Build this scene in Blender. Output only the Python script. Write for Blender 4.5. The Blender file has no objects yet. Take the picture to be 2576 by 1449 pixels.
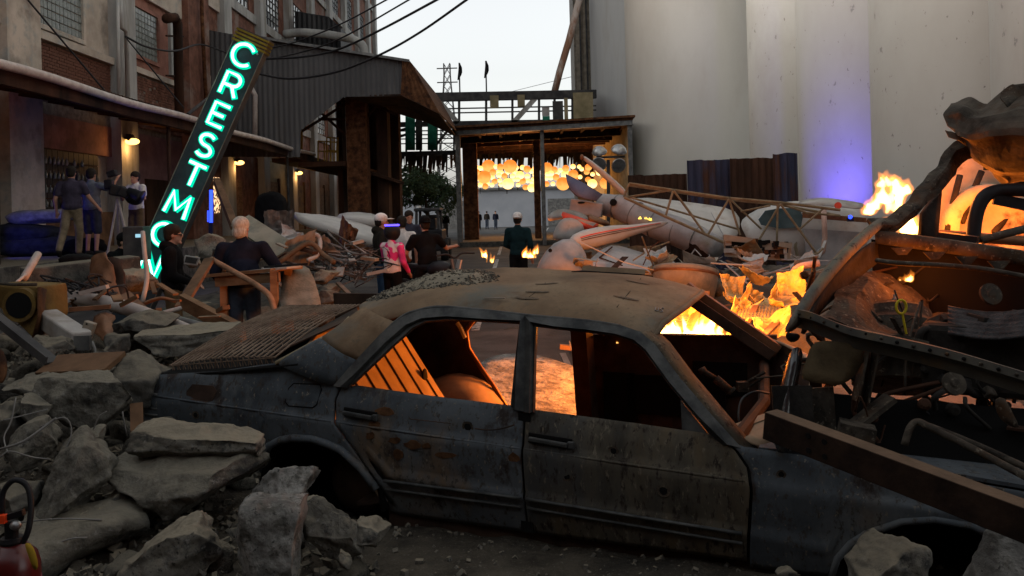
import bpy, bmesh, math, random
from math import sin, cos, pi, radians, atan2, sqrt
from mathutils import Vector, Matrix, Euler, noise

# ---------------------------------------------------------------- camera, sky, sun, exposure
scene = bpy.context.scene
COL = scene.collection
F, CX, CY, RHO, CH = 2150.0, 1288.0, 533.0, 0.026, 1.65     # measured on a 2576 x 1449 copy of the photograph
cam_data = bpy.data.cameras.new('camera')
cam_data.sensor_width = 36.0
cam_data.lens = 36.0 * F / 2576.0
cam_data.shift_y = -(724.5 - CY) / 2576.0
cam_data.clip_start = 0.05
cam_data.clip_end = 3000.0
cam = bpy.data.objects.new('camera', cam_data)
COL.objects.link(cam)
cam.matrix_world = Matrix(((cos(RHO), sin(RHO), 0, 0), (0, 0, -1, 0), (-sin(RHO), cos(RHO), 0, CH), (0, 0, 0, 1)))
scene.camera = cam

SUN_EL, SUN_ROT = radians(9.0), radians(-98.0)     # low, to the left of the street
world = bpy.data.worlds.new('World')
scene.world = world
world.use_nodes = True
wn, wl = world.node_tree.nodes, world.node_tree.links
wn.clear()
sky = wn.new('ShaderNodeTexSky')
sky.sky_type = 'NISHITA'
sky.sun_disc = False
sky.sun_elevation = SUN_EL
sky.sun_rotation = SUN_ROT
sky.altitude = 10
sky.air_density = 1.0
sky.dust_density = 3.0
sky.ozone_density = 1.0
hs = wn.new('ShaderNodeHueSaturation')
hs.inputs['Saturation'].default_value = 0.16
bg = wn.new('ShaderNodeBackground')
bg.inputs['Strength'].default_value = 0.15
wo = wn.new('ShaderNodeOutputWorld')
wl.new(sky.outputs[0], hs.inputs['Color'])
wl.new(hs.outputs[0], bg.inputs['Color'])
wl.new(bg.outputs[0], wo.inputs['Surface'])

sun_data = bpy.data.lights.new('sun', 'SUN')
sun_data.energy = 0.05
sun_data.angle = radians(20)
sun_data.color = (1.0, 0.9, 0.78)
sun = bpy.data.objects.new('sun', sun_data)
COL.objects.link(sun)
sun_dir = Vector((sin(SUN_ROT) * cos(SUN_EL), cos(SUN_ROT) * cos(SUN_EL), sin(SUN_EL)))
sun.rotation_euler = (-sun_dir).to_track_quat('-Z', 'Y').to_euler()

scene.view_settings.view_transform = 'Standard'
scene.view_settings.look = 'None'
scene.view_settings.gamma = 1.0
scene.view_settings.exposure = 1.62
scene.render.engine = 'CYCLES'
scene.cycles.use_denoising = True
scene.cycles.max_bounces = 6
scene.cycles.diffuse_bounces = 3
scene.cycles.sample_clamp_indirect = 6.0
scene.cycles.caustics_reflective = False
scene.cycles.caustics_refractive = False

# ---------------------------------------------------------------- helpers
def P(u, v, d):
    """point at depth d (metres along the street) behind photo position u, v"""
    a, b = (u - CX) / F, -(v - CY) / F
    return Vector(((a * cos(RHO) + b * sin(RHO)) * d, d, CH + (-a * sin(RHO) + b * cos(RHO)) * d))
def onz(u, v, z):
    a, b = (u - CX) / F, -(v - CY) / F
    return P(u, v, (z - CH) / (-a * sin(RHO) + b * cos(RHO)))
def onx(u, v, x):
    a, b = (u - CX) / F, -(v - CY) / F
    return P(u, v, x / (a * cos(RHO) + b * sin(RHO)))
def lerp(a, b, t): return a + (b - a) * t
def interp(x, pts):
    if x <= pts[0][0]: return pts[0][1]
    for (x0, y0), (x1, y1) in zip(pts, pts[1:]):
        if x <= x1: return y0 + (y1 - y0) * (x - x0) / max(1e-9, x1 - x0)
    return pts[-1][1]
def resample(pts, n):
    pts = [Vector(p) for p in pts]
    L = [0.0]
    for a, b in zip(pts, pts[1:]): L.append(L[-1] + (b - a).length)
    out = []
    for i in range(n):
        t = L[-1] * i / (n - 1)
        k = 0
        while k < len(L) - 2 and L[k + 1] < t: k += 1
        out.append(pts[k].lerp(pts[k + 1], (t - L[k]) / max(1e-9, L[k + 1] - L[k])))
    return out
def spline(pts, sub=5):
    pts = [Vector(p) for p in pts]
    if len(pts) < 3: return pts
    q = [pts[0] * 2 - pts[1]] + pts + [pts[-1] * 2 - pts[-2]]
    out = []
    for i in range(1, len(q) - 2):
        a, b, c, d = q[i - 1], q[i], q[i + 1], q[i + 2]
        for k in range(sub):
            t = k / sub
            out.append(0.5 * (2 * b + (c - a) * t + (2 * a - 5 * b + 4 * c - d) * t * t + (3 * b - a - 3 * c + d) * t ** 3))
    out.append(pts[-1])
    return out

class MB:
    """collects shapes and links them as one mesh object"""
    def __init__(s): s.v, s.f, s.m, s.cur = [], [], [], 0
    def add(s, vs, fs):
        o = len(s.v)
        s.v += [Vector(p) for p in vs]
        s.f += [tuple(o + i for i in f) for f in fs]
        s.m += [s.cur] * len(fs)
        return s
    def box(s, c, size, rot=None):
        hx, hy, hz = size[0] / 2, size[1] / 2, size[2] / 2
        vs = [Vector((x * hx, y * hy, z * hz)) for x in (-1, 1) for y in (-1, 1) for z in (-1, 1)]
        if rot is not None: vs = [rot @ p for p in vs]
        c = Vector(c)
        return s.add([c + p for p in vs], [(0, 1, 3, 2), (4, 6, 7, 5), (0, 4, 5, 1), (2, 3, 7, 6), (0, 2, 6, 4), (1, 5, 7, 3)])
    def bb(s, x0, x1, y0, y1, z0, z1):
        return s.box(((x0 + x1) / 2, (y0 + y1) / 2, (z0 + z1) / 2), (abs(x1 - x0), abs(y1 - y0), abs(z1 - z0)))
    def beam(s, a, b, w, h, up=(0, 0, 1), kind='box', t=0.02):
        a, b = Vector(a), Vector(b)
        d = (b - a)
        L = d.length
        d.normalize()
        side = d.cross(Vector(up))
        if side.length < 1e-4: side = d.cross(Vector((1, 0, 0)))
        side.normalize()
        u2 = side.cross(d)
        R = Matrix((d, side, u2)).transposed()
        c = (a + b) / 2
        if kind == 'box': s.box(c, (L, w, h), R)
        elif kind == 'I':
            s.box(c, (L, t, h - 2 * t), R); s.box(c + u2 * (h / 2 - t / 2), (L, w, t), R); s.box(c - u2 * (h / 2 - t / 2), (L, w, t), R)
        elif kind == 'C':
            s.box(c + side * (w / 2 - t / 2), (L, t, h), R); s.box(c + u2 * (h / 2 - t / 2) - side * t / 2, (L, w - t, t), R); s.box(c - u2 * (h / 2 - t / 2) - side * t / 2, (L, w - t, t), R)
        elif kind == 'L':
            s.box(c + side * (w / 2 - t / 2), (L, t, h), R); s.box(c - u2 * (h / 2 - t / 2) - side * t / 2, (L, w - t, t), R)
        return s
    def tube(s, pts, r, n=8, cap=True):
        pts = [Vector(p) for p in pts]
        k = len(pts)
        rs = r if isinstance(r, (list, tuple)) else [r] * k
        prev = None
        vs, fs = [], []
        for i, p in enumerate(pts):
            t = (pts[min(i + 1, k - 1)] - pts[max(i - 1, 0)])
            if t.length < 1e-9: t = Vector((0, 0, 1))
            t.normalize()
            if prev is None:
                a = t.orthogonal().normalized()
            else:
                a = prev - t * prev.dot(t)
                a = a.normalized() if a.length > 1e-6 else t.orthogonal().normalized()
            prev = a
            b = t.cross(a)
            for j in range(n):
                an = 2 * pi * j / n
                vs.append(p + (a * cos(an) + b * sin(an)) * rs[i])
        for i in range(k - 1):
            for j in range(n):
                fs.append((i * n + j, i * n + (j + 1) % n, (i + 1) * n + (j + 1) % n, (i + 1) * n + j))
        if cap:
            fs.append(tuple(reversed(range(n))))
            fs.append(tuple((k - 1) * n + j for j in range(n)))
        return s.add(vs, fs)
    def lathe(s, prof, n=20, M=None):
        """prof: list of (r, z) ; M: 4x4"""
        M = M or Matrix()
        vs, fs = [], []
        for r, z in prof:
            for j in range(n):
                vs.append(M @ Vector((r * cos(2 * pi * j / n), r * sin(2 * pi * j / n), z)))
        for i in range(len(prof) - 1):
            for j in range(n):
                fs.append((i * n + j, i * n + (j + 1) % n, (i + 1) * n + (j + 1) % n, (i + 1) * n + j))
        fs.append(tuple(reversed(range(n))))
        fs.append(tuple((len(prof) - 1) * n + j for j in range(n)))
        return s.add(vs, fs)
    def ell(s, c, r, M=None, seg=16, rings=10):
        vs, fs = [Vector((0, 0, 1))], []
        for i in range(1, rings):
            a = pi * i / rings
            for j in range(seg):
                b = 2 * pi * j / seg
                vs.append(Vector((sin(a) * cos(b), sin(a) * sin(b), cos(a))))
        vs.append(Vector((0, 0, -1)))
        for j in range(seg): fs.append((0, 1 + j, 1 + (j + 1) % seg))
        for i in range(rings - 2):
            for j in range(seg):
                fs.append((1 + i * seg + j, 1 + (i + 1) * seg + j, 1 + (i + 1) * seg + (j + 1) % seg, 1 + i * seg + (j + 1) % seg))
        o = 1 + (rings - 2) * seg
        for j in range(seg): fs.append((o + j, len(vs) - 1, o + (j + 1) % seg))
        r = (r, r, r) if not isinstance(r, (tuple, list)) else r
        vs = [Vector((p.x * r[0], p.y * r[1], p.z * r[2])) for p in vs]
        if M is not None: vs = [M @ p for p in vs]
        c = Vector(c)
        return s.add([p + c for p in vs], fs)
    def caps(s, a, b, ra, rb, n=12):
        a, b = Vector(a), Vector(b)
        d = (b - a)
        L = max(1e-6, d.length)
        d.normalize()
        pts, rs = [], []
        for k in range(5):
            t = pi / 2 * (1 - k / 4)
            pts.append(a - d * ra * sin(t)); rs.append(max(ra * cos(t), ra * 0.05))
        for k in range(1, 5):
            t = pi / 2 * k / 4
            pts.append(b + d * rb * sin(t)); rs.append(max(rb * cos(t), rb * 0.05))
        pts.insert(5, b); rs.insert(5, rb)
        return s.tube(pts, rs, n)
    def grid(s, rows):
        """rows: list of equal-length point lists -> open surface"""
        n = len(rows[0])
        vs = [p for r in rows for p in r]
        fs = []
        for i in range(len(rows) - 1):
            for j in range(n - 1):
                fs.append((i * n + j, i * n + j + 1, (i + 1) * n + j + 1, (i + 1) * n + j))
        return s.add(vs, fs)
    def prism(s, poly, vec):
        """closed polygon (points) extruded by vec"""
        n = len(poly)
        vec = Vector(vec)
        vs = [Vector(p) for p in poly] + [Vector(p) + vec for p in poly]
        fs = [tuple(reversed(range(n))), tuple(range(n, 2 * n))]
        fs += [(i, (i + 1) % n, n + (i + 1) % n, n + i) for i in range(n)]
        return s.add(vs, fs)
    def build(s, name, mat, parent=None, smooth=False, bevel=0, solid=0, subsurf=0, remesh=0, origin=None, off=0.0, tri=False):
        me = bpy.data.meshes.new(name)
        og = Vector(origin) if origin is not None else None
        vs = s.v if og is None else [p - og for p in s.v]
        me.from_pydata([tuple(p) for p in vs], [], s.f)
        mats = mat if isinstance(mat, (list, tuple)) else [mat]
        for m in mats: me.materials.append(m)
        if len(mats) > 1: me.polygons.foreach_set('material_index', s.m)
        bm = bmesh.new(); bm.from_mesh(me)
        bmesh.ops.recalc_face_normals(bm, faces=bm.faces)
        bm.to_mesh(me); bm.free()
        if smooth: me.polygons.foreach_set('use_smooth', [True] * len(me.polygons))
        o = bpy.data.objects.new(name, me)
        COL.objects.link(o)
        if og is not None: o.location = og
        if parent is not None:
            o.parent = parent
            o.matrix_parent_inverse = root_matrix(parent).inverted()
        if remesh:
            m = o.modifiers.new('fuse', 'REMESH'); m.mode = 'VOXEL'; m.voxel_size = remesh; m.use_smooth_shade = True
            m = o.modifiers.new('soften', 'SMOOTH'); m.iterations = 3; m.factor = 0.5
        if subsurf:
            m = o.modifiers.new('round', 'SUBSURF'); m.levels = subsurf; m.render_levels = subsurf
        if solid:
            m = o.modifiers.new('thick', 'SOLIDIFY'); m.thickness = solid; m.offset = off
        if bevel:
            m = o.modifiers.new('edge', 'BEVEL'); m.width = bevel; m.segments = 2; m.limit_method = 'ANGLE'
        return o

def root_matrix(o):
    m = Matrix.Translation(o.location) @ o.rotation_euler.to_matrix().to_4x4()
    if o.parent is not None: m = root_matrix(o.parent) @ o.matrix_parent_inverse @ m
    return m
def tag(o, label, cat, group=None, kind=None):
    if label: o['label'] = label
    if cat: o['category'] = cat
    if group: o['group'] = group
    if kind: o['kind'] = kind
    return o
def thing(name, label, cat, loc, group=None):
    o = bpy.data.objects.new(name, None)
    o.empty_display_size = 0.2
    COL.objects.link(o)
    o.location = Vector(loc)
    return tag(o, label, cat, group)
def struct(o):
    o['kind'] = 'structure'
    return o
def copy_tree(o, parent=None):
    c = o.copy(); COL.objects.link(c)
    c.parent = parent
    for ch in list(o.children): copy_tree(ch, c)
    return c

# ---------------------------------------------------------------- materials
def ramp(nt, fac, stops):
    r = nt.nodes.new('ShaderNodeValToRGB')
    e = r.color_ramp.elements
    while len(e) < len(stops): e.new(0.5)
    for k, (p, c) in enumerate(stops):
        e[k].position = p
        e[k].color = (c[0], c[1], c[2], 1) if isinstance(c, (tuple, list)) else (c, c, c, 1)
    nt.links.new(fac, r.inputs[0])
    return r.outputs[0]
def MAT(name, stops, scale=3.0, rough=0.85, metal=0.0, bump=0.3, bscale=None, detail=8.0, stretch=None, patches=None, spots=None, dust=None, emit=None, spec=0.15, coord='Object', bdist=0.02):
    """noise -> colour ramp base; patches = (colour, scale, low, high) second colour in noise-shaped areas (list allowed)"""
    m = bpy.data.materials.new(name)
    m.use_nodes = True
    nt = m.node_tree
    N, L = nt.nodes, nt.links
    b = N['Principled BSDF']
    b.inputs['Roughness'].default_value = rough
    b.inputs['Metallic'].default_value = metal
    b.inputs['Specular IOR Level'].default_value = spec
    tc = N.new('ShaderNodeTexCoord')
    src = tc.outputs[coord]
    if stretch:
        mp = N.new('ShaderNodeMapping')
        mp.inputs['Scale'].default_value = stretch
        L.new(src, mp.inputs[0])
        src2 = mp.outputs[0]
    else: src2 = src
    n1 = N.new('ShaderNodeTexNoise')
    n1.inputs['Scale'].default_value = scale
    n1.inputs['Detail'].default_value = detail
    n1.inputs['Roughness'].default_value = 0.62
    L.new(src2, n1.inputs['Vector'])
    if len(stops) == 1: stops = [(0.3, tuple(c * 0.8 for c in stops[0])), (0.7, tuple(c * 1.2 for c in stops[0]))]
    stops = [(0.5 + (p_ - 0.5) * 0.55, c_) for p_, c_ in stops]
    col = ramp(nt, n1.outputs['Fac'], stops)
    for pt in ([patches] if patches and not isinstance(patches, list) else (patches or [])):
        pc, ps, lo, hi = pt
        n2 = N.new('ShaderNodeTexNoise')
        n2.inputs['Scale'].default_value = ps
        n2.inputs['Detail'].default_value = 9.0
        n2.inputs['Roughness'].default_value = 0.65
        L.new(src2, n2.inputs['Vector'])
        fac = ramp(nt, n2.outputs['Fac'], [(0.5 + (lo - 0.5) * 0.65, 0.0), (0.5 + (hi - 0.5) * 0.65, 1.0)])
        mx = N.new('ShaderNodeMix'); mx.data_type = 'RGBA'
        L.new(fac, mx.inputs[0]); L.new(col, mx.inputs[6]); mx.inputs[7].default_value = (*pc, 1)
        col = mx.outputs[2]
    if dust:
        g = N.new('ShaderNodeNewGeometry')
        sx = N.new('ShaderNodeSeparateXYZ')
        L.new(g.outputs['Normal'], sx.inputs[0])
        fac = ramp(nt, sx.outputs['Z'], [(dust[1], 0.0), (dust[2], 1.0)])
        mul = N.new('ShaderNodeMath'); mul.operation = 'MULTIPLY'
        L.new(fac, mul.inputs[0]); L.new(n1.outputs['Fac'], mul.inputs[1])
        mm = N.new('ShaderNodeMath'); mm.operation = 'MULTIPLY'; mm.use_clamp = True
        L.new(mul.outputs[0], mm.inputs[0]); mm.inputs[1].default_value = 1.7
        mx = N.new('ShaderNodeMix'); mx.data_type = 'RGBA'
        L.new(mm.outputs[0], mx.inputs[0]); L.new(col, mx.inputs[6]); mx.inputs[7].default_value = (*dust[0], 1)
        col = mx.outputs[2]
    L.new(col, b.inputs['Base Color'])
    if bump:
        n3 = N.new('ShaderNodeTexNoise')
        n3.inputs['Scale'].default_value = bscale or scale * 6
        n3.inputs['Detail'].default_value = 8.0
        L.new(src2, n3.inputs['Vector'])
        bp = N.new('ShaderNodeBump')
        bp.inputs['Strength'].default_value = bump
        bp.inputs['Distance'].default_value = bdist
        L.new(n3.outputs['Fac'], bp.inputs['Height'])
        L.new(bp.outputs[0], b.inputs['Normal'])
    if emit:
        b.inputs['Emission Color'].default_value = (*emit[0], 1)
        b.inputs['Emission Strength'].default_value = emit[1]
    return m
def EMIT(name, color, strength, stops=None, scale=4.0):
    m = bpy.data.materials.new(name)
    m.use_nodes = True
    nt = m.node_tree
    N, L = nt.nodes, nt.links
    N.clear()
    e = N.new('ShaderNodeEmission')
    o = N.new('ShaderNodeOutputMaterial')
    e.inputs[0].default_value = (*color, 1)
    e.inputs[1].default_value = strength
    if stops:
        tc = N.new('ShaderNodeTexCoord')
        n1 = N.new('ShaderNodeTexNoise')
        n1.inputs['Scale'].default_value = scale
        n1.inputs['Detail'].default_value = 3
        L.new(tc.outputs['Object'], n1.inputs['Vector'])
        L.new(ramp(nt, n1.outputs['Fac'], stops), e.inputs[0])
    L.new(e.outputs[0], o.inputs[0])
    return m

CONC = MAT('concrete', [(0.3, (0.075, 0.07, 0.05875)), (0.7, (0.175, 0.165, 0.14))], 5, bump=0.7, bscale=22, dust=((0.2125, 0.185, 0.135), 0.35, 0.9), patches=[((0.05, 0.05, 0.0475), 9, 0.56, 0.72), ((0.2, 0.195, 0.18), 34, 0.6, 0.78), ((0.03, 0.03, 0.028), 48, 0.6, 0.75)])
CONC_PALE = MAT('concrete_pale', [(0.3, (0.102, 0.0996, 0.0924)), (0.7, (0.264, 0.2592, 0.24))], 6, bump=0.8, bscale=25, patches=[((0.072, 0.0684, 0.06), 11, 0.5, 0.68), ((0.2, 0.195, 0.18), 34, 0.6, 0.78), ((0.03, 0.03, 0.028), 48, 0.6, 0.75)])
CONC_DARK = MAT('concrete_dark', [(0.3, (0.036, 0.036, 0.0336)), (0.7, (0.102, 0.096, 0.084))], 5, bump=0.7, bscale=20, dust=((0.144, 0.126, 0.0936), 0.4, 0.95), patches=[((0.12, 0.115, 0.1), 34, 0.62, 0.8)])
DIRT = MAT('dirt', [(0.2, (0.033, 0.0286, 0.022)), (0.8, (0.0825, 0.0704, 0.0528))], 5, bump=1.0, bscale=45, patches=[((0.0242, 0.022, 0.0187), 1.5, 0.5, 0.75), ((0.1045, 0.0902, 0.0682), 2.7, 0.58, 0.85), ((0.143, 0.132, 0.11), 60, 0.66, 0.75)])
ASPH = MAT('asphalt', [(0.3, (0.035, 0.033, 0.032)), (0.7, (0.06, 0.057, 0.053))], 1.5, bump=0.5, bscale=60, patches=((0.085, 0.08, 0.072), 0.4, 0.5, 0.7), rough=0.8)
PAINTW = MAT('road_paint', [(0.3, (0.3, 0.29, 0.27)), (0.7, (0.5, 0.48, 0.45))], 5, patches=((0.06, 0.06, 0.055), 6, 0.5, 0.6))
PLASTER = MAT('plaster', [(0.25, (0.3465, 0.2992, 0.2467)), (0.75, (0.525, 0.462, 0.3885))], 1.2, bump=0.3, bscale=15, patches=[((0.231, 0.1995, 0.168), 0.8, 0.52, 0.75), ((0.315, 0.3255, 0.3045), 2.2, 0.55, 0.75)])
PLASTER_GREY = MAT('plaster_grey', [(0.25, (0.25, 0.25, 0.24)), (0.75, (0.42, 0.42, 0.4))], 1.5, bump=0.3, bscale=15, stretch=(1, 1, 0.25), patches=((0.2, 0.18, 0.15), 1.2, 0.5, 0.75))
PLASTER_RED = MAT('plaster_red', [(0.25, (0.22, 0.1, 0.075)), (0.75, (0.33, 0.165, 0.125))], 2, bump=0.3, patches=((0.16, 0.08, 0.06), 1.2, 0.5, 0.7))
MAGENTA_LIT = MAT('magenta_lit_wall', [(0.25, (0.17, 0.1, 0.11)), (0.75, (0.26, 0.165, 0.17))], 2, bump=0.3)  # magenta light on the dock wall put into its base colour
BRICK = MAT('brick', [(0.25, (0.0935, 0.0425, 0.02975)), (0.75, (0.204, 0.09775, 0.068))], 2.5, bump=0.4, bscale=40, patches=((0.221, 0.17, 0.1445), 0.7, 0.58, 0.75))
MORTAR = MAT('mortar', [(0.3, (0.12, 0.1, 0.085)), (0.7, (0.22, 0.19, 0.16))], 6, bump=0.3)
GLASSBLK = MAT('glass_block', [(0.3, (0.1, 0.115, 0.105)), (0.7, (0.2, 0.22, 0.2))], 5, rough=0.25, bump=0.3, spec=0.6)
GLASSSKY = MAT('sky_toned_glass', [(0.3, (0.3, 0.33, 0.34)), (0.7, (0.5, 0.53, 0.54))], 3, rough=0.08, bump=0.05, spec=0.9)  # sky reflection put into the glass as a pale base colour
GLASSDK = MAT('dark_glass', [(0.3, (0.03, 0.03, 0.03)), (0.7, (0.06, 0.06, 0.055))], 3, rough=0.12, bump=0.1, spec=0.7)
CORR = MAT('corrugated_grey', [(0.2, (0.068, 0.0688, 0.0704)), (0.8, (0.112, 0.112, 0.1136))], 0.8, rough=0.8, bump=0.1, stretch=(1, 1, 0.15), patches=((0.08, 0.064, 0.052), 0.6, 0.66, 0.9))
CORR_DK = MAT('corrugated_dark', [(0.3, (0.025, 0.025, 0.027)), (0.7, (0.05, 0.05, 0.052))], 0.8, rough=0.6, metal=0.3, bump=0.1, stretch=(1, 1, 0.2))
RUST = MAT('rust', [(0.25, (0.0315, 0.014, 0.0084)), (0.5, (0.084, 0.035, 0.0154)), (0.75, (0.14, 0.0665, 0.0315))], 4, rough=0.9, bump=0.5, bscale=35)
RUST_DK = MAT('rust_dark', [(0.25, (0.018, 0.0108, 0.0081)), (0.75, (0.0675, 0.0324, 0.0198))], 2, rough=0.9, bump=0.4, stretch=(1, 1, 0.3))
RUST_BLUE = MAT('rust_blue', [(0.25, (0.028, 0.032, 0.06)), (0.75, (0.06, 0.055, 0.085))], 1.5, rough=0.8, bump=0.3, stretch=(2, 2, 0.25), patches=((0.07, 0.032, 0.022), 1.0, 0.5, 0.65))
SILO = MAT('silo_paint', [(0.2, (0.3805, 0.3562, 0.3157)), (0.8, (0.4291, 0.4088, 0.3724))], 0.35, rough=0.9, bump=0.15, bscale=3, stretch=(1, 1, 0.6), patches=[((0.3238, 0.2915, 0.251), 0.3, 0.52, 0.95), ((0.2429, 0.2267, 0.2105), 2.4, 0.735, 0.77), ((0.1619, 0.1457, 0.1376), 6.0, 0.745, 0.78)])
SILO_GREY = MAT('silo_grey', [(0.25, (0.42, 0.42, 0.41)), (0.75, (0.56, 0.56, 0.54))], 0.5, rough=0.9, bump=0.15, stretch=(1, 1, 0.12), patches=((0.34, 0.31, 0.27), 0.5, 0.55, 0.8))
CARBLUE = MAT('burnt_car_paint', [(0.2, (0.03845, 0.04751, 0.05656)), (0.8, (0.09727, 0.1108, 0.1222))], 3.0, rough=0.75, bump=0.35, bscale=60, bdist=0.004, stretch=(1, 1, 0.6),
              patches=[((0.1312, 0.08596, 0.04524), 1.7, 0.58, 0.8), ((0.1696, 0.1764, 0.172), 2.3, 0.56, 0.9), ((0.02714, 0.02036, 0.0181), 5.5, 0.6, 0.72), ((0.04524, 0.04072, 0.03619), 38, 0.58, 0.7), ((0.1584, 0.1403, 0.1131), 55, 0.66, 0.75)])
CARDOOR = MAT('burnt_door_paint', [(0.2, (0.039, 0.03575, 0.02925)), (0.8, (0.1008, 0.08775, 0.065))], 7, rough=0.8, bump=0.4, bscale=60, bdist=0.004, stretch=(1, 1, 0.35),
              patches=[((0.1008, 0.06338, 0.026), 2.4, 0.5, 0.8), ((0.04875, 0.05687, 0.065), 1.6, 0.52, 0.8), ((0.02275, 0.01788, 0.01463), 34, 0.56, 0.7), ((0.1381, 0.1219, 0.091), 48, 0.62, 0.75)])
CARROOF = MAT('burnt_roof', [(0.2, (0.12, 0.082, 0.052)), (0.5, (0.185, 0.128, 0.08)), (0.8, (0.235, 0.172, 0.112))], 2.0, rough=0.92, bump=0.25, bscale=60, bdist=0.003,
               patches=[((0.11, 0.112, 0.098), 1.7, 0.54, 0.8), ((0.1, 0.06, 0.034), 3.0, 0.58, 0.85), ((0.13, 0.1, 0.068), 45, 0.56, 0.8)])
CARRIM = MAT('window_trim', [(0.25, (0.0325, 0.0351, 0.0364)), (0.75, (0.091, 0.0936, 0.091))], 9, rough=0.55, metal=0.4, bump=0.2, bdist=0.004)
CARIN = MAT('car_inner', [(0.25, (0.2, 0.14, 0.09)), (0.75, (0.33, 0.24, 0.16))], 4, rough=0.85, bump=0.3, bdist=0.006)
CARSOOT = MAT('car_soot', [(0.25, (0.02, 0.013, 0.01)), (0.75, (0.065, 0.038, 0.026))], 5, rough=0.8, bump=0.3, bdist=0.006)
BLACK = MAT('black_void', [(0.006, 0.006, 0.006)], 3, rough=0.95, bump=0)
BLACKPL = MAT('black_plastic', [(0.014, 0.014, 0.016)], 5, rough=0.5, bump=0.1)
CHROME = MAT('dull_chrome', [(0.25, (0.25, 0.25, 0.25)), (0.75, (0.45, 0.45, 0.44))], 12, rough=0.35, metal=0.8, bump=0.1)
WRECKPAINT = MAT('wreck_fender', [(0.2, (0.07, 0.075, 0.072)), (0.5, (0.13, 0.12, 0.095)), (0.8, (0.19, 0.15, 0.09))], 3.5, rough=0.8, bump=0.3, bscale=45, bdist=0.004, patches=[((0.08, 0.042, 0.02), 4, 0.58, 0.8), ((0.03, 0.027, 0.024), 26, 0.6, 0.76)])
WRECKSTEEL = MAT('wreck_steel', [(0.2, (0.02, 0.017, 0.014)), (0.8, (0.075, 0.064, 0.05))], 8, rough=0.85, bump=0.6, bscale=35, bdist=0.008, patches=[((0.062, 0.032, 0.015), 5, 0.55, 0.8), ((0.014, 0.012, 0.01), 11, 0.58, 0.75), ((0.15, 0.13, 0.1), 42, 0.62, 0.78)])
WRECKDK = MAT('wreck_dark', [(0.25, (0.0084, 0.00756, 0.00714)), (0.75, (0.0273, 0.02436, 0.021))], 6, rough=0.8, bump=0.5, bdist=0.01)
ALU = MAT('aircraft_grey', [(0.25, (0.2093, 0.2093, 0.2176)), (0.75, (0.3348, 0.3264, 0.3264))], 3, rough=0.55, metal=0.15, bump=0.15, bdist=0.006, patches=((0.2009, 0.1674, 0.1255), 2.2, 0.58, 0.8))
WHITEP = MAT('aircraft_white', [(0.25, (0.248, 0.2418, 0.2294)), (0.75, (0.3844, 0.372, 0.3534))], 2.5, rough=0.5, bump=0.15, bdist=0.006, patches=((0.186, 0.155, 0.124), 2, 0.56, 0.78))
BEIGEP = MAT('aircraft_beige', [(0.25, (0.186, 0.155, 0.1178)), (0.75, (0.2852, 0.248, 0.1984))], 3, rough=0.6, bump=0.2, bdist=0.006, patches=((0.124, 0.124, 0.1116), 2, 0.55, 0.75))
REDP = MAT('red_paint', [(0.25, (0.5, 0.045, 0.02)), (0.75, (0.7, 0.09, 0.05))], 3, rough=0.5, bump=0.1)
NAVYP = MAT('navy_paint', [(0.25, (0.06, 0.075, 0.14)), (0.75, (0.12, 0.13, 0.2))], 3, rough=0.5, bump=0.1)
CRUMP = MAT('crumpled_sheet', [(0.2, (0.34, 0.26, 0.12)), (0.8, (0.6, 0.47, 0.22))], 5, rough=0.5, metal=0.15, bump=0.3, bdist=0.01)  # yellow of reflected firelight put into the base colour
GREYSTEEL = MAT('grey_steel', [(0.25, (0.084, 0.084, 0.084)), (0.75, (0.168, 0.168, 0.162))], 5, rough=0.5, metal=0.4, bump=0.2, bdist=0.006)
TRUSS = MAT('truss_tube', [(0.25, (0.128, 0.1, 0.06)), (0.75, (0.216, 0.176, 0.112))], 9, rough=0.7, bump=0.2, bdist=0.004)
WOOD = MAT('wood', [(0.25, (0.119, 0.063, 0.0315)), (0.75, (0.224, 0.133, 0.0735))], 3, stretch=(1, 1, 4), rough=0.85, bump=0.3, bdist=0.006)
WOOD_DK = MAT('wood_dark', [(0.25, (0.08, 0.045, 0.025)), (0.75, (0.16, 0.09, 0.05))], 4, rough=0.85, bump=0.3, bdist=0.006)
COPPER = MAT('copper_sheet', [(0.25, (0.0952, 0.0408, 0.0204)), (0.75, (0.2312, 0.1156, 0.0612))], 4, rough=0.5, metal=0.5, bump=0.3, bdist=0.006)
WPIPE = MAT('white_pipe', [(0.25, (0.294, 0.252, 0.231)), (0.75, (0.406, 0.364, 0.336))], 5, rough=0.5, bump=0.1)
YELLOWM = MAT('yellow_metal', [(0.25, (0.098, 0.0588, 0.0147)), (0.75, (0.1617, 0.1029, 0.0294))], 4, rough=0.7, bump=0.3, patches=((0.0441, 0.02695, 0.0147), 3, 0.52, 0.7))
YELLOWR = MAT('yellow_rail', [(0.25, (0.28, 0.18, 0.03)), (0.75, (0.42, 0.29, 0.06))], 4, rough=0.6, bump=0.1)
WIRE = MAT('cable', [(0.02, 0.02, 0.022)], 5, rough=0.6, bump=0)
WIREP = MAT('pale_wire', [(0.165, 0.16, 0.15)], 5, rough=0.5, bump=0)
GREENT = MAT('green_tarp', [(0.25, (0.01, 0.11, 0.07)), (0.75, (0.03, 0.22, 0.14))], 3, rough=0.7, bump=0.2)
BEIGEPAN = MAT('beige_panel', [(0.25, (0.19, 0.16, 0.09)), (0.75, (0.3, 0.25, 0.15))], 2, rough=0.8, bump=0.2)
DKSTEEL = MAT('dark_steel', [(0.25, (0.03, 0.03, 0.032)), (0.75, (0.07, 0.068, 0.066))], 3, rough=0.7, bump=0.2, bdist=0.006)
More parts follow.
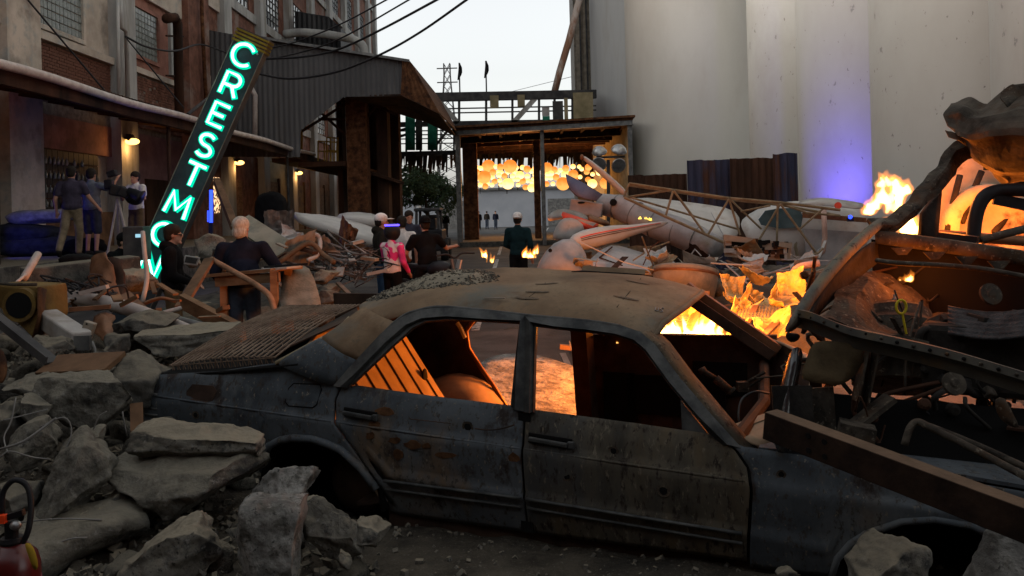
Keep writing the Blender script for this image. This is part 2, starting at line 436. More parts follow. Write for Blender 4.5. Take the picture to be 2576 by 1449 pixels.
LEAF = MAT('leaf', [(0.25, (0.018, 0.035, 0.015)), (0.75, (0.05, 0.085, 0.035))], 2, rough=0.7, bump=0)
BARK = MAT('bark', [(0.05, 0.04, 0.03)], 8, bump=0.5)
SKIN = MAT('skin', [(0.25, (0.36, 0.19, 0.13)), (0.75, (0.44, 0.25, 0.175))], 8, rough=0.6, bump=0)
HAIRG = MAT('hair_grey', [(0.25, (0.3, 0.27, 0.23)), (0.75, (0.55, 0.51, 0.45))], 25, rough=0.7, bump=0.6, stretch=(3, 3, 0.6), bdist=0.01)
HAIRD = MAT('hair_dark', [(0.02, 0.015, 0.011)], 25, rough=0.7, bump=0.5, bdist=0.01)
def CLOTH(name, c): return MAT(name, [(0.3, tuple(x * 0.75 for x in c)), (0.7, tuple(x * 1.25 for x in c))], 7, rough=0.95, bump=0.35, bscale=9, bdist=0.03, spec=0.1)
C_NAVY = CLOTH('cloth_navy', (0.009, 0.0105, 0.02))
C_BLACK = CLOTH('cloth_black', (0.006, 0.006, 0.0065))
C_JEANS = CLOTH('cloth_jeans', (0.04, 0.05, 0.07))
C_BLUEJ = CLOTH('cloth_blue_jeans', (0.03, 0.07, 0.13))
C_KHAKI = CLOTH('cloth_khaki', (0.19, 0.15, 0.1))
C_BROWN = CLOTH('cloth_brown', (0.13, 0.085, 0.045))
C_PURP = CLOTH('cloth_purple', (0.05, 0.042, 0.065))
C_GREYB = CLOTH('cloth_grey_blue', (0.12, 0.135, 0.17))
C_DNAVY = CLOTH('cloth_shorts', (0.03, 0.035, 0.055))
C_WHITE = CLOTH('cloth_white', (0.6, 0.57, 0.55))
C_OLIVE = CLOTH('cloth_olive', (0.02, 0.017, 0.013))
C_TEAL = CLOTH('cloth_teal', (0.008, 0.024, 0.028))
C_PINK = MAT('cloth_pink', [(0.42, (0.62, 0.56, 0.57)), (0.6, (0.62, 0.5, 0.54)), (0.63, (0.6, 0.03, 0.17)), (0.8, (0.68, 0.05, 0.24))], 5, rough=0.9, bump=0.2, detail=2)
C_HOTPINK = CLOTH('cloth_hot_pink', (0.62, 0.05, 0.21))
TARPD = CLOTH('dark_tarp', (0.022, 0.024, 0.032))
TARPW = CLOTH('white_wrap', (0.22, 0.22, 0.24))
NETG = MAT('grating_steel', [(0.25, (0.12, 0.08, 0.055)), (0.75, (0.24, 0.175, 0.13))], 6, rough=0.7, bump=0.2, bdist=0.004)
REDEXT = MAT('extinguisher_red', [(0.3, (0.063, 0.0042, 0.0042)), (0.7, (0.098, 0.007, 0.0063))], 4, rough=0.3, bump=0.05, spec=0.5)
TAGY = MAT('yellow_tag', [(0.3, (0.25, 0.15, 0.01)), (0.7, (0.31, 0.2, 0.02))], 6, bump=0)
ORANGEPL = MAT('orange_plastic', [(0.7, 0.06, 0.015)], 4, rough=0.4, bump=0)
TIRE = MAT('tyre', [(0.015, 0.015, 0.015)], 6, rough=0.8, bump=0.3)
E_NEON = EMIT('neon_core', (0.35, 1.0, 0.8), 1.6)
E_NEONF = EMIT('neon_face', (0.0, 0.62, 0.38), 0.5)
E_BLUE = EMIT('blue_led', (0.02, 0.05, 1.0), 1.3)
E_WARM = EMIT('warm_bulb', (1.0, 0.5, 0.12), 1.6)
def LANT(name, top, bottom, strength):
    m = EMIT(name, bottom, strength)
    nt = m.node_tree
    tc = nt.nodes.new('ShaderNodeTexCoord'); sx = nt.nodes.new('ShaderNodeSeparateXYZ'); nz = nt.nodes.new('ShaderNodeTexNoise'); ad = nt.nodes.new('ShaderNodeMath')
    nz.inputs['Scale'].default_value = 1.3
    nt.links.new(tc.outputs['Object'], sx.inputs[0]); nt.links.new(tc.outputs['Object'], nz.inputs['Vector'])
    nt.links.new(sx.outputs['Z'], ad.inputs[0]); nt.links.new(nz.outputs['Fac'], ad.inputs[1])
    c = ramp(nt, ad.outputs[0], [(0.0, bottom), (0.45, tuple((a + b) / 2 for a, b in zip(top, bottom))), (1.0, top)])
    nt.links.new(c, nt.nodes['Emission'].inputs[0])
    return m
E_LANT = LANT('lantern_paper', (0.9, 0.22, 0.03), (1.0, 0.43, 0.1), 0.46)
E_LANTB = LANT('lantern_paper_bright', (1.0, 0.42, 0.1), (1.0, 0.66, 0.26), 0.85)
E_FIRE = EMIT('flame', (1.0, 0.5, 0.1), 6.0, [(0.3, (1.0, 0.25, 0.02)), (0.48, (1.0, 0.5, 0.08)), (0.62, (1.0, 0.75, 0.3))], 5.0)
E_FIRECORE = EMIT('flame_core', (1.0, 0.72, 0.3), 14.0)
E_EMBER = EMIT('ember', (1.0, 0.3, 0.04), 5.0)
E_AMBER = EMIT('amber_spot', (1.0, 0.6, 0.1), 0.8)
E_WIND = EMIT('lit_window', (1.0, 0.6, 0.3), 0.6, [(0.45, (0.02, 0.015, 0.01)), (0.55, (1.0, 0.6, 0.3))], 9.0)
E_HEAD = EMIT('head_lamp', (0.08, 0.05, 1.0), 1.5)
E_SCREEN = EMIT('screen', (0.25, 0.45, 0.55), 0.5)
E_NEONDIM = EMIT('green_spot', (0.0, 0.8, 0.5), 1.5)
def FLAME(name, col, strength):
    m = bpy.data.materials.new(name)
    m.use_nodes = True
    N, L = m.node_tree.nodes, m.node_tree.links
    N.clear()
    e = N.new('ShaderNodeEmission'); o = N.new('ShaderNodeOutputMaterial')
    e.inputs[0].default_value = (*col, 1); e.inputs[1].default_value = strength
    L.new(e.outputs[0], o.inputs['Volume'])
    return m
E_FIREHOT = FLAME('flame_gas', (1.0, 0.26, 0.025), 7.0)
E_FIREBIG = FLAME('flame_gas_big', (1.0, 0.28, 0.03), 5.0)
E_FIREFAR = FLAME('flame_gas_far', (1.0, 0.28, 0.03), 8.0)
E_CORE = FLAME('flame_gas_core', (1.0, 0.55, 0.14), 60.0)
GUTTER = MAT('gutter_pale', [(0.3, (0.4, 0.35, 0.32)), (0.7, (0.55, 0.5, 0.46))], 5, rough=0.5, bump=0.1)
WHITE2 = MAT('wing_white', [(0.2, (0.34, 0.33, 0.31)), (0.8, (0.5, 0.485, 0.46))], 2, rough=0.55, bump=0.15, bdist=0.006, patches=((0.26, 0.22, 0.18), 2, 0.6, 0.85))
SILO2 = MAT('silo_paint_broad', [(0.2, (0.45, 0.423, 0.369)), (0.8, (0.522, 0.495, 0.441))], 0.35, rough=0.9, bump=0.15, bscale=3, stretch=(1, 1, 0.4), patches=((0.414, 0.36, 0.306), 0.25, 0.52, 0.95))
# ================================================================ ground
def sstep(t):
    t = max(0.0, min(1.0, t))
    return t * t * (3 - 2 * t)
def fbm(x, y, z=0.0, o=4): return noise.fractal(Vector((x, y, z)), 1.0, 2.0, o, noise_basis='PERLIN_ORIGINAL')
HEAPY = [(1.5, 0.1), (2.6, 0.16), (3.3, 0.24), (3.9, 0.3), (4.4, 0.46), (5.0, 0.52), (5.6, 0.66), (6.5, 0.72), (7.5, 0.62), (8.4, 0.25), (9.2, 0.02), (10, -0.1)]
def dirt_z(x, y):
    xb = -0.55 - 0.5 * (y - 3.5)
    w = sstep((xb - x) / 0.6)
    base = 0.15 * sstep((4.9 - y) / 0.8) - 0.03
    h = lerp(base, interp(y, HEAPY), w)
    edge = sstep((x + 7.5) / 1.2) * sstep((6.0 - x) / 1.2)
    return h * edge + 0.025 * fbm(x * 2.2, y * 2.2) + 0.012 * fbm(x * 9, y * 9) - 0.03 * (1 - edge)
def mound_z(x, y):
    dx, dy = (x - 3.6) / 3.0, (y - 10.0) / 3.2
    h = 0.95 * max(0.0, 1 - (dx * dx + dy * dy)) ** 0.7 if dx * dx + dy * dy < 1 else 0
    h += 0.35 * max(0.0, 1 - ((x - 2.6) / 1.3) ** 2 - ((y - 7.0) / 1.2) ** 2)
    return h + 0.1 * fbm(x * 1.7, y * 1.7, 3) + 0.04 * fbm(x * 7, y * 7, 1) - 0.06
def sheet_xy(name, x0, x1, nx, y0, y1, ny, fz, mat):
    m = MB()
    m.grid([[Vector((lerp(x0, x1, i / nx), lerp(y0, y1, j / ny), fz(lerp(x0, x1, i / nx), lerp(y0, y1, j / ny)))) for i in range(nx + 1)] for j in range(ny + 1)])
    return struct(m.build(name, mat, smooth=True))
sheet_xy('ground', -900, 900, 12, -60, 1500, 12, lambda x, y: 0.0, ASPH)
sheet_xy('dirt_ground', -7.5, 6.0, 190, 0.6, 9.6, 130, dirt_z, DIRT)
sheet_xy('rubble_mound', -0.2, 8.4, 90, 5.4, 14.6, 90, mound_z, MAT('mound_dirt', [(0.3, (0.04, 0.035, 0.028)), (0.7, (0.1, 0.085, 0.065))], 3, bump=1.0, bscale=18))
def ground_at(x, y): return max(0.0, dirt_z(x, y) if (-7.4 < x < 5.9 and 0.7 < y < 9.5) else 0.0, mound_z(x, y) if (0 < x < 8.2 and 5.6 < y < 14.4) else 0.0)
# painted lane line running down the street
for k, (y0, y1) in enumerate([(12, 30), (33, 41), (46, 84)]):
    m = MB(); m.bb(-0.62, -0.5, y0, y1, 0.001, 0.006)
    struct(m.build('lane_marking', PAINTW))
m = MB(); m.add([(1.2, 44, 0.005), (1.32, 44, 0.005), (3.6, 84, 0.005), (3.48, 84, 0.005)], [(0, 1, 2, 3)])
struct(m.build('lane_marking', PAINTW))

# ================================================================ corrugated sheet builder
def corrugated(m, x0, x1, ztop, zbot, pitch, depth, place):
    """vertical-rib sheet: along t in [x0,x1]; place(t, z, off) -> world point"""
    n = max(2, int((x1 - x0) / (pitch / 4)))
    top, bot = [], []
    for i in range(n + 1):
        t = lerp(x0, x1, i / n)
        o = depth * sin(2 * pi * (t - x0) / pitch)
        top.append(place(t, ztop(t), o)); bot.append(place(t, zbot(t), o))
    m.grid([top, bot])

# ================================================================ left brick warehouse
XW = -11.6
bw = thing('brick_warehouse', 'tall brick and concrete warehouse with pilasters and glass block windows along the dock', 'building', (XW, 30, 0))
def wbox(name, mat, y0, y1, z0, z1, proud, back=0.0, bevel=0.0):
    m = MB(); m.bb(XW - back, XW + proud, y0, y1, z0, z1)
    return m.build(name, mat, bw, bevel=bevel)
m = MB(); m.bb(XW - 8, XW - 0.15, -16, 34.2, 0, 11.6); m.build('wall', PLASTER, bw)
m = MB(); m.bb(XW - 8, XW - 0.15, 34.2, 74, 0, 34); m.build('wall', PLASTER, bw)
# pilasters of the near block
for (y0, y1, mt, pr) in [(14.2, 15.5, PLASTER, .28), (19.35, 20.75, PLASTER, .28), (24.85, 26.0, PLASTER_GREY, .3), (30.2, 32.3, BRICK, .34)]:
    wbox('pilaster', mt, y0, y1, 0.9, 11.7, pr, .2)
# bay one: ledge, plaster field, window
wbox('sill_ledge', PLASTER, 20.75, 24.85, 6.22, 6.42, .16, .2)
wbox('plaster_panel', PLASTER, 20.75, 24.85, 6.42, 11.6, .0, .2)
wbox('sill_ledge', PLASTER, 26.0, 30.2, 6.28, 6.46, .12, .2)
wbox('plaster_panel', PLASTER_RED, 26.0, 30.2, 6.46, 8.75, .0, .2)
wbox('lintel_beam', PLASTER, 26.0, 30.2, 8.75, 11.6, .12, .2)
wbox('sill_ledge', PLASTER, 15.5, 19.35, 6.22, 6.42, .16, .2)
wbox('plaster_panel', PLASTER, 15.5, 19.35, 6.42, 11.6, .0, .2)
# pale blanking panel beside the drain pipe
wbox('blank_panel', PLASTER_GREY, 29.2, 30.2, 6.6, 8.7, .1, 0)
def block_window(y0, y1, z0, z1, ny, nz, mat, frame=PLASTER):
    f = MB()
    t = .12
    f.bb(XW - .05, XW + .09, y0 - t, y1 + t, z0 - t, z0); f.bb(XW - .05, XW + .09, y0 - t, y1 + t, z1, z1 + t)
    f.bb(XW - .05, XW + .09, y0 - t, y0, z0, z1); f.bb(XW - .05, XW + .09, y1, y1 + t, z0, z1)
    w = f.build('window', frame, bw)
    b = MB(); b.bb(XW - .02, XW + .012, y0, y1, z0, z1); b.build('mortar_back', MORTAR, w)
    py, pz = (y1 - y0) / ny, (z1 - z0) / nz
    me = None
    for i in range(ny):
        for k in range(nz):
            if me is None:
                q = MB(); q.bb(0, .02, 0, py * .9, 0, pz * .9)
                o = q.build('pane', mat, w, bevel=.008); me = o
            else:
                o = me.copy(); COL.objects.link(o)
            o.location = (XW + .014 + random.uniform(0, .006), y0 + py * (i + .05), z0 + pz * (k + .05))
            o.rotation_euler = (0, random.uniform(-.015, .015), random.uniform(-.02, .02))
random.seed(5)
block_window(20.95, 23.25, 6.62, 9.2, 12, 12, GLASSBLK)
block_window(26.1, 28.2, 6.85, 8.35, 9, 8, GLASSBLK, PLASTER_RED)
# bricks: the panel under the near window piece by piece, the rest joined
def brick_field(y0, y1, z0, z1, proud, single, gap=0.0):
    bl, bh = .235, .085
    rows = int((z1 - z0) / bh)
    n = 0
    jm = MB()
    for r in range(rows):
        y = y0 - (bl / 2 if r % 2 else 0)
        while y < y1:
            a, b = max(y, y0), min(y + bl - .014, y1)
            if b - a > .04 and random.random() > gap:
                off = random.uniform(-.008, .01)
                if single is not None and n < 290 and b - a > .2:
                    if single.get('o') is None:
                        q = MB(); q.bb(-.05, 0, 0, bl - .014, 0, bh - .014)
                        o = q.build('brick', BRICK, bw); single['o'] = o
                    else:
                        o = single['o'].copy(); COL.objects.link(o)
                    o.location = (XW + proud + off, a, z0 + r * bh)
                    n += 1
                else:
                    jm.bb(XW + proud - .05, XW + proud + off, a, b, z0 + r * bh, z0 + (r + 1) * bh - .014)
            y += bl
    if jm.v:
        o = jm.build('brickwork', BRICK, bw); o['kind'] = 'stuff'
wbox('brick_backing', MORTAR, 20.75, 24.85, 4.4, 6.22, -.005, .2)
wbox('brick_backing', MORTAR, 26.0, 30.2, 4.4, 6.28, -.005, .2)
wbox('brick_backing', MORTAR, 15.5, 19.35, 4.4, 6.22, -.005, .2)
brick_field(20.76, 24.84, 4.75, 6.21, .03, {}, .0)
brick_field(26.01, 30.19, 4.6, 6.27, .03, None, .04)
# tall block further along: columns, bands, brick spandrels, windows
cols = [34.6, 39.6, 44.7, 49.8, 54.9, 60.0, 65.1, 70.2]
for c in cols + [73.6]: wbox('column', PLASTER_GREY, c - .45, c + .45, .9, 34, .32, .2)
for f in range(6):
    z = 6.2 + f * 4.3
    for c0, c1 in zip(cols, cols[1:] + [73.6]):
        y0, y1 = c0 + .45, c1 - .45
        wbox('floor_band', PLASTER_GREY, y0, y1, z, z + .4, .14, .2)
        wbox('spandrel', BRICK, y0, y1, z - 1.5, z, .03, .2)
        if f < 5:
            wbox('brick_jamb', BRICK, y0, y0 + .8, z + .4, z + 2.8, .03, .2)
            wbox('brick_jamb', BRICK, y1 - .8, y1, z + .4, z + 2.8, .03, .2)
            g = wbox('window', GLASSSKY, y0 + .85, y1 - .85, z + .55, z + 2.75, -.02, .12)
            q = MB()
            for k in range(1, 5): q.bb(XW - .02, XW + .02, lerp(y0 + .85, y1 - .85, k / 5) - .02, lerp(y0 + .85, y1 - .85, k / 5) + .02, z + .55, z + 2.75)
            for k in range(1, 7): q.bb(XW - .019, XW + .018, y0 + .85, y1 - .85, lerp(z + .55, z + 2.75, k / 7) - .018, lerp(z + .55, z + 2.75, k / 7) + .018)
            q.build('glazing_bar', DKSTEEL, g)
# bay between the brick pier and the first column
wbox('brick_jamb', BRICK, 32.3, 34.15, 4.4, 6.6, .03, .2); wbox('floor_band', PLASTER, 32.3, 34.15, 6.6, 7.2, .12, .2)
wbox('brick_jamb', BRICK, 32.3, 34.15, 8.2, 9.9, .03, .2); wbox('floor_band', PLASTER, 32.3, 34.15, 9.9, 10.5, .14, .2)
# pipes on the wall
def wpipe(name, pts, r, mat): 
    m = MB(); m.tube(pts, r, 10); return m.build(name, mat, bw, smooth=True)
X1 = XW + .5
wpipe('conduit', [onx(303, 0, X1), onx(305, 70, X1), onx(318, 80, X1), onx(322, 262, X1)], .07, PLASTER_GREY)
wpipe('conduit', [onx(296, -10, X1), onx(299, 240, X1)], .05, PLASTER_GREY)
wpipe('drain_pipe', [onx(418, 47, X1 + .1), onx(440, 44, X1 + .15), onx(447, 60, X1 + .1), onx(452, 305, X1 + .1)], .16, RUST_DK)
wpipe('drain_pipe', [onx(507, -20, X1), onx(509, 60, X1), onx(520, 290, X1)], .07, RUST)
for (v) in (90, 190):
    m = MB(); m.tube([onx(418, v, X1), onx(462, v + 2, X1)], .03); m.build('pipe_bracket', RUST_DK, bw)
# ground-floor wall under the canopy
wbox('dock_wall', MAGENTA_LIT, 26.0, 30.2, 2.6, 4.4, .02, .2)
wbox('dock_wall', BRICK, 26.0, 30.2, .95, 2.6, .0, .2)
wbox('dock_wall', BRICK, 15.5, 19.35, .95, 4.4, .02, .2)
wbox('dock_wall', WOOD_DK, 20.75, 24.85, .95, 1.95, .02, .2)
wbox('dock_wall', PLASTER_RED, 20.75, 24.85, 3.55, 4.4, .02, .2)
wbox('dock_wall', BRICK, 32.3, 39.15, .95, 4.4, .02, .2)
wbox('roller_door', RUST_DK, 27.0, 29.5, .95, 3.0, .06, 0)
wbox('dock_door', WOOD, 34.9, 36.6, .95, 3.3, .08, 0)
for k, c in enumerate(cols[1:]):
    wbox('dock_wall', [BEIGEPAN, BRICK, WOOD_DK, BRICK, BEIGEPAN, BRICK, WOOD_DK][k], c + .45, c + 4.6, .95, 4.4, .03, .2)
    wbox('dock_door', [WOOD, YELLOWM, WOOD][k % 3], c + 1.0, c + 2.6, .95, 3.4, .09, 0)
    wbox('door_frame', WOOD_DK, c + 2.7, c + 2.9, .95, 3.6, .15, 0)
# shelf window behind the crew
sw = wbox('shop_window', RUST_DK, 20.95, 23.9, 1.95, 3.55, .04, .0)
mb0 = None
for i in range(11):
    for k in range(5):
        if mb0 is None:
            q = MB(); q.bb(0, .02, 0, .245, 0, .28); mb0 = q.build('pane', CORR_DK, sw); o = mb0
        else: o = mb0.copy(); COL.objects.link(o)
        o.location = (XW + .045, 20.99 + i * .265, 1.99 + k * .31)
q = None
for i in range(14):
    for k in range(4):
        if random.random() < .25: continue
        if q is None:
            q = MB(); q.lathe([(.03, 0), (.045, .02), (.045, .12), (.015, .16), (.015, .2)], 8)
            o = q.build('bottle', GLASSBLK, sw, smooth=True); q = o
        else: o = q.copy(); COL.objects.link(o)
        o.location = (XW + .12, 21.1 + i * .2, 2.06 + k * .36)
# lit shop window further along, behind the neon sign
m = MB(); m.bb(XW + .03, XW + .08, 32.6, 33.8, 1.9, 3.3); m.build('lit_window', E_WIND, bw)

# loading dock
m = MB(); m.bb(XW - .1, -8.15, -16, 70, 0.0, .98)
struct(m.build('loading_dock', CONC_DARK, bevel=.02))
# canopy
cp = thing('dock_canopy', 'long corrugated dock canopy with pale gutter pipe and rusty underside', 'canopy', (-8.6, 30, 0))
m = MB()
rows = []
ny = 700
for x, z in ((XW + .32, 4.98), (-10.2, 4.75), (-8.55, 4.42)):
    rows.append([Vector((x, lerp(8, 37.5, j / ny), z + .03 * sin(2 * pi * j * 29.5 / ny / .17))) for j in range(ny + 1)])
m.grid(rows); m.build('roof_sheet', RUST_DK, cp, solid=.01)
m = MB(); m.bb(-10.5, -8.62, 37.6, 62, 4.1, 4.28); m.build('roof_sheet', RUST_DK, cp)
m = MB(); m.tube([Vector((-8.48 + .02 * sin(y), y, 4.33 + .03 * sin(y * .9))) for y in [8 + k for k in range(30)]], .085, 10); m.build('gutter_pipe', GUTTER, cp, smooth=True)
m = MB(); m.bb(-8.72, -8.6, 8, 37.5, 4.05, 4.3); m.build('fascia_board', RUST_DK, cp)
for k in range(24):
    y = 8.5 + k * 1.25
    m = MB(); m.beam((XW + .3, y, 4.7), (-8.7, y, 4.25), .08, .16); m.build('rafter', RUST_DK, cp)
for (y0, mt) in ((14.5, DKSTEEL), (21.9, RUST_DK), (33.5, DKSTEEL)):
    m = MB(); m.tube([(-8.75, y0, .98), (-8.75, y0, 4.2)], .05); m.build('post', mt, cp, smooth=True)
m = MB(); m.tube([(-8.5, 22.6, 4.45), (-8.2, 23.4, 5.0)], .05); m.build('stub_pipe', DKSTEEL, cp)

# wall lamps under the canopy
for k, (u, v, lab) in enumerate([(330, 350, 'warm lit wall lamp above the man in the white shirt'), (600, 405, 'warm lit wall lamp just past the leaning neon sign'), (750, 432, 'warm lit wall lamp farthest along the dock canopy')]):
    p = onx(u, v, XW + .45)
    t = thing('wall_lamp', lab, 'lamp', p, 'wall lamps under the dock canopy')
    m = MB(); m.tube([p + Vector((-.4, 0, -.25)), p + Vector((-.3, 0, .12)), p + Vector((0, 0, .13))], .025); m.build('arm', DKSTEEL, t)
    R = Matrix.Translation(p) @ Euler((0, radians(25), 0)).to_matrix().to_4x4()
    m = MB(); m.lathe([(.03, .14), (.06, .1), (.2, -.02), (.21, -.05)], 14, R); m.build('lamp_shade', DKSTEEL, t)
    m = MB(); m.ell(p + Vector((.03, 0, -.07)), (.2, .2, .1)); m.build('bulb', E_WARM, t, smooth=True)
    ld = bpy.data.lights.new('lamp_glow', 'POINT'); ld.energy = 8; ld.color = (1, .5, .16); ld.shadow_soft_size = .12
    lo = bpy.data.objects.new('lamp_glow', ld); COL.objects.link(lo); lo.location = (.1, 0, -.3); lo.parent = t

# ================================================================ corrugated shed projecting over the street
cs = thing('corrugated_shed', 'grey corrugated metal conveyor shed on rusty columns over the dock', 'shed', P(800, 560, 34) * 1)
YS = 33.0
def U2X(u, v): return P(u, v, YS)
topl = [(440, 60), (560, 82), (650, 96), (1012, 152)]
botl = [(440, 395), (748, 395), (751, 328), (862, 244), (900, 243), (1012, 242)]
n = 300
top, bot = [], []
for i in range(n + 1):
    u = lerp(440, 1012, i / n)
    a, b = P(u, interp(u, topl), YS), P(u, interp(u, botl), YS)
    o = (.02 + .006 * fbm(a.x * .7, 2)) * sin(2 * pi * a.x / .2) + .03 * fbm(a.x * .5, 5)
    b.x = a.x
    top.append(a + Vector((0, o, 0))); bot.append(b + Vector((0, o, 0)))
m = MB(); m.grid([top, bot]); m.build('front_cladding', CORR, cs, solid=.01)
a, b = P(440, 60, YS), P(650, 96, YS)
r0, r1 = P(600, 88, YS - .15), P(1030, 155, YS - .15)
m = MB(); m.grid([[r0, r1], [r0 + Vector((0, 11, .3)), r1 + Vector((0, 11, .3))]]); m.build('roof', RUST_DK, cs, solid=.08)
m = MB(); m.beam(r0 + Vector((0, -.05, .02)), r1 + Vector((0, -.05, .02)), .12, .1); m.build('roof_flashing', GREYSTEEL, cs)
# rusty sloping end
e0, e1, e2, e3 = P(1012, 153, YS - .2), P(1032, 157, YS - .2), P(1104, 284, YS - .6), P(1008, 238, YS - .1)
rows = []
for k in range(9):
    t = k / 8
    rows.append([lerp(lerp(e0, e3, t), lerp(e1, e2, t), s / 10) + Vector((0, .04 * (s % 2), 0)) for s in range(11)])
m = MB(); m.grid(rows); m.build('end_cladding', RUST, cs, solid=.03)
m = MB(); m.grid([[e1, e2], [e1 + Vector((.1, 11, .2)), e2 + Vector((.1, 11, .2))]]); m.build('side_roof', RUST, cs, solid=.05)
m = MB(); m.grid([[P(870, 242, YS + .1), e3, e2], [P(870, 246, YS + 10), e3 + Vector((0, 10, 0)), e2 + Vector((0, 10, 0))]]); m.build('soffit', RUST_DK, cs, solid=.05)
for (u0, u1, d) in ((868, 918, 35.0), (944, 972, 36.5), (974, 1000, 40), (845, 858, 38)):
    a, b = P(u0, 240, d), P(u1, 240, d)
    m = MB(); m.bb(a.x, b.x, d, d + .9, 0, a.z); m.build('column', RUST_DK if u0 != 868 else RUST, cs)
for (ua, va, ub, vb) in [(760, 330, 868, 262), (800, 300, 868, 300), (860, 262, 1000, 262), (790, 268, 870, 340), (918, 300, 960, 250), (830, 240, 868, 255), (918, 252, 1000, 290)]:
    m = MB(); m.tube([P(ua, va, 35.6), P(ub, vb, 35.8)], .06, 6); m.build('brace', RUST_DK, cs)
# railings on the landing
for (u0, u1, v0, v1) in ((752, 760, 325, 385), (800, 848, 355, 405), (822, 850, 345, 410)):
    for k in range(4):
        u = lerp(u0, u1, k / 3); m = MB(); m.tube([P(u, v0, 37), P(u, v1, 37)], .035, 6); m.build('rail_post', YELLOWR, cs)
    for k in range(2):
        v = lerp(v0, (v0 + v1) / 2, k); m = MB(); m.tube([P(u0, v, 37), P(u1, v + 3, 37)], .03, 6); m.build('rail', YELLOWR, cs)
m = MB(); a = P(750, 408, 35.2); b = P(1012, 455, 44); m.bb(a.x, P(870, 408, 35.2).x, 35.2, 44, a.z - .2, a.z); m.build('landing', RUST_DK, cs)
m = MB(); m.grid([[P(870, 415, 36), P(1016, 462, 36)], [P(880, 425, 47), P(1005, 455, 47)]]); m.build('low_roof', RUST_DK, cs, solid=.12)
m = MB(); m.tube([P(632, 222, 32.6), P(642, 240, 32.6), P(641, 350, 32.6)], .1, 8); m.build('vent_pipe', WPIPE, cs, smooth=True)
# wall panels behind the columns, dark
m = MB(); a = P(905, 470, 44); m.bb(a.x, P(985, 470, 44).x, 44, 44.2, 0, P(905, 255, 44).z); m.build('back_wall', RUST_DK, cs)

# small hood high on the warehouse and its duct
hd = thing('corrugated_hood', 'small dark corrugated hood high on the warehouse wall', 'hood', P(795, 124, 44))
q = P(739, 29, 44); q2 = P(853, 124, 44)
m = MB(); 
poly = [P(741, 29, 44), P(826, 43, 44), P(856, 70, 44), P(856, 124, 44), P(741, 124, 44)]
corrugated(m, poly[0].x, poly[2].x, lambda t: interp(t, [(p.x, p.z) for p in poly[:3]]), lambda t: poly[4].z, .25, .03, lambda t, z, o: Vector((t, 44 + o, z)))
m.build('front_cladding', CORR_DK, hd, solid=.01)
m = MB(); m.grid([poly[:3], [p + Vector((0, 3, 0)) for p in poly[:3]]]); m.build('roof', CORR_DK, hd, solid=.06)
m = MB(); m.grid([poly[2:4], [p + Vector((0, 3, 0)) for p in poly[2:4]]]); m.build('side_cladding', CORR_DK, hd, solid=.05)
m = MB(); m.tube(spline([P(716, 86, 43.5), P(760, 82, 43.3), P(830, 88, 43.3), P(890, 100, 43.3), P(912, 115, 43.3), P(916, 138, 43.3)]), .22, 10)
tag(m.build('vent_duct', PLASTER_GREY, smooth=True), 'curved pale duct running in front of the dark hood', 'duct')

# ================================================================ truss footbridge
tb = thing('truss_footbridge', 'high steel truss footbridge with railings linking the shed to the silos', 'bridge', P(1290, 310, 46))
D = 46.0
def tbeam(name, pts, w, mat, d=D):
    m = MB()
    for (u0, v0), (u1, v1) in zip(pts, pts[1:]): m.beam(P(u0, v0, d), P(u1, v1, d), w, w)
    return m.build(name, mat, tb)
for dd in (D, D + 2.2):
    tbeam('top_chord', [(1075, 246, ), (1500, 237)], .42, DKSTEEL, dd)
    tbeam('bottom_chord', [(985, 314), (1500, 305)], .26, DKSTEEL, dd)
    for u in (1099, 1155, 1223, 1289, 1356, 1395, 1440):
        tbeam('vertical', [(u, 245), (u, 312)], .13, DKSTEEL, dd)
    for (a, b) in (((1094, 242), (1153, 310)), ((1352, 241), (1290, 310))):
        tbeam('diagonal', [a, b], .26, PLASTER_GREY if dd == D else DKSTEEL, dd)
    for v in (274, 285): tbeam('rail', [(1095, v), (1500, v - 8)], .07, DKSTEEL, dd)
m = MB(); m.grid([[P(1075, 236, D - .2), P(1500, 228, D - .2)], [P(1075, 238, D + 2.4), P(1500, 230, D + 2.4)]]); m.build('roof', DKSTEEL, tb, solid=.12)
for (u0, u1, v0, v1, mt) in [(1233, 1254, 240, 272, BEIGEPAN), (1302, 1320, 238, 268, BEIGEPAN), (1364, 1382, 270, 292, WHITEP), (1365, 1383, 292, 306, GREENT), (1391, 1416, 254, 306, DKSTEEL), (1443, 1491, 232, 301, BEIGEPAN), (1420, 1428, 246, 300, BEIGEPAN)]:
    a, b = P(u0, v1, D - .25), P(u1, v0, D - .25)
    m = MB(); m.bb(a.x, b.x, D - .28, D - .22, a.z, b.z); m.build('panel', mt, tb)
# lower bay on the left
for dd in (D, D + 2.2):
    tbeam('lower_chord', [(985, 388), (1150, 384)], .24, DKSTEEL, dd)
    for u in (990, 1022, 1058, 1099, 1142): tbeam('vertical', [(u, 312), (u, 386)], .1, DKSTEEL, dd)
    for (a, b) in (((1135, 318), (1085, 380)), ((1000, 330), (1040, 318)), ((1000, 345), (1050, 330))): tbeam('diagonal', [a, b], .13, DKSTEEL, dd)
    for v in (330, 340, 350, 362): tbeam('rail', [(985, v), (1150, v - 2)], .06, DKSTEEL, dd)
for k, (u0, u1, mt) in enumerate([(1020, 1044, GREENT), (1046, 1062, DKSTEEL), (1076, 1098, GREENT), (985, 1003, BEIGEPAN)]):
    rows = []
    for r in range(5):
        v = lerp(283, 378, r / 4)
        rows.append([P(lerp(u0, u1, s / 6), v, D - .4 + .08 * (s % 2) + .05 * sin(r + k)) for s in range(7)])
    m = MB(); m.grid(rows); m.build('tarp', mt, tb, solid=.02, smooth=True)
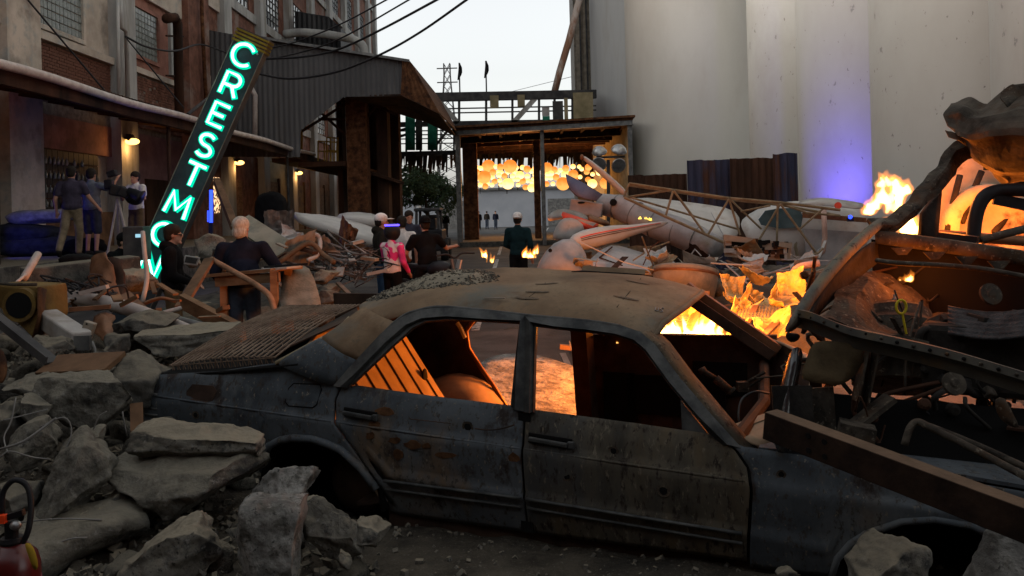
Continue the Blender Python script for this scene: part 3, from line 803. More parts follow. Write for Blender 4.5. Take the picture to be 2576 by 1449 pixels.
# flags
for k, (u, vt) in enumerate([(1155, 158), (1222, 153)]):
    t = thing('flag_pole', ['dark flag hanging on the pole nearer the corrugated shed', 'torn dark flag hanging on the pole nearer the silos'][k], 'flag', P(u + 1, 236, D), 'flags above the footbridge')
    m = MB(); m.tube([P(u + 2, 240, D), P(u, vt, D)], .04, 6); m.build('pole', DKSTEEL, t)
    rows = []
    for r in range(8):
        v = vt + r * 6.2
        wd = [2, 5, 8, 9, 10, 8, 5, 2][r]
        rows.append([P(u - 4 * (r / 7) + wd * s / 4, v, D + .1 * sin(s * 2 + r)) for s in range(5)])
    m = MB(); m.grid(rows); m.build('cloth', CLOTH('flag_cloth', (.015, .014, .016)), t, solid=.02, smooth=True)

# far lattice tower
lt = thing('lattice_tower', 'far steel lattice transmission tower rising behind the footbridge', 'tower', P(1131, 540, 250))
c0 = P(1134, 540, 250); ht = P(1131, 160, 250).z
m = MB()
def tw(t): return lerp(4.2, .9, min(1, t * 1.1))
lv = 14
for k in range(lv):
    z0, z1 = ht * k / lv, ht * (k + 1) / lv
    a, b = tw(k / lv), tw((k + 1) / lv)
    for (sx, sy, tx, ty) in ((-1, -1, 1, -1), (1, -1, 1, 1), (1, 1, -1, 1), (-1, 1, -1, -1)):
        p0, p1 = Vector((c0.x + sx * a, 250 + sy * a, z0)), Vector((c0.x + tx * b, 250 + ty * b, z1))
        q0, q1 = Vector((c0.x + tx * a, 250 + ty * a, z0)), Vector((c0.x + sx * b, 250 + sy * b, z1))
        m.tube([p0, p1], .11, 4); m.tube([q0, q1], .11, 4); m.tube([p0, q1], .2, 4)
m.build('lattice', DKSTEEL, lt)
for z in (ht * .78, ht * .88, ht * .97):
    m = MB(); m.beam((c0.x - 3, 250, z), (c0.x + 3, 250, z), .3, .3); m.build('cross_arm', DKSTEEL, lt)

# ================================================================ open steel shed with the lanterns
os_ = thing('open_steel_shed', 'open fronted rusty steel shed spanning the street with a sheet metal roof', 'shed', P(1365, 606, 42))
def dfr(u): return lerp(42, 39.4, (u - 1140) / 450)
fl = P(1140, 330, 42); fr = P(1592, 302, 39.4)
BK = Vector((0, 15, -.1))
m = MB(); m.grid([[P(1136, 322, 42) + Vector((0, -.4, 0)), P(1595, 294, 39.4) + Vector((0, -.4, 0))], [P(1136, 322, 42) + BK, P(1595, 294, 39.4) + BK]]); m.build('roof', RUST, os_, solid=.1)
m = MB(); m.beam(P(1140, 333, 42), P(1592, 306, 39.4), .25, .32, kind='C', t=.04); m.build('front_beam', GREYSTEEL, os_)
m = MB(); m.beam(P(1140, 326, 41.85), P(1592, 298, 39.25), .06, .12); m.build('eave_strip', RUST, os_)
for k in range(1, 6):
    o = Vector((0, k * 2.8, -.12))
    m = MB(); m.beam(P(1140, 336, 42) + o, P(1592, 310, 39.4) + o, .2, .35); m.build('roof_beam', RUST_DK, os_)
for k in range(9):
    u = lerp(1150, 1580, k / 8); p = P(u, interp(u, [(1140, 336), (1592, 309)]), dfr(u))
    m = MB(); m.beam(p + Vector((0, .2, -.02)), p + BK + Vector((0, 0, -.05)), .12, .14); m.build('purlin', RUST, os_)
for (u0, u1, d, mt, vt) in [(1144, 1157, 42.0, GREYSTEEL, 336), (1358, 1368, 41.0, GREYSTEEL, 326), (1578, 1590, 39.5, GREYSTEEL, 312), (1162, 1198, 45, RUST, 345), (1340, 1356, 44.5, RUST, 340), (1164, 1172, 54, RUST_DK, 360), (1486, 1494, 54, RUST_DK, 360)]:
    a, b = P(u0, vt, d), P(u1, vt, d)
    m = MB(); m.bb(a.x, b.x, d, d + (b.x - a.x), .0, a.z); m.build('post', mt, os_, bevel=.02)
a, b = P(1160, 606, 42.6), P(1600, 602, 39.8)
m = MB(); m.bb(a.x, b.x, 41.2, 57, 0, .24); m.build('floor_slab', CONC_DARK, os_)
# corrugated side wall on the silo side
pa = P(1582, 310, 39.8)
m = MB()
corrugated(m, 39.8, 55, lambda t: pa.z - .1, lambda t: .2, .9, .07, lambda t, z, o: Vector((pa.x + o - (t - 39.8) * .02, t, z)))
m.build('side_wall', BEIGEPAN, os_, solid=.03)
m = MB(); m.beam(P(1170, 358, 48), P(1560, 345, 46), .3, .5); m.build('roof_beam', RUST_DK, os_)
# ragged strips hanging at the back of the shed and under the bridge
random.seed(11)
m = MB()
for k in range(150):
    if k < 95: u, d, v0, L = random.uniform(1200, 1570), random.uniform(54, 56), 385, random.uniform(10, 45) if random.random() < .6 else random.uniform(30, 105)
    else: u, d, v0, L = random.uniform(985, 1150), random.uniform(45.5, 48), 388, random.uniform(8, 50)
    w = random.uniform(.06, .28)
    a, b = P(u, v0, d), P(u + random.uniform(-4, 4), v0 + L, d)
    m.add([a, a + Vector((w, .03, 0)), b + Vector((w * random.uniform(.1, .7), .05, 0)), b], [(0, 1, 2, 3)])
tag(m.build('hanging_strips', CLOTH('ragged_strips', (.03, .026, .022)), solid=.015), 'ragged dark strips hanging behind the lanterns and below the footbridge', 'strips', kind='stuff')
m = MB(); a, b = P(1200, 400, 55.5), P(1570, 366, 55.5); m.bb(a.x, b.x, 55.4, 55.6, a.z, b.z); m.build('rear_valance', RUST_DK, os_)
# tangled cable under the front beam
m = MB()
for k in range(7):
    u = 1220 + k * 45
    m.tube(spline([P(u, 335, 43), P(u + 10, 345 + 5 * (k % 3), 43), P(u + 25, 340, 43.2), P(u + 34, 350, 43), P(u + 55, 336, 43)]), .018, 5)
tag(m.build('tangled_cable', WIRE), 'tangled cable looping below the shed front beam', 'cable')

# paper lanterns
random.seed(3)
lant = None; lantb = None
spots, flat = [], []
def cluster(n, u0, u1, vc, hv):
    tries = 0
    k = 0
    while k < n and tries < 4000:
        tries += 1
        u = random.uniform(u0, u1); v = vc(u) + random.uniform(-hv, hv)
        d = random.uniform(46.5, 50.5)
        r = random.choice([.13, .15, .17, .2, .24, .28, .33, .38])
        p = P(u, v, d)
        if any((p - q).length < (r + s) * .95 for q, s in spots): continue
        if any((u - q2) ** 2 + (v - q3) ** 2 < ((r + s2) * F / 48 * .72) ** 2 for q2, q3, s2 in flat): continue
        flat.append((u, v, r))
        spots.append((p, r)); k += 1
cluster(50, 1178, 1346, lambda u: 450 - 10 * sin((u - 1178) / 168 * pi), 26)
cluster(32, 1374, 1530, lambda u: 446 - 4 * sin((u - 1374) / 150 * pi), 24)
for k, (p, r) in enumerate(spots):
    bright = r < .16 or random.random() < .22
    base = lantb if bright else lant
    if base is None:
        m = MB(); m.ell((0, 0, 0), 1, seg=20, rings=12)
        o = m.build('paper_lantern', E_LANTB if bright else E_LANT, smooth=True)
        if bright: lantb = o
        else: lant = o
    else:
        o = base.copy(); COL.objects.link(o)
    o.location = p; o.scale = (r, r, r * .96)
    if k % 20 == 7:
        ld = bpy.data.lights.new('lantern_glow', 'POINT'); ld.energy = 70; ld.color = (1, .42, .12); ld.shadow_soft_size = .5
        lo = bpy.data.objects.new('lantern_glow', ld); COL.objects.link(lo); lo.parent = o; lo.location = (0, -2.5, 0)
    if bright and r < .16: tag(o, 'small bright yellow white globe among the hanging paper lanterns', 'lantern', 'small bright globes in the lantern cluster')
    elif bright: tag(o, 'larger bright yellow paper lantern hanging in the cluster', 'lantern', 'bright yellow lanterns in the cluster')
    else: tag(o, 'glowing orange round paper lantern hanging in the open shed', 'lantern', 'orange paper lanterns in the shed')

# stadium lamps on a stand
sl = thing('lamp_stand', 'stand with a crossbar carrying four round metal floodlights in front of the shed', 'floodlights', P(1530, 560, 30))
m = MB(); m.tube([P(1531, 600, 30), P(1530, 402, 30)], .06, 8); m.build('mast', DKSTEEL, sl)
m = MB(); m.beam(P(1500, 396, 30), P(1572, 394, 30), .07, .07); m.build('crossbar', DKSTEEL, sl)
for (u, v, rx, down) in ((1508, 382, 19, 1), (1557, 378, 20, 1), (1507, 413, 19, 0), (1556, 416, 19, 0)):
    p = P(u, v, 30); r = rx * 30 / F
    R = Matrix.Translation(p) @ Euler((radians(-70 if not down else 35), 0, radians(-15 if u < 1530 else 15))).to_matrix().to_4x4()
    m = MB(); m.lathe([(r * .15, r * .75), (r * .55, r * .6), (r * .85, r * .3), (r, 0), (r * 1.02, -.02), (r * .9, -.03)], 20, R); o = m.build('reflector', CHROME, sl, smooth=True)
    m = MB(); m.lathe([(r * .9, -.02), (r * .88, -.035)], 20, R); m.build('lens', GREYSTEEL, o)
    m = MB(); m.tube([p, P(u + (4 if u < 1530 else -4), 396, 30)], .02, 6); m.build('yoke', DKSTEEL, sl)

# ================================================================ silos
def silo(label, x, y, r, h, mat, z0=0):
    m = MB()
    m.lathe([(r, z0), (r, h), (r * .97, h + .3), (.1, h + .9)], 96, Matrix.Translation((x, y, 0)))
    o = m.build('grain_silo', mat, smooth=True)
    md = o.modifiers.new('es', 'EDGE_SPLIT')
    return tag(o, label, 'silo', 'row of concrete silos')
silo('white concrete silo standing beside the photographer', 11.75, 4.25, 2.75, 26, SILO)
silo('white concrete silo at the edge of the wrecked engine bay side', 11.75, 9.75, 2.75, 26, SILO)
silo('white spotted concrete silo behind the crumpled car roof', 11.75, 15.25, 2.75, 26, SILO)
silo('white concrete silo with spatter marks right of the blue glow', 11.75, 20.75, 2.75, 26, SILO)
silo('white concrete silo washed by the blue light', 11.75, 26.25, 2.75, 26, SILO)
silo('white concrete silo standing behind the tall rusty sheets', 11.75, 31.75, 2.75, 26, SILO)
silo('broad brownish white silo beside the open steel shed', 9.65, 42.3, 3.8, 28, SILO2)
silo('grey silo rising behind the shed roof at the bridge end', 8.9, 50.6, 4.0, 30, SILO_GREY)
# corrugated elevator tower and inclined pipe
et = thing('elevator_tower', 'narrow pale corrugated elevator tower with dark vertical seams beside the grey silo', 'tower', P(1470, 560, 56))
a, b = P(1447, 232, 56), P(1500, 0, 56)
m = MB(); corrugated(m, a.x, b.x, lambda t: 34, lambda t: 0.0, .5, .06, lambda t, z, o: Vector((t, 56 + o, z))); m.build('front_cladding', BEIGEP, et, solid=.02)
m = MB(); m.bb(a.x + .05, b.x, 56.1, 60, 0, 34); m.build('frame', BEIGEP, et)
for u in (1460, 1476, 1487):
    p = P(u, 100, 55.8); m = MB(); m.bb(p.x - .05, p.x + .05, 55.8, 55.9, 9.5, 34); m.build('seam', DKSTEEL, et)
m = MB(); m.tube([P(1395, 232, 49), P(1408, 180, 49), P(1432, 100, 49), P(1462, -20, 49)], .2, 8)
tag(m.build('inclined_pipe', MAT('pipe_rust_white', [(0.35, (.3, .16, .1)), (.65, (.5, .42, .36))], 2, stretch=(1, 1, .4)), smooth=True), 'long inclined rusty white pipe rising above the footbridge', 'pipe')
# rusty sheet fence
fence = [(1580, 1728, 441, 19.6, RUST_DK), (1728, 1798, 404, 19.2, RUST_BLUE), (1796, 1838, 402, 19.5, RUST_BLUE), (1836, 1946, 399, 19.3, RUST_DK), (1944, 2006, 387, 18.9, RUST_BLUE)]
labs = ['low dark rusty corrugated sheet next to the open shed', 'blue tinted rusty sheet joining the low rusty sheet', 'narrow blue rusty sheet between two wider sheets', 'wide brown rusty corrugated sheet before the white silo', 'tallest streaked rusty sheet at the end of the sheet wall']
for (u0, u1, vt, d, mt), lb in zip(fence, labs):
    a, b = P(u0, vt, d), P(u1, vt, d)
    m = MB(); corrugated(m, a.x, b.x, lambda t: a.z + .03 * fbm(t * 3, 1), lambda t: -.05, .16, .022, lambda t, z, o: Vector((t, d + o, z)))
    tag(m.build('rusty_sheet', mt, solid=.012), lb, 'metal sheet', 'tall rusty sheets before the silos')

# added unseen brick block behind the viewpoint, cuts light reaching the foreground
bs = thing('light_blocking_store', 'unseen brick block added behind the viewpoint to darken the foreground', 'building', (0, -3.4, 0))
m = MB(); m.bb(-8, 9, -9, -3.4, 0, 6.0); m.build('wall', BRICK, bs)
m = MB(); m.bb(-8.2, 9.2, -9.2, -3.0, 6.0, 6.25); m.build('roof', RUST_DK, bs)
for x in (-6, -2, 2, 6):
    m = MB(); m.bb(x, x + 1.8, -3.42, -3.36, .1, 2.6); m.build('door', RUST_DK, bs)
# ================================================================ beyond: white warehouse, tree, far people handled later
fw = thing('white_warehouse', 'long low pale warehouse closing the far end of the street', 'building', (0, 95, 0))
m = MB(); m.bb(-34, 60, 95, 115, 0, 4.1); m.build('wall', MAT('far_wall', [(.3, (.2, .215, .24)), (.7, (.25, .265, .29))], .3, bump=.1), fw)
m = MB(); m.bb(-34.3, 60.3, 94.6, 115.4, 4.1, 4.35); m.build('roof', GREYSTEEL, fw)
for x in (-20, -8, 4, 16): 
    m = MB(); m.bb(x, x + 3, 94.9, 95, 0, 3); m.build('door', GREYSTEEL, fw)
def leaf_tree(name, label, base, h, rx, rz, n, seed, group=None):
    random.seed(seed)
    base = Vector(base)
    t = thing(name, label, 'tree', base, group)
    m = MB()
    m.tube([base, base + Vector((.1, 0, h * .3)), base + Vector((-.1, .1, h * .6))], [.22, .16, .09], 8)
    for k in range(7):
        a = random.uniform(0, 6.28); s = base + Vector((0, 0, h * random.uniform(.3, .55)))
        m.tube([s, s + Vector((cos(a) * rx * .4, sin(a) * rx * .4, h * .15)), s + Vector((cos(a) * rx * .75, sin(a) * rx * .7, h * .25))], [.08, .05, .02], 6)
    m.build('trunk', BARK, t)
    m = MB()
    cl = [(Vector((max(-.9, min(.9, random.gauss(0, .5))) * rx, max(-.9, min(.9, random.gauss(0, .5))) * rx, h * .68 + random.gauss(0, .42) * rz)), random.uniform(.35, .8)) for _ in range(26)]
    for k in range(n):
        c, r = random.choice(cl)
        v = Vector((random.gauss(0, 1), random.gauss(0, 1), random.gauss(0, .8)))
        v = v.normalized() * r * random.uniform(.5, 1.15) * rx * .38
        p = base + c + v
        s = random.uniform(.07, .15)
        a = Vector((random.gauss(0, 1), random.gauss(0, 1), random.gauss(0, 1))).normalized()
        b = a.orthogonal().normalized()
        m.add([p - a * s, p + b * s * .5, p + a * s, p - b * s * .5], [(0, 1, 2, 3)])
    m.build('crown', LEAF, t)
leaf_tree('broadleaf_tree', 'dark leafy tree under the footbridge beside the open shed', (-6.0, 60, 0), 4.9, 2.6, 1.5, 9000, 4)
leaf_tree('broadleaf_tree', 'small dark tree half hidden behind the rusty columns', (-8.6, 63, 0), 4.6, 1.8, 1.3, 5000, 6)
# pole in front of the tree
m = MB(); m.tube([P(1008, 600, 48), P(1004, 470, 48)], .09, 8); tag(m.build('steel_pole', GREYSTEEL), 'slim grey pole standing in front of the dark tree', 'pole')
fb = thing('white_hut', 'small pale louvred hut at the corner of the dock', 'hut', P(990, 560, 52))
a, b = P(977, 600, 50), P(993, 478, 50)
m = MB(); m.bb(a.x, b.x, 50, 52, 0, b.z); m.build('wall', PLASTER_GREY, fb)
for k in range(7):
    z = 1.0 + k * .22; m = MB(); m.bb(a.x + .05, b.x - .05, 49.95, 50.0, z, z + .1); m.build('louvre', DKSTEEL, fb)

# ================================================================ cables
def cable(label, pts, r=.03, mat=None, cat='cable', group='cables strung over the street'):
    m = MB(); m.tube(spline([P(*p) for p in pts], 8), r, 6)
    return tag(m.build('overhead_cable', mat or WIRE, smooth=True), label, cat, group)
cable('thin upper cable rising from the warehouse into the sky', [(660, 126, 29), (739, 107, 28), (852, 63, 26), (990, -10, 23)], .025)
cable('second thin cable rising from behind the neon sign top', [(640, 146, 29), (697, 145, 29), (794, 121, 28), (878, 86, 26), (1045, -10, 23)], .025)
cable('thick cable sagging in front of the corrugated shed roof', [(630, 147, 29), (668, 148, 29), (762, 143, 28), (849, 125, 27), (956, 76, 25), (1120, -12, 22)], .036)
cable('lowest thick cable sagging across the corrugated wall', [(640, 184, 29), (729, 198, 28), (843, 182, 27), (953, 139, 25), (1057, 81, 24), (1190, -12, 21)], .036)
cable('straight stay wire crossing the near brick panel', [(62, -10, 17), (152, 97, 18), (275, 242, 19)], .02, group='wires on the warehouse')
cable('stay wire running down to the canopy edge by the pipe', [(316, 94, 23), (463, 272, 21.8)], .02, group='wires on the warehouse')
cable('sagging cable bundle between the conduit and the brick pier', [(316, 92, 23), (370, 118, 24), (440, 128, 26), (505, 112, 29), (575, 135, 30)], .03, group='wires on the warehouse')
cable('faint power line far beyond the footbridge', [(1280, 232, 200), (1450, 190, 160)], .05, group='far power lines')
# ================================================================ burnt sedan in front
TH = radians(22)
CB = Vector((0.058, 3.9, 0)); CD = Vector((cos(TH), -sin(TH), 0)); CN = Vector((sin(TH), cos(TH), 0))
def C(s, n, z): return CB + CD * s + CN * n + Vector((0, 0, z))
def S(u, v, n):
    """photo position on the lengthwise car plane n metres in from the near side -> (s, z)"""
    r = P(u, v, 1.0) - Vector((0, 0, CH))
    t = (CB.dot(CN) + n) / r.dot(CN)
    p = r * t
    return (p - CB).dot(CD), CH + p.z
def CP(u, v, n):
    s, z = S(u, v, n)
    return C(s, n, z)
car = thing('burnt_sedan', 'burnt out windowless grey blue sedan with rusted roof among the rubble', 'car', C(0, .86, 0))
# body section: how far in from the outermost side at height z (tilted nose down)
SEC = [(.1, .085), (.17, .05), (.26, .022), (.315, .012), (.335, -.006), (.36, .012), (.45, .0), (.555, -.008), (.575, .012), (.66, .028), (.735, .062), (.78, .085)]
def sec(s, z): return interp(z + .055 * s, SEC)
BELT = [(-1.06, .786), (-.95, .792), (-.49, .762), (-.1, .742), (.01, .73), (.49, .701), (.81, .678), (.93, .63)]
REARCUT = [(.1, -.74), (.346, -.79), (.379, -.856), (.546, -.989), (.621, -1.053), (.72, -1.062), (.79, -1.045)]
FRONTCUT = [(.1, .945), (.212, .95), (.478, .973), (.559, .959), (.622, .912), (.684, .825), (.7, .815)]
RARCH = [(-2.4, .2), (-1.53, .2), (-1.5, .38), (-1.451, .47), (-1.38, .505), (-1.3, .522), (-1.179, .525), (-1.1, .51), (-1.015, .484), (-.901, .404), (-.813, .305), (-.794, .189), (-.7, .17)]
FARCH = [(.9, .14), (1.27, .14), (1.3, .235), (1.35, .3), (1.41, .348), (1.54, .41), (1.652, .43), (1.78, .42), (1.9, .36), (1.99, .26), (2.02, .14), (2.5, .14)]
def panel(name, Lf, Rf, bot, top, mat, ns=24, nz=20, off=0.0, thick=.012, dent=0.004):
    rows = []
    for j in range(nz + 1):
        row = []
        for i in range(ns + 1):
            t = i / ns
            z = .5
            s = 0
            for _ in range(5):
                s = lerp(Lf(z), Rf(z), t)
                z = lerp(bot(s), top(s), j / nz)
            row.append(C(s, sec(s, z) + off + dent * fbm(s * 3, z * 3, 7), z))
        rows.append(row)
    m = MB(); m.grid(rows)
    return m.build(name, mat, car, smooth=True, solid=thick)
belt = lambda s: interp(s, BELT)
DECK = [(-2.32, .74), (-2.27, .79), (-1.8, .828), (-1.452, .885), (-1.06, .79), (-1.0, .785)]
q = panel('rear_quarter_panel', lambda z: -2.3 - .03 * sin(z * 5), lambda z: interp(z, REARCUT) - .006, lambda s: interp(s, RARCH), lambda s: interp(s, DECK), CARBLUE, 60, 22)
panel('rear_door', lambda z: interp(z, REARCUT) + .006, lambda z: -.046, lambda s: max(.165, interp(s, RARCH) if s < -.76 else 0), belt, CARBLUE, 34, 26)
panel('front_door', lambda z: -.034, lambda z: interp(z, FRONTCUT) - .006, lambda s: .165, belt, CARDOOR, 36, 26)
panel('front_fender', lambda z: interp(z, FRONTCUT) + .008, lambda z: 2.25, lambda s: interp(s, FARCH), lambda s: interp(s, [(.8, .69), (.93, .64), (1.3, .615), (2.25, .53)]), CARBLUE, 60, 20)
# liner behind the gaps and sill
m = MB(); m.grid([[C(-.8, .1, .1), C(1.25, .1, .1)], [C(-.8, .1, .3), C(1.25, .1, .3)]]); m.build('sill', CARSOOT, car, solid=.04)
for (s, z0, z1) in ((-.04, .17, .72),): 
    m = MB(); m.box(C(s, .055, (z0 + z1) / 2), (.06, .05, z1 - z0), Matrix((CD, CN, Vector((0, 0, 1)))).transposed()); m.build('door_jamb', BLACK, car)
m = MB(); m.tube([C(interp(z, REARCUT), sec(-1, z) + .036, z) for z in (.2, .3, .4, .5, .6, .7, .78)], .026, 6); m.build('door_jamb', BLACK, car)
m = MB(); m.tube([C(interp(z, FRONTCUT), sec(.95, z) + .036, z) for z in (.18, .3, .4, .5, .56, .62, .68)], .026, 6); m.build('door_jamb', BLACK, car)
# wheel arch lips and wells
m = MB(); m.tube([C(s, -.012, z) for s, z in RARCH[2:-2]], .02, 8); m.build('arch_lip', CARBLUE, car, smooth=True)
m = MB(); m.tube([C(s, -.01, z) for s, z in FARCH[1:-1]], .014, 8); m.build('arch_lip', CARBLUE, car, smooth=True)
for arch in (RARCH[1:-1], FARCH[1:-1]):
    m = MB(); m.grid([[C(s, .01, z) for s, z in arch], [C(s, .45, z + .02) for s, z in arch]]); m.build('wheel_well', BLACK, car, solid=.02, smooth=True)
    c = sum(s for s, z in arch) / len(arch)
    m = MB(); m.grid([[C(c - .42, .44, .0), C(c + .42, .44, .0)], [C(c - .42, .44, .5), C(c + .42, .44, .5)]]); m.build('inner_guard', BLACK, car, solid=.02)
# rear brake drum showing under the arch
R = Matrix.Translation(C(-1.08, .3, .24)) @ Matrix((CD, Vector((0, 0, 1)), CN)).transposed().to_4x4()
m = MB(); m.lathe([(.05, -.08), (.1, -.07), (.17, -.05), (.18, 0), (.18, .08), (.05, .09)], 24, R); m.build('brake_drum', CARSOOT, car, smooth=True)
# side moulding strips
MOLD = [(-.78, .352), (-.06, .34), (.94, .292)]
for s0, s1 in ((-.77, -.055), (-.025, .93)):
    m = MB(); m.tube([C(s, -.012, interp(s, MOLD)) for s in [lerp(s0, s1, k / 8) for k in range(9)]], .009, 6); m.build('side_moulding', CARRIM, car, smooth=True)
    m = MB(); m.tube([C(s, -.0, interp(s, MOLD) - .045) for s in [lerp(s0, s1, k / 8) for k in range(9)]], .008, 6); m.build('side_moulding', CARRIM, car, smooth=True)
for s0, s1 in ((-2.2, -1.07), (-1.04, -.052), (-.028, .95)):
    m = MB(); m.tube([C(s, -.006, .562 - .055 * s) for s in [lerp(s0, s1, k / 8) for k in range(9)]], .0065, 6); m.build('body_crease', CARBLUE if s1 < 0 else CARDOOR, car, smooth=True)
# door handles
for (u0, v0, u1, v1) in ((862, 1036, 945, 1050), (1327, 1101, 1437, 1119)):
    a, b = CP(u0, v0, -.005), CP(u1, v1, -.005)
    m = MB(); m.beam(a + CN * .012, b + CN * .012, .012, .045); h = m.build('door_handle', BLACK, car, bevel=.004)
    m = MB(); m.beam(a - CN * .018 + CD * .012, b - CN * .018 - CD * .012, .018, .022); m.build('grip', CARRIM, h, bevel=.006)
    m = MB(); m.box(b - CN * .006, (.03, .02, .03), Matrix((CD, CN, Vector((0, 0, 1)))).transposed()); m.build('lock_cylinder', CARRIM, h, bevel=.004)
# fuel flap
fs = [S(u, v, 0) for u, v in ((725, 969), (790, 972), (797, 985), (792, 1020), (783, 1027), (722, 1022), (713, 1012), (716, 980))]
m = MB(); m.tube([C(s, sec(s, z) - .006, z) for s, z in fs + fs[:1]], .0035, 6); m.build('fuel_flap_gap', BLACK, car)
m = MB(); m.prism([C(s, sec(s, z) - .008, z) for s, z in [(lerp(s, sum(q[0] for q in fs) / 8, .06), lerp(z, sum(q[1] for q in fs) / 8, .06)) for s, z in fs]], CN * .003); m.build('fuel_flap', CARBLUE, car)
# dark bare patch on the quarter, bullet holes with torn rims
RUSTH = MAT('hole_rim', [(.3, (.03, .022, .015)), (.7, (.075, .06, .045))], 30, bump=.3)
def hole(u, v, r, n=0.0, mat=None, blob=1.0, seed=0):
    s, z = S(u, v, n); n0 = sec(s, z)
    rim, inn = [], []
    for k in range(14):
        a = 2 * pi * k / 14; rr = r * (1 + .22 * fbm(cos(a) * 1.3 + seed, sin(a) * 1.3))
        rim.append(C(s + cos(a) * rr * 1.7, n0 - .009, z + sin(a) * rr * 1.5)); inn.append(C(s + cos(a) * rr * .95, n0 - .0078, z + sin(a) * rr * .95))
    m = MB(); m.grid([rim + rim[:1], inn + inn[:1]]); o = m.build('bullet_hole', mat or RUSTH, car, smooth=True)
    m = MB(); m.prism([p - CN * .0014 for p in inn], CN * .003); m.build('hole_void', BLACK, o)
for k, (u, v, r) in enumerate([(848, 905, .011), (1174, 1076, .018), (1542, 1136, .014), (1428, 1197, .015), (1670, 1233, .018), (496, 1043, .014), (1965, 1195, .012)]): hole(u, v, r, 0.0 if k else .05, None, 1, k * 3.1)
def flake(pts, mat, name='bare_patch', lift=.009):
    ss = [S(u, v, 0) for u, v in pts]
    m = MB(); m.prism([C(s, sec(s, z) - lift, z) for s, z in ss], CN * .003); return m.build(name, mat, car)
flake([(478, 968), (530, 972), (541, 985), (533, 1012), (500, 1012), (468, 1000), (466, 985)], CARSOOT)
RUSTP = MAT('rust_patch', [(.3, (.055, .026, .012)), (.7, (.11, .055, .026))], 20, rough=.95, bump=.5, bdist=.004)
random.seed(21)
for (u, v, a, b) in [(965, 1037, 26, 12), (940, 1069, 18, 7), (935, 1095, 13, 10), (995, 1107, 16, 9), (1040, 1118, 22, 12), (1003, 1143, 16, 14), (1075, 1120, 12, 8), (1195, 1135, 14, 9), (1295, 1148, 16, 12), (1120, 1143, 30, 9)]:
    pts = []
    for k in range(11):
        an = 2 * pi * k / 11; rr = random.uniform(.7, 1.15)
        pts.append((u + cos(an) * a * rr, v + sin(an) * b * rr))
    flake(pts, RUSTP, 'rust_patch', .008)
# weld bead scrawl on the rear door
m = MB(); m.tube([CP(1195 + k * 9, 1078 + 8 * sin(k / 11 * 3.1) - k * .9, -.012) for k in range(12)], .0035, 5); m.build('weld_bead', CARSOOT, car)
m = MB(); m.tube([CP(1030 + k * 8, 1053 + k * .9 + (k % 2), -.012) for k in range(14)], .0025, 5); m.build('weld_bead', CARSOOT, car)

# ---- window frames of the two near doors
def fn(z, s): return .05 + max(0, z + .05 * s - .74) * .33
def fpt(u, v):
    n = .1
    for _ in range(3):
        s, z = S(u, v, n); n = fn(z, s)
    return C(s, n, z)
def frame(name, outer, inner, mat=CARRIM):
    A, B = [fpt(*p) for p in outer], [fpt(*p) for p in inner]
    mid = [lerp(a, b, .45) - CN * .016 for a, b in zip(A, B)]
    m = MB(); m.grid([A, mid, [lerp(a, b, .55) + CN * .004 for a, b in zip(A, B)], B]); return m.build(name, mat, car, solid=.022, off=-1)
frame('rear_window_frame', [(846, 975), (884, 930), (963, 845), (1012, 804), (1062, 783), (1130, 777), (1230, 786), (1321, 798), (1321, 900), (1319, 1036)],
      [(890, 969), (915, 945), (990, 874), (1043, 827), (1074, 812), (1130, 807), (1230, 811), (1309, 816), (1298, 900), (1286, 1024)])
frame('front_window_frame', [(1325, 1037), (1326, 900), (1326, 799), (1400, 804), (1480, 812), (1560, 825), (1610, 842), (1645, 872), (1703, 950), (1780, 1040), (1862, 1131)],
      [(1347, 1038), (1350, 900), (1353, 823), (1400, 829), (1478, 837), (1550, 846), (1592, 861), (1620, 884), (1676, 960), (1735, 1032), (1790, 1098)])
m = MB(); m.prism([fpt(1712, 1009), fpt(1716, 1089), fpt(1786, 1099)], CN * .02); m.build('quarter_light_panel', CARRIM, car)
# drip rail over both doors
m = MB(); m.tube(spline([fpt(u, v) - CN * .012 for u, v in ((940, 868), (1008, 802), (1060, 780), (1130, 773), (1330, 794), (1480, 808), (1563, 821))], 4), .011, 8); m.build('drip_rail', CARRIM, car, smooth=True)
# near windscreen pillar
A = [fpt(u, v) + CN * .0 for u, v in ((1600, 836), (1645, 870), (1703, 948), (1780, 1038), (1864, 1132))]
B = [CP(u, v, n) for u, v, n in ((1640, 836, .26), (1676, 868, .22), (1735, 948, .18), (1812, 1040, .13), (1895, 1138, .08))]
m = MB(); m.grid([A, [lerp(a, b, .5) - CN * .012 for a, b in zip(A, B)], B, [b + CN * .05 for b in B]]); m.build('windscreen_pillar', CARDOOR, car, solid=.02, smooth=True)

# ---- roof
RAILZ = [(-1.4, .99), (-1.2, 1.06), (-1.01, 1.112), (-.8, 1.172), (-.6, 1.192), (-.4, 1.194), (-.09, 1.172), (.25, 1.148), (.42, 1.118), (.55, 1.085), (.7, 1.04)]
def roofz(s, n):
    t = (n - .95) / .75
    dent = -.035 * math.exp(-((s + .35) / .28) ** 2 - ((n - .75) / .3) ** 2) + .012 * math.exp(-((s - .05) / .15) ** 2 - ((n - .6) / .25) ** 2)
    edge = -.05 * max(0, (.34 - n) / .14) ** 2 - .05 * max(0, (n - 1.48) / .14) ** 2
    return interp(s, RAILZ) + .128 * (1 - t * t) + dent + edge + .006 * fbm(s * 3, n * 3) + .002
def rs0(n): return -.98 - .36 * max(0, 1 - ((n - .92) / .7) ** 2)
def rs1(n): return .515 + .11 * max(0, 1 - ((n - .85) / .65) ** 2)
rows = []
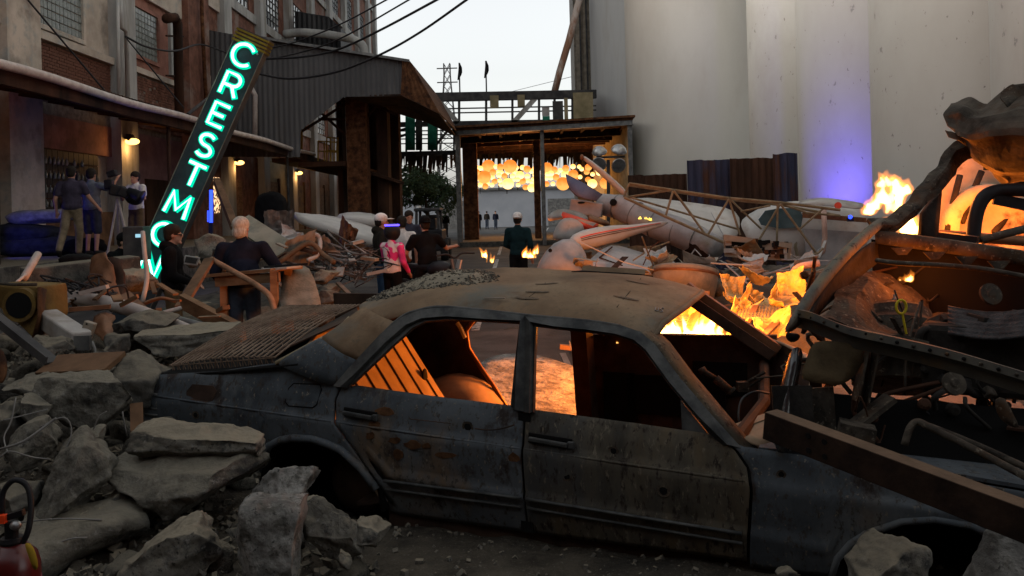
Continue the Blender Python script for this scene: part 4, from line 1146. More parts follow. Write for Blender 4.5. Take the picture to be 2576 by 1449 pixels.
for j in range(41):
    n = lerp(.2, 1.62, j / 40)
    rows.append([C(lerp(rs0(n), rs1(n), i / 60), n, roofz(lerp(rs0(n), rs1(n), i / 60), n)) for i in range(61)])
m = MB(); m.grid(rows); m.build('roof', CARROOF, car, smooth=True, solid=.012, off=-1)
# front roof lip
m = MB(); m.tube([C(rs1(n) , n, roofz(rs1(n), n) - .012) for n in [lerp(.22, 1.6, k / 14) for k in range(15)]], .016, 6); m.build('windscreen_header', CARROOF, car, smooth=True)
# sunroof panel: seam lines, lifted far edge, cut marks
def RP(u, v):
    """photo position on the roof surface"""
    n = .8
    for _ in range(30):
        s, z = S(u, v, n)
        n += (z - roofz(s, n)) * 1.2 if False else 0
        # march in n until the ray height meets the roof
        break
    lo, best = .21, None
    prev = None
    for k in range(140):
        n = .21 + k * .01
        s, z = S(u, v, n)
        dz = z - roofz(s, n)
        if prev is not None and prev[1] > 0 >= dz or (k == 0 and dz <= 0): return s, n
        prev = (n, dz)
    return S(u, v, 1.3)[0], 1.3
def rline(pts, r, name, mat, lift=.003):
    q = []
    for p in pts:
        s, n = RP(*p); q.append(C(s, n, roofz(s, n) + lift))
    m = MB(); m.tube(resample(q, 14), r, 6); return m.build(name, mat, car)
sr = rline([(1322, 755), (1345, 738), (1372, 712)], .0016, 'sunroof_seam', BLACK, .001)
rline([(1552, 774), (1582, 738), (1612, 702)], .002, 'sunroof_seam', BLACK, .001)
a0, a1 = RP(1425, 690), RP(1622, 690)
pts = []
for k in range(9):
    t = k / 8; s = lerp(a0[0], a1[0] + .02, t)
    n0, n1 = lerp(1.02, 1.14, min(1, t * 4)), 1.22
    pts.append((s, n0, n1))
m = MB(); m.grid([[C(s, n0, roofz(s, n0) + .004) for s, n0, n1 in pts], [C(s, n1, roofz(s, n1) + .004) for s, n0, n1 in pts]]); m.build('sunroof_gap', BLACK, car, solid=.004)
m = MB(); m.grid([[C(s, n1, roofz(s, n1) + .004) for s, n0, n1 in pts], [C(s, n1 + .02, roofz(s, n1) + .03) for s, n0, n1 in pts], [C(s, n1 + .12, roofz(s, n1 + .12) + .026) for s, n0, n1 in pts]]); m.build('sunroof_panel', CARROOF, car, solid=.006)
for (u, v) in ((1375, 716), (1352, 736), (1325, 752), (1618, 690), (1604, 712), (1575, 752)):
    s, n = RP(u, v)
    ring = [C(s + cos(a) * .065, n + sin(a) * .012, roofz(s + cos(a) * .065, n + sin(a) * .012) + .0035) for a in [2 * pi * k / 12 for k in range(12)]]
    m = MB(); m.prism(ring, (0, 0, .001)); m.build('scorch_mark', MAT('scorch', [(.3, (.075, .06, .045)), (.7, (.16, .115, .075))], 30, bump=.2), car)
# small pale lettering at the windscreen corner of the roof: US
def stroke(pts, name='lettering'):
    q = []
    for p in pts:
        s, n = RP(*p); q.append(C(s, n, roofz(s, n) + .004))
    m = MB(); m.tube(q, .003, 5); return m.build(name, WIREP, car)
stroke([(1650, 777), (1648, 783), (1652, 786), (1656, 784), (1657, 778)]); stroke([(1670, 780), (1664, 778), (1661, 781), (1667, 784), (1667, 788), (1660, 788)])

# ---- rear pillar skin between quarter, roof and rear screen
A = [fpt(u, v) for u, v in ((846, 973), (884, 930), (925, 886), (963, 846), (1000, 812))]
B = [CP(u, v, n) for u, v, n in ((694, 914, .06), (775, 868, .1), (838, 832, .16), (880, 800, .24), (915, 772, .34))]
top = [C(lerp(-.98, rs0(.34), t), lerp(.2, .34, t), roofz(lerp(-.98, rs0(.34), t), lerp(.2, .34, t))) for t in (0, 1)]
rows = [resample([A[k], lerp(A[k], B[k], .35) - CN * .03, lerp(A[k], B[k], .7) - CN * .02, B[k]], 10) for k in range(5)]
rows[2:2] = [[lerp(a, b, .5) for a, b in zip(rows[1], rows[2])]]
m = MB(); m.grid(rows[:3]); m.build('rear_pillar', CARBLUE, car, smooth=True, solid=.015, subsurf=1)
m = MB(); m.grid(rows[2:]); m.build('rear_pillar', CARROOF, car, smooth=True, solid=.015, subsurf=1)
m = MB(); m.grid([[C(-1.62, n, .88 + .04 * n) for n in (.2, .6, 1.0, 1.45)], [C(rs0(n) - .02, n, roofz(rs0(n), n) - .02) for n in (.32, .6, 1.0, 1.5)]]); m.build('rear_screen', CARSOOT, car, solid=.008)
m = MB(); m.tube(spline([CP(694, 914, .06), CP(772, 872, .12), CP(842, 834, .2), CP(880, 800, .28)], 5), .012, 8); m.build('boot_gutter', MAT('gutter_dust', [(.3, (.2, .17, .11)), (.7, (.3, .26, .17))], 9), car, smooth=True)
# ---- boot lid, tail
rows = []
for n in (.04, .12, .4, .8, 1.2, 1.58, 1.66):
    rows.append([C(s, n, interp(s, [(-2.3, .77), (-2.24, .8), (-1.8, .835), (-1.4, .885), (-1.3, .9)]) + .06 * (1 - ((n - .85) / .82) ** 2) + .03 * n - .01) for s in (-2.31, -2.27, -2.2, -2.0, -1.8, -1.6, -1.4, -1.3)])
m = MB(); m.grid(rows); m.build('boot_lid', BLACK, car, smooth=True, solid=.012, off=-1)
rows = []
for z in (.22, .4, .55, .68, .78):
    rows.append([C(-2.34 + .04 * ((n - .85) / .82) ** 2 + .02 * (z - .5), n, z + .03 * n) for n in (0.0, .06, .3, .85, 1.4, 1.68)])
m = MB(); m.grid(rows); m.build('tail_panel', CARBLUE, car, smooth=True, solid=.012)
for k in range(6):
    z = .5 + k * .038
    m = MB(); m.tube([C(-2.2, -.004, z), C(-2.29, .0, z), C(-2.345, .05, z), C(-2.35, .25, z)], .011, 6); m.build('tail_lamp_rib', CARRIM, car, smooth=True)
# ---- bonnet and cowl
m = MB(); m.grid([[C(s, n, z) for s, z in ((1.0, .63), (1.4, .62), (2.2, .54))] for n in (.06, .5, 1.2, 1.68)]); m.build('bonnet', CARBLUE, car, solid=.015)
lip = spline([C(.93, .1, .63), C(1.08, .4, .67), C(1.16, .8, .72), C(1.14, 1.2, .78), C(1.0, 1.5, .82), C(.9, 1.58, .84)], 6)
m = MB(); m.grid([[p + Vector((0, 0, .025)) for p in lip], [p + CD * .07 + Vector((0, 0, .0)) for p in lip], [p + CD * .05 - Vector((0, 0, .08)) for p in lip]]); m.build('windscreen_lip', CARIN, car, smooth=True, solid=.015)
m = MB(); m.grid([[p + CD * .04 - Vector((0, 0, .05)) for p in lip], [p + CD * .02 - Vector((0, 0, .6)) for p in lip]]); m.build('firewall', CARSOOT, car, smooth=True, solid=.01)
m = MB(); m.tube(spline([CP(1870, 1085, .6), CP(1858, 1050, .6), CP(1866, 1005, .65), CP(1900, 985, .7), CP(1935, 990, .75)], 5), .006, 6); m.build('wiper_arm', CARRIM, car)
m = MB(); m.beam(CP(1845, 1083, .45), CP(1940, 1050, .5), .09, .03); m.build('cowl_bracket', CARIN, car)
m = MB(); m.beam(CP(1860, 1100, .35), CP(1935, 1070, .4), .12, .02); m.build('cowl_tray', CARIN, car)
# steering column and struts
m = MB(); m.tube([CP(1768, 932, 1.1), CP(1800, 952, 1.1)], .014, 8); m.tube([CP(1800, 952, 1.1), CP(1838, 985, 1.1)], .024, 10); m.tube([CP(1836, 982, 1.1), CP(1842, 988, 1.1)], .032, 10); m.tube([CP(1764, 926, 1.1), CP(1771, 938, 1.1)], .022, 8); m.build('steering_column', WRECKSTEEL, car, smooth=True)
m = MB(); m.tube([CP(1862, 972, 1.1), CP(1925, 935, 1.1)], .01, 6); m.tube([CP(1880, 975, 1.1), CP(1920, 950, 1.1)], .008, 6); m.box(CP(1868, 972, 1.1), (.06, .05, .05)); m.build('dash_brace', WRECKSTEEL, car)
m = MB(); m.tube([C(.88, .12, .62), C(.95, .8, .66), C(.88, 1.55, .72)], .03, 8); m.build('dash_beam', CARSOOT, car)

# ---- far side
m = MB(); m.beam(C(.44, 1.5, 1.17), C(.96, 1.54, .8), .07, .075); m.build('far_windscreen_pillar', COPPER, car)
m = MB(); m.beam(C(.41, 1.44, 1.15), C(.93, 1.5, .78), .05, .06); m.build('far_pillar_inner', CARSOOT, car)
fd = MB()
rows = []
for z in (.16, .3, .45, .6, .75, .865): rows.append([C(s, 1.6 + .015 * sin(s * 9 + z * 7), z + (0 if z < .8 else .02 * s)) for s in [lerp(-.16, .95, k / 16) for k in range(17)]])
fd.grid(rows); o = fd.build('far_front_door', CARSOOT, car, solid=.05)
for (s, z, w, h) in ((.0, .45, .1, .18), (.35, .5, .3, .12), (.62, .62, .16, .1)):
    m = MB(); m.bb(-w, w, -.01, .01, -h, h)
    q = MB(); q.add([C(s + p.x, 1.565 + p.y, z + p.z) for p in m.v], m.f); q.build('door_cutout', BLACK, o)
m = MB(); m.beam(C(-.2, 1.56, .1), C(-.22, 1.46, 1.2), .11, .09); m.build('far_centre_pillar', CARSOOT, car)
m = MB(); m.tube([C(-.1, 1.54, .86), C(-.1, 1.5, 1.13), C(.4, 1.47, 1.12)], .022, 6); m.build('far_door_frame', CARSOOT, car)
m = MB(); m.tube([C(s, 1.57, interp(s, RAILZ) - .02) for s in (-1.0, -.6, -.2, .2, .5)], .03, 6); m.build('far_roof_rail', CARSOOT, car)
m = MB(); m.beam(C(-.9, 1.6, .14), C(1.0, 1.6, .14), .12, .1); m.build('far_sill', COPPER, car)
# far rear quarter: inner wheelhouse, pillar and seam
farcut = [(.16, -.72), (.35, -.78), (.5, -.88), (.62, -.97), (.74, -1.05), (.86, -1.06), (.98, -.96), (1.1, -.84)]
rows = []
for z, s in farcut: rows.append([C(lerp(-2.1, s, t), 1.62 - .1 * max(0, z - .7), z) for t in (0, .3, .6, .85, .96, 1.0)])
m = MB(); m.grid(rows); m.build('far_quarter', CARSOOT, car, solid=.02)
m = MB(); m.tube([C(s + .01, 1.58 - .1 * max(0, z - .7), z) for z, s in farcut], .016, 6); m.build('far_door_seam', COPPER, car, smooth=True)
rows = []
for k in range(13):
    a = pi * k / 12
    rows.append([C(-1.12 - cos(a) * (.37 - .0 * j), 1.6 - .32 * j / 6, .22 + sin(a) * .34 * (1 - .35 * (j / 6) ** 3)) for j in range(7)] + [C(-1.12 - cos(a) * .2, 1.25, .22 + sin(a) * .15)])
m = MB(); m.grid(rows); m.build('wheelhouse', CARIN, car, smooth=True, solid=.01)
# rear seat bulkhead with ribs, shelf and slots
def bulk(n, z): return C(-.93 - .42 * (z - .3) / .6, n, z)
rows = []
for z in (.2, .3, .45, .6, .75, .86): rows.append([bulk(n, z + .05 * n) for n in (.12, .4, .7, 1.0, 1.22)])
m = MB(); m.grid(rows); bk = m.build('seat_bulkhead', CARIN, car, solid=.015)
for k in range(7):
    n = .3 + k * .14
    m = MB(); m.tube([bulk(n, .38 + .05 * n) + CD * .012, bulk(n + .01, .8 + .05 * n) + CD * .012], .007, 6); m.build('pressed_rib', CARSOOT, bk)
for (n, z, w, h) in ((1.12, .42, .05, .08), (.85, .34, .06, .05), (1.14, .62, .035, .06), (.6, .93, .05, .03)):
    m = MB(); m.ell((0, 0, 0), (w, .012, h), seg=12, rings=6)
    q = MB(); q.add([bulk(n, z) + CD * .008 + CN * p.x + CD * p.y + Vector((0, 0, p.z)) for p in m.v], m.f); q.build('slot', BLACK, bk, smooth=True)
m = MB(); m.grid([[bulk(n, .86 + .05 * n) for n in (.2, .7, 1.3)], [C(-1.42, n, .89 + .05 * n) for n in (.2, .7, 1.3)]]); m.build('parcel_shelf', CARIN, car, solid=.015)
m = MB(); m.grid([[C(-1.41, n, .89 + .05 * n) for n in (.2, .7, 1.3)], [C(-1.36, n, .99 + .05 * n) for n in (.3, .7, 1.3)]]); sb = m.build('screen_bulkhead', CARIN, car, solid=.015)
for k in range(5):
    n = .3 + k * .2
    q = MB(); q.beam(C(-1.37, n, .94 + .05 * n), C(-1.365, n + .09, .945 + .05 * n), .02, .04); q.build('slot', BLACK, sb)
m = MB(); m.grid([[C(s, n, .2 + .02 * sin(s * 14)) for s in [lerp(-1.0, 1.15, k / 30) for k in range(31)]] for n in (.1, .5, .85, 1.2, 1.6)]); m.build('floor_pan', CARSOOT, car, solid=.02)
m = MB(); m.tube([CP(1150, 812, 1.4), CP(1158, 824, 1.4), CP(1170, 850, 1.4)], .015, 6); m.build('belt_anchor', CHROME, car)

# ---- steel grating lying over the boot
A, B, Cc, Dd = CP(428, 931, .1), CP(690, 912, .1), CP(905, 776, .95), CP(722, 776, 1.35)
def gp(s, t):
    p = lerp(lerp(A, B, s), lerp(Dd, Cc, s), t)
    return p + Vector((0, 0, .025 + .05 * sin(pi * s) * (1 - t) * .4 + .03 * sin(pi * t)))
m = MB()
NS, NT = 19, 12
nrm = (B - A).cross(Dd - A).normalized()
if nrm.z < 0: nrm = -nrm
for i in range(NS + 1):
    for k in range(12):
        m.beam(gp(i / NS, k / 12), gp(i / NS, (k + 1) / 12), .008, .007, up=nrm)
for j in range(NT + 1):
    for k in range(20):
        z = .25 / NT * (1 if k % 2 else -1)
        a, b = gp(k / 20, min(1, max(0, j / NT - z))), gp((k + 1) / 20, min(1, max(0, j / NT + z)))
        m.beam(a, b, .0035, .004, up=nrm)
dn = -nrm * .085
for i in range(NS * 2):
    a, b = gp(i / NS / 2, 0), gp((i + 1) / NS / 2, 0)
    m.beam(a if i % 2 else a + dn, b + dn if i % 2 else b, .004, .004, up=CD)
for q in (0, .5, 1.0): m.beam(gp(0, 0) + dn * q, gp(1, 0) + dn * q, .005, .005)
tag(m.build('steel_grating', NETG), 'rusty expanded steel grating draped over the burnt sedan boot', 'grating')
# gravel heap on the roof
random.seed(8)
m = MB()
for k in range(1300):
    a = random.random() ** .6; an = random.uniform(0, 2 * pi)
    s, n = -.86 + cos(an) * a * .42 + .1 * sin(an), .72 + sin(an) * a * .26 - cos(an) * a * .12
    if s < rs0(n) + .02: continue
    z = roofz(s, n) + .03 * (1 - a * a) * random.uniform(.3, 1.1)
    r = random.uniform(.003, .008)
    R = Euler((random.random() * 6, random.random() * 6, 0)).to_matrix()
    m.box(C(s, n, z), (r * 2.2, r * 1.6, r * 1.5), R)
tag(m.build('gravel', CONC), 'grey gravel and crumbs heaped on the sedan roof', 'gravel', kind='stuff')
rows = []
for j in range(14):
    a = j / 13
    rows.append([C(-.86 + cos(an) * a * .42 + .1 * sin(an) * a, .72 + sin(an) * a * .26 - cos(an) * a * .12, roofz(max(-.86 + cos(an) * a * .42 + .1 * sin(an) * a, -1.3), .72 + sin(an) * a * .26 - cos(an) * a * .12) + .034 * (1 - a ** 3) + .01 * fbm(a * 9, an * 3) - .006) for an in [2 * pi * k / 28 for k in range(29)]])
m = MB(); m.grid(rows); tag(m.build('dirt_heap', CONC, smooth=True), 'low dusty dirt heap on the back of the sedan roof', 'dirt', kind='stuff')
s, n = RP(1245, 758); 
m = MB(); m.beam(C(s - .06, n, roofz(s, n) + .012), C(s + .06, n - .01, roofz(s, n) + .012), .008, .006); tag(m.build('wood_splinter', BEIGEP), 'pale splinter lying on the rusted sedan roof', 'splinter')
# ================================================================ rocks
def rock_mesh(seed, size, p=4.0, cuts=7, rough=.05, sub=4, cutmin=.62):
    random.seed(seed)
    bm = bmesh.new()
    bmesh.ops.create_icosphere(bm, subdivisions=sub, radius=1.0)
    pl = []
    for _ in range(cuts):
        n = Vector((random.gauss(0, 1), random.gauss(0, 1), random.gauss(0, .8))).normalized()
        pl.append((n, random.uniform(cutmin, .98)))
    so = Vector((seed * 7.13 % 50, seed * 3.7 % 50, seed * 1.9 % 50))
    sz = Vector(size) / 2
    mx = max(sz)
    for v in bm.verts:
        d = v.co
        r = (abs(d.x) ** p + abs(d.y) ** p + abs(d.z) ** p) ** (-1 / p)
        q = d * r
        for n, o in pl:
            k = q.dot(n) - o
            if k > 0: q = q - n * k
        q = q + Vector((noise.noise(q * 2.3 + so), noise.noise(q * 2.3 + so * 1.7), noise.noise(q * 2.3 - so))) * .05
        w = Vector((q.x * sz.x, q.y * sz.y, q.z * sz.z))
        nn = d.normalized()
        f = noise.fractal(w / mx * 1.6 + so, 1.0, 2.0, 5, noise_basis='PERLIN_ORIGINAL') * rough * mx * 1.0
        g = noise.fractal(w * 14 + so, .8, 2.1, 3, noise_basis='PERLIN_ORIGINAL') * .011
        rd = -abs(noise.noise(w / mx * 3.1 + so * 2)) * rough * mx * .9
        v.co = w + nn * (f + g + rd)
    me = bpy.data.meshes.new('rock')
    bm.to_mesh(me); bm.free()
    me.polygons.foreach_set('use_smooth', [True] * len(me.polygons))
    return me
def rock(label, u, v, d, wpx, hpx, dep, roll=0, mat=None, seed=1, tilt=0, yaw=0, p=5.0, cuts=7, rough=.05, name='concrete_chunk', group='broken concrete chunks', sub=4, cat='rubble', cutmin=.62):
    k = d / F
    me = rock_mesh(seed, (wpx * k, dep, hpx * k), p + 3, cuts + 5, rough * .8, sub, cutmin - .04)
    me.materials.append(mat or CONC)
    o = bpy.data.objects.new(name, me)
    COL.objects.link(o)
    o.location = P(u, v, d)
    o.rotation_euler = Euler((radians(tilt), -radians(roll) , radians(yaw)), 'XYZ')
    return tag(o, label, cat, group)
# ================================================================ sheets
def psheet(rows, sub=0): return [[P(*p) for p in r] for r in rows]
def sheet(name, rows, mat, parent=None, thick=.012, smooth=True, subsurf=1, noise_amp=0.0, seed=0, nr=0):
    R = psheet(rows)
    if nr:
        R = [resample(r, nr) for r in R]
        R = [list(x) for x in zip(*[resample(c, nr) for c in zip(*R)])]
    if noise_amp: R = [[p + Vector((fbm(p.x * 4, p.y * 4, p.z * 4 + seed), fbm(p.y * 4 + 9, p.z * 4, p.x * 4 + seed), fbm(p.z * 4 + 5, p.x * 4, p.y * 4 + seed))) * noise_amp for p in r] for r in R]
    m = MB(); m.grid(R)
    return m.build(name, mat, parent, smooth=smooth, solid=thick, subsurf=subsurf)
def ptube(name, pts, r, mat, parent=None, n=8, sp=0):
    q = [P(*p) for p in pts]
    if sp: q = spline(q, sp)
    m = MB(); m.tube(q, r, n)
    return m.build(name, mat, parent, smooth=n > 5)
def pbeam(name, a, b, w, h, mat, parent=None, kind='box', t=.012, up=(0, 0, 1), bevel=0):
    m = MB(); m.beam(P(*a), P(*b), w, h, up, kind, t)
    return m.build(name, mat, parent, bevel=bevel)
def crumple(name, center, w, h, mat, seed, amp=.25, yaw=0, tilt=0, roll=0, n=22, folds=5, thick=.004, parent=None):
    """a torn sheet with random hard folds"""
    random.seed(seed)
    fl = [(random.uniform(0, pi), random.uniform(-.5, .5), random.uniform(.6, 1.3)) for _ in range(folds)]
    R = (Euler((radians(tilt), radians(roll), radians(yaw))).to_matrix())
    rows = []
    for j in range(n + 1):
        row = []
        for i in range(n + 1):
            x, y = (i / n - .5), (j / n - .5)
            x2, y2 = x * (1 + .15 * fbm(x * 3, y * 3, seed)), y * (1 + .15 * fbm(y * 3, x * 3, seed + 4))
            z = 0
            for a, o, s in fl: z += s * abs(x * cos(a) + y * sin(a) - o) 
            z = z / folds * 2.2 + .3 * abs(fbm(x * 2.2 + seed, y * 2.2, 0, 2)) + .03 * fbm(x * 6, y * 6, seed)
            q = Vector((x2 * w, y2 * h, z * amp - amp * .5))
            row.append(R @ q + Vector(center))
        rows.append(row)
    m = MB(); m.grid(rows)
    return m.build(name, mat, parent, smooth=False, solid=thick)

# ================================================================ wrecked car piled at the right, front end towards us
wk = thing('wrecked_car', 'stripped burnt car wreck with open engine bay and crumpled roof piled on the sedan bonnet', 'car', P(2350, 1100, 3.6))
# left wing (fender) edge: broad curved strip
sheet('wing', [[(1976, 832, 3.62), (1990, 800, 3.66), (2022, 745, 3.75), (2090, 655, 3.95), (2160, 590, 4.18), (2212, 548, 4.35)],
               [(1972, 838, 3.6), (2010, 790, 3.62), (2046, 735, 3.72), (2112, 650, 3.92), (2178, 588, 4.15), (2222, 550, 4.33)],
               [(1998, 832, 3.66), (2024, 792, 3.7), (2062, 735, 3.8), (2130, 652, 4.0), (2190, 596, 4.2), (2232, 560, 4.36)]], WRECKPAINT, wk, .012)
sheet('wing_inner', [[(2012, 835, 3.7), (2062, 735, 3.82), (2130, 655, 4.02), (2200, 600, 4.25)], [(2020, 850, 3.8), (2075, 745, 3.95), (2150, 665, 4.15), (2215, 612, 4.35)], [(2040, 800, 3.85), (2120, 735, 4.0), (2180, 680, 4.2), (2240, 640, 4.4)]], WRECKDK, wk, .01)
sheet('wing_tip', [[(1976, 832, 3.6), (1990, 842, 3.58), (2012, 838, 3.62)], [(1980, 856, 3.62), (1996, 862, 3.6), (2010, 850, 3.64)]], WRECKDK, wk, .012)
# polished dark pillar below the wing tip
sheet('bumper_end', [[(1990, 880, 3.62), (1968, 960, 3.58), (1955, 1050, 3.54), (1950, 1140, 3.5)], [(2006, 870, 3.56), (1984, 960, 3.52), (1972, 1050, 3.48), (1968, 1140, 3.44)], [(2022, 880, 3.62), (2004, 960, 3.58), (1992, 1050, 3.54), (1990, 1140, 3.5)]], MAT('black_gloss', [(.02, .021, .023)], 6, rough=.22, bump=.1, spec=.8), wk, .01)
# front crossmember
pts = [(2012, 792, 3.66), (2045, 800, 3.6), (2090, 818, 3.54), (2150, 840, 3.46), (2250, 862, 3.36), (2400, 898, 3.22), (2600, 958, 3.02)]
A = spline([P(*p) for p in pts], 5)
m = MB(); m.grid([[p + Vector((0, .05, .02)) for p in A], [p + Vector((-.01, -.015, .022)) for p in A], [p + Vector((-.01, -.02, -.004)) for p in A], [p + Vector((0, .03, -.02)) for p in A], [p + Vector((0, .05, -.06)) for p in A]]); m.build('front_crossmember', MAT('crossmember_paint', [(.3, (.05, .05, .048)), (.7, (.09, .085, .07))], 3, rough=.7, bump=.2, bdist=.004, patches=((.12, .08, .04), 4, .55, .72)), wk, smooth=False, solid=.006)
# strut tower and inner wing pressings
R = Matrix.Translation(P(2255, 800, 4.0)) @ Euler((radians(-22), radians(10), 0)).to_matrix().to_4x4()
m = MB(); m.lathe([(.2, -.32), (.2, -.12), (.185, -.1), (.185, -.04), (.165, -.02), (.15, .03), (.12, .05), (.1, .045), (.095, .06), (.04, .065)], 28, R); st = m.build('strut_tower', WRECKSTEEL, wk)
for k in range(3):
    m = MB(); m.lathe([(.014, .0), (.014, .02), (.007, .021), (.007, .04)], 8, R @ Matrix.Translation((cos(k * 2.1) * .075, sin(k * 2.1) * .075, .05))); m.build('stud', GREYSTEEL, st)
for k in range(5):
    ptube('pressed_rib', [(2085 + 22 * k, 775 - 14 * k, 3.83 + .07 * k), (2120 + 26 * k, 790 - 12 * k, 3.8 + .07 * k), (2150 + 34 * k, 835 - 14 * k, 3.66 + .09 * k)], .007, WRECKSTEEL, wk, 6, 3)
for k in range(15):
    p = resample([P(*x) for x in ((2012, 792, 3.66), (2090, 818, 3.54), (2250, 862, 3.36), (2400, 898, 3.22), (2600, 958, 3.02))], 16)[k] + Vector((-.01, -.026, .008))
    m = MB(); m.ell(p, (.008, .006, .007)); m.build('bolt_head', BLACK if k % 2 else WRECKSTEEL, wk)
m = MB(); m.tube([R @ Vector((cos(a * 1.0) * .1, sin(a * 1.0) * .1, -.3 + a * .011)) + Vector((.12, -.22, -.05)) for a in [k * .35 for k in range(60)]], .011, 6); m.build('coil_spring', WRECKDK, wk, smooth=True)
sheet('inner_guard', [[(2130, 690, 4.15), (2180, 680, 4.25), (2250, 692, 4.3), (2330, 720, 4.3)], [(2110, 730, 4.0), (2180, 712, 4.05), (2260, 745, 4.1), (2342, 780, 4.15)], [(2085, 780, 3.8), (2150, 762, 3.85), (2240, 820, 3.9), (2340, 850, 3.95)], [(2060, 800, 3.7), (2130, 815, 3.66), (2220, 855, 3.62), (2330, 872, 3.6)]], WRECKSTEEL, wk, .01, smooth=False, noise_amp=.03, seed=4, nr=12, subsurf=0)
sheet('support_plate', [[(2040, 850, 3.58), (2110, 862, 3.52), (2190, 868, 3.48)], [(2032, 905, 3.58), (2105, 920, 3.54), (2160, 945, 3.5)], [(2000, 960, 3.56), (2080, 965, 3.54), (2110, 975, 3.52)]], MAT('tan_plate', [(.3, (.06, .045, .025)), (.7, (.12, .09, .05))], 4), wk, .01)
pbeam('radiator_support', (2192, 875, 3.5), (2165, 1010, 3.5), .06, .05, WRECKSTEEL, wk, 'C', .008)
pbeam('radiator_support', (2240, 1000, 3.48), (2100, 1110, 3.46), .09, .02, WRECKSTEEL, wk)
pbeam('lamp_panel', (1990, 970, 3.54), (2000, 1120, 3.5), .16, .02, WRECKDK, wk)
pbeam('lamp_panel', (2060, 975, 3.56), (2070, 1120, 3.54), .12, .02, WRECKSTEEL, wk)
pbeam('lower_bracket', (2110, 1075, 3.42), (2200, 1095, 3.38), .1, .06, WRECKSTEEL, wk)
# yellow dipstick ring
m = MB(); c = P(2267, 772, 3.7); m.tube([c + Vector((cos(a) * .022, 0, sin(a) * .03)) for a in [2 * pi * k / 14 for k in range(15)]], .006, 6, False); m.tube([P(2270, 790, 3.7), P(2280, 840, 3.7)], .005, 6); m.build('dipstick', MAT('yellow_plastic', [(.45, .36, .02)], 5, rough=.5, bump=0), wk)
# cowl and firewall
A = [P(*p) for p in ((2196, 592, 4.3), (2300, 606, 4.2), (2420, 622, 4.05), (2600, 650, 3.85))]
m = MB(); m.grid([[p + Vector((0, .1, .03)) for p in A], [p + Vector((0, -.02, .02)) for p in A], [p + Vector((0, -.03, -.04)) for p in A]]); m.build('cowl', WRECKSTEEL, wk, smooth=True, solid=.01)
for k in range(4):
    p = lerp(A[0], A[3], .2 + k * .2) if False else P(2260 + 80 * k, 622 + 11 * k, 4.16 - .08 * k)
    m = MB(); m.prism([p + Vector((-.05, -.04, 0)), p + Vector((.05, -.05, 0)), p + Vector((.02, -.045, -.035)), p + Vector((-.02, -.045, -.035))], (0, .01, 0)); m.build('cowl_tab', WRECKSTEEL, wk)
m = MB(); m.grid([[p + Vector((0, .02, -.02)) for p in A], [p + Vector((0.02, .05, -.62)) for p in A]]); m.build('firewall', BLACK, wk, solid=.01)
ptube('bonnet_strut', [(2205, 655, 4.1), (2260, 662, 4.0), (2380, 668, 3.9), (2480, 678, 3.8), (2600, 700, 3.7)], .012, WRECKSTEEL, wk, 8, 4)
# engine: block, ribbed cover, pulley, hoses
pbeam('engine_block', (2330, 880, 3.85), (2640, 900, 3.6), .45, .3, WRECKDK, wk, bevel=.03)
A = [[P(u, v, d) for u, d in ((2390, 3.75), (2450, 3.65), (2520, 3.55), (2620, 3.45))] for v in (0, 0)]
rows = []
for k in range(14):
    v = 770 + k * 5.5; rows.append([P(u, v + (u - 2390) * .02 + 12 * sin((u - 2390) / 200 * 3), 3.72 - (u - 2390) * .0012 - k * .012 + .012 * (k % 2)) for u in (2385, 2410, 2440, 2480, 2520, 2560, 2620)])
m = MB(); m.grid(rows); m.build('ribbed_cover', MAT('burnt_plastic', [(.3, (.02, .021, .023)), (.7, (.06, .06, .062))], 12, rough=.6, bump=.6, bdist=.01), wk, smooth=True, solid=.01)
random.seed(31)
for k in range(26):
    u, v = random.uniform(2340, 2580), random.uniform(800, 1010)
    d = 3.5 + (1010 - v) / 1200 + random.uniform(-.05, .1)
    r = random.uniform(.012, .05)
    if k % 3 == 0:
        m = MB(); m.tube(spline([P(u, v, d), P(u + random.uniform(-40, 40), v + random.uniform(10, 40), d - .03), P(u + random.uniform(-70, 70), v + random.uniform(20, 90), d)], 4), r * .45, 6); m.build('hose', WRECKDK, wk, smooth=True)
    else:
        m = MB(); m.box(P(u, v, d), (r * 2.4, r * 2, r * 2), Euler((random.random(), random.random(), random.random())).to_matrix()); m.build('engine_bracket', WRECKDK if k % 4 else WRECKSTEEL, wk, bevel=.006)
for (u, v, r, d) in ((2400, 965, .046, 3.35), (2352, 905, .03, 3.45), (2492, 740, .05, 3.9)):
    R = Matrix.Translation(P(u, v, d)) @ Euler((radians(68), radians(10), 0)).to_matrix().to_4x4()
    m = MB(); m.lathe([(r * .25, -.01), (r, -.008), (r * .86, 0), (r, .008), (r * .5, .01), (r * .3, .014)], 22, R); m.build('pulley', WRECKSTEEL, wk)
sheet('torn_bracket', [[(2500, 1000, 3.3), (2530, 995, 3.3)], [(2505, 1040, 3.3), (2545, 1040, 3.28)], [(2530, 1070, 3.28), (2575, 1085, 3.26)]], WRECKSTEEL, wk, .008)
m = MB(); m.tube(spline([P(2275, 1120, 3.15), P(2290, 1075, 3.16), P(2310, 1062, 3.16), P(2340, 1075, 3.12), P(2450, 1130, 3.0), P(2600, 1210, 2.8)], 4), .014, 8); m.build('bumper_tube', WRECKSTEEL, wk, smooth=True)
m = MB(); m.tube(spline([P(2320, 1066, 3.2), P(2360, 1080, 3.18), P(2470, 1125, 3.06), P(2600, 1185, 2.9)], 4), .012, 8); m.build('bumper_tube', WRECKSTEEL, wk, smooth=True)
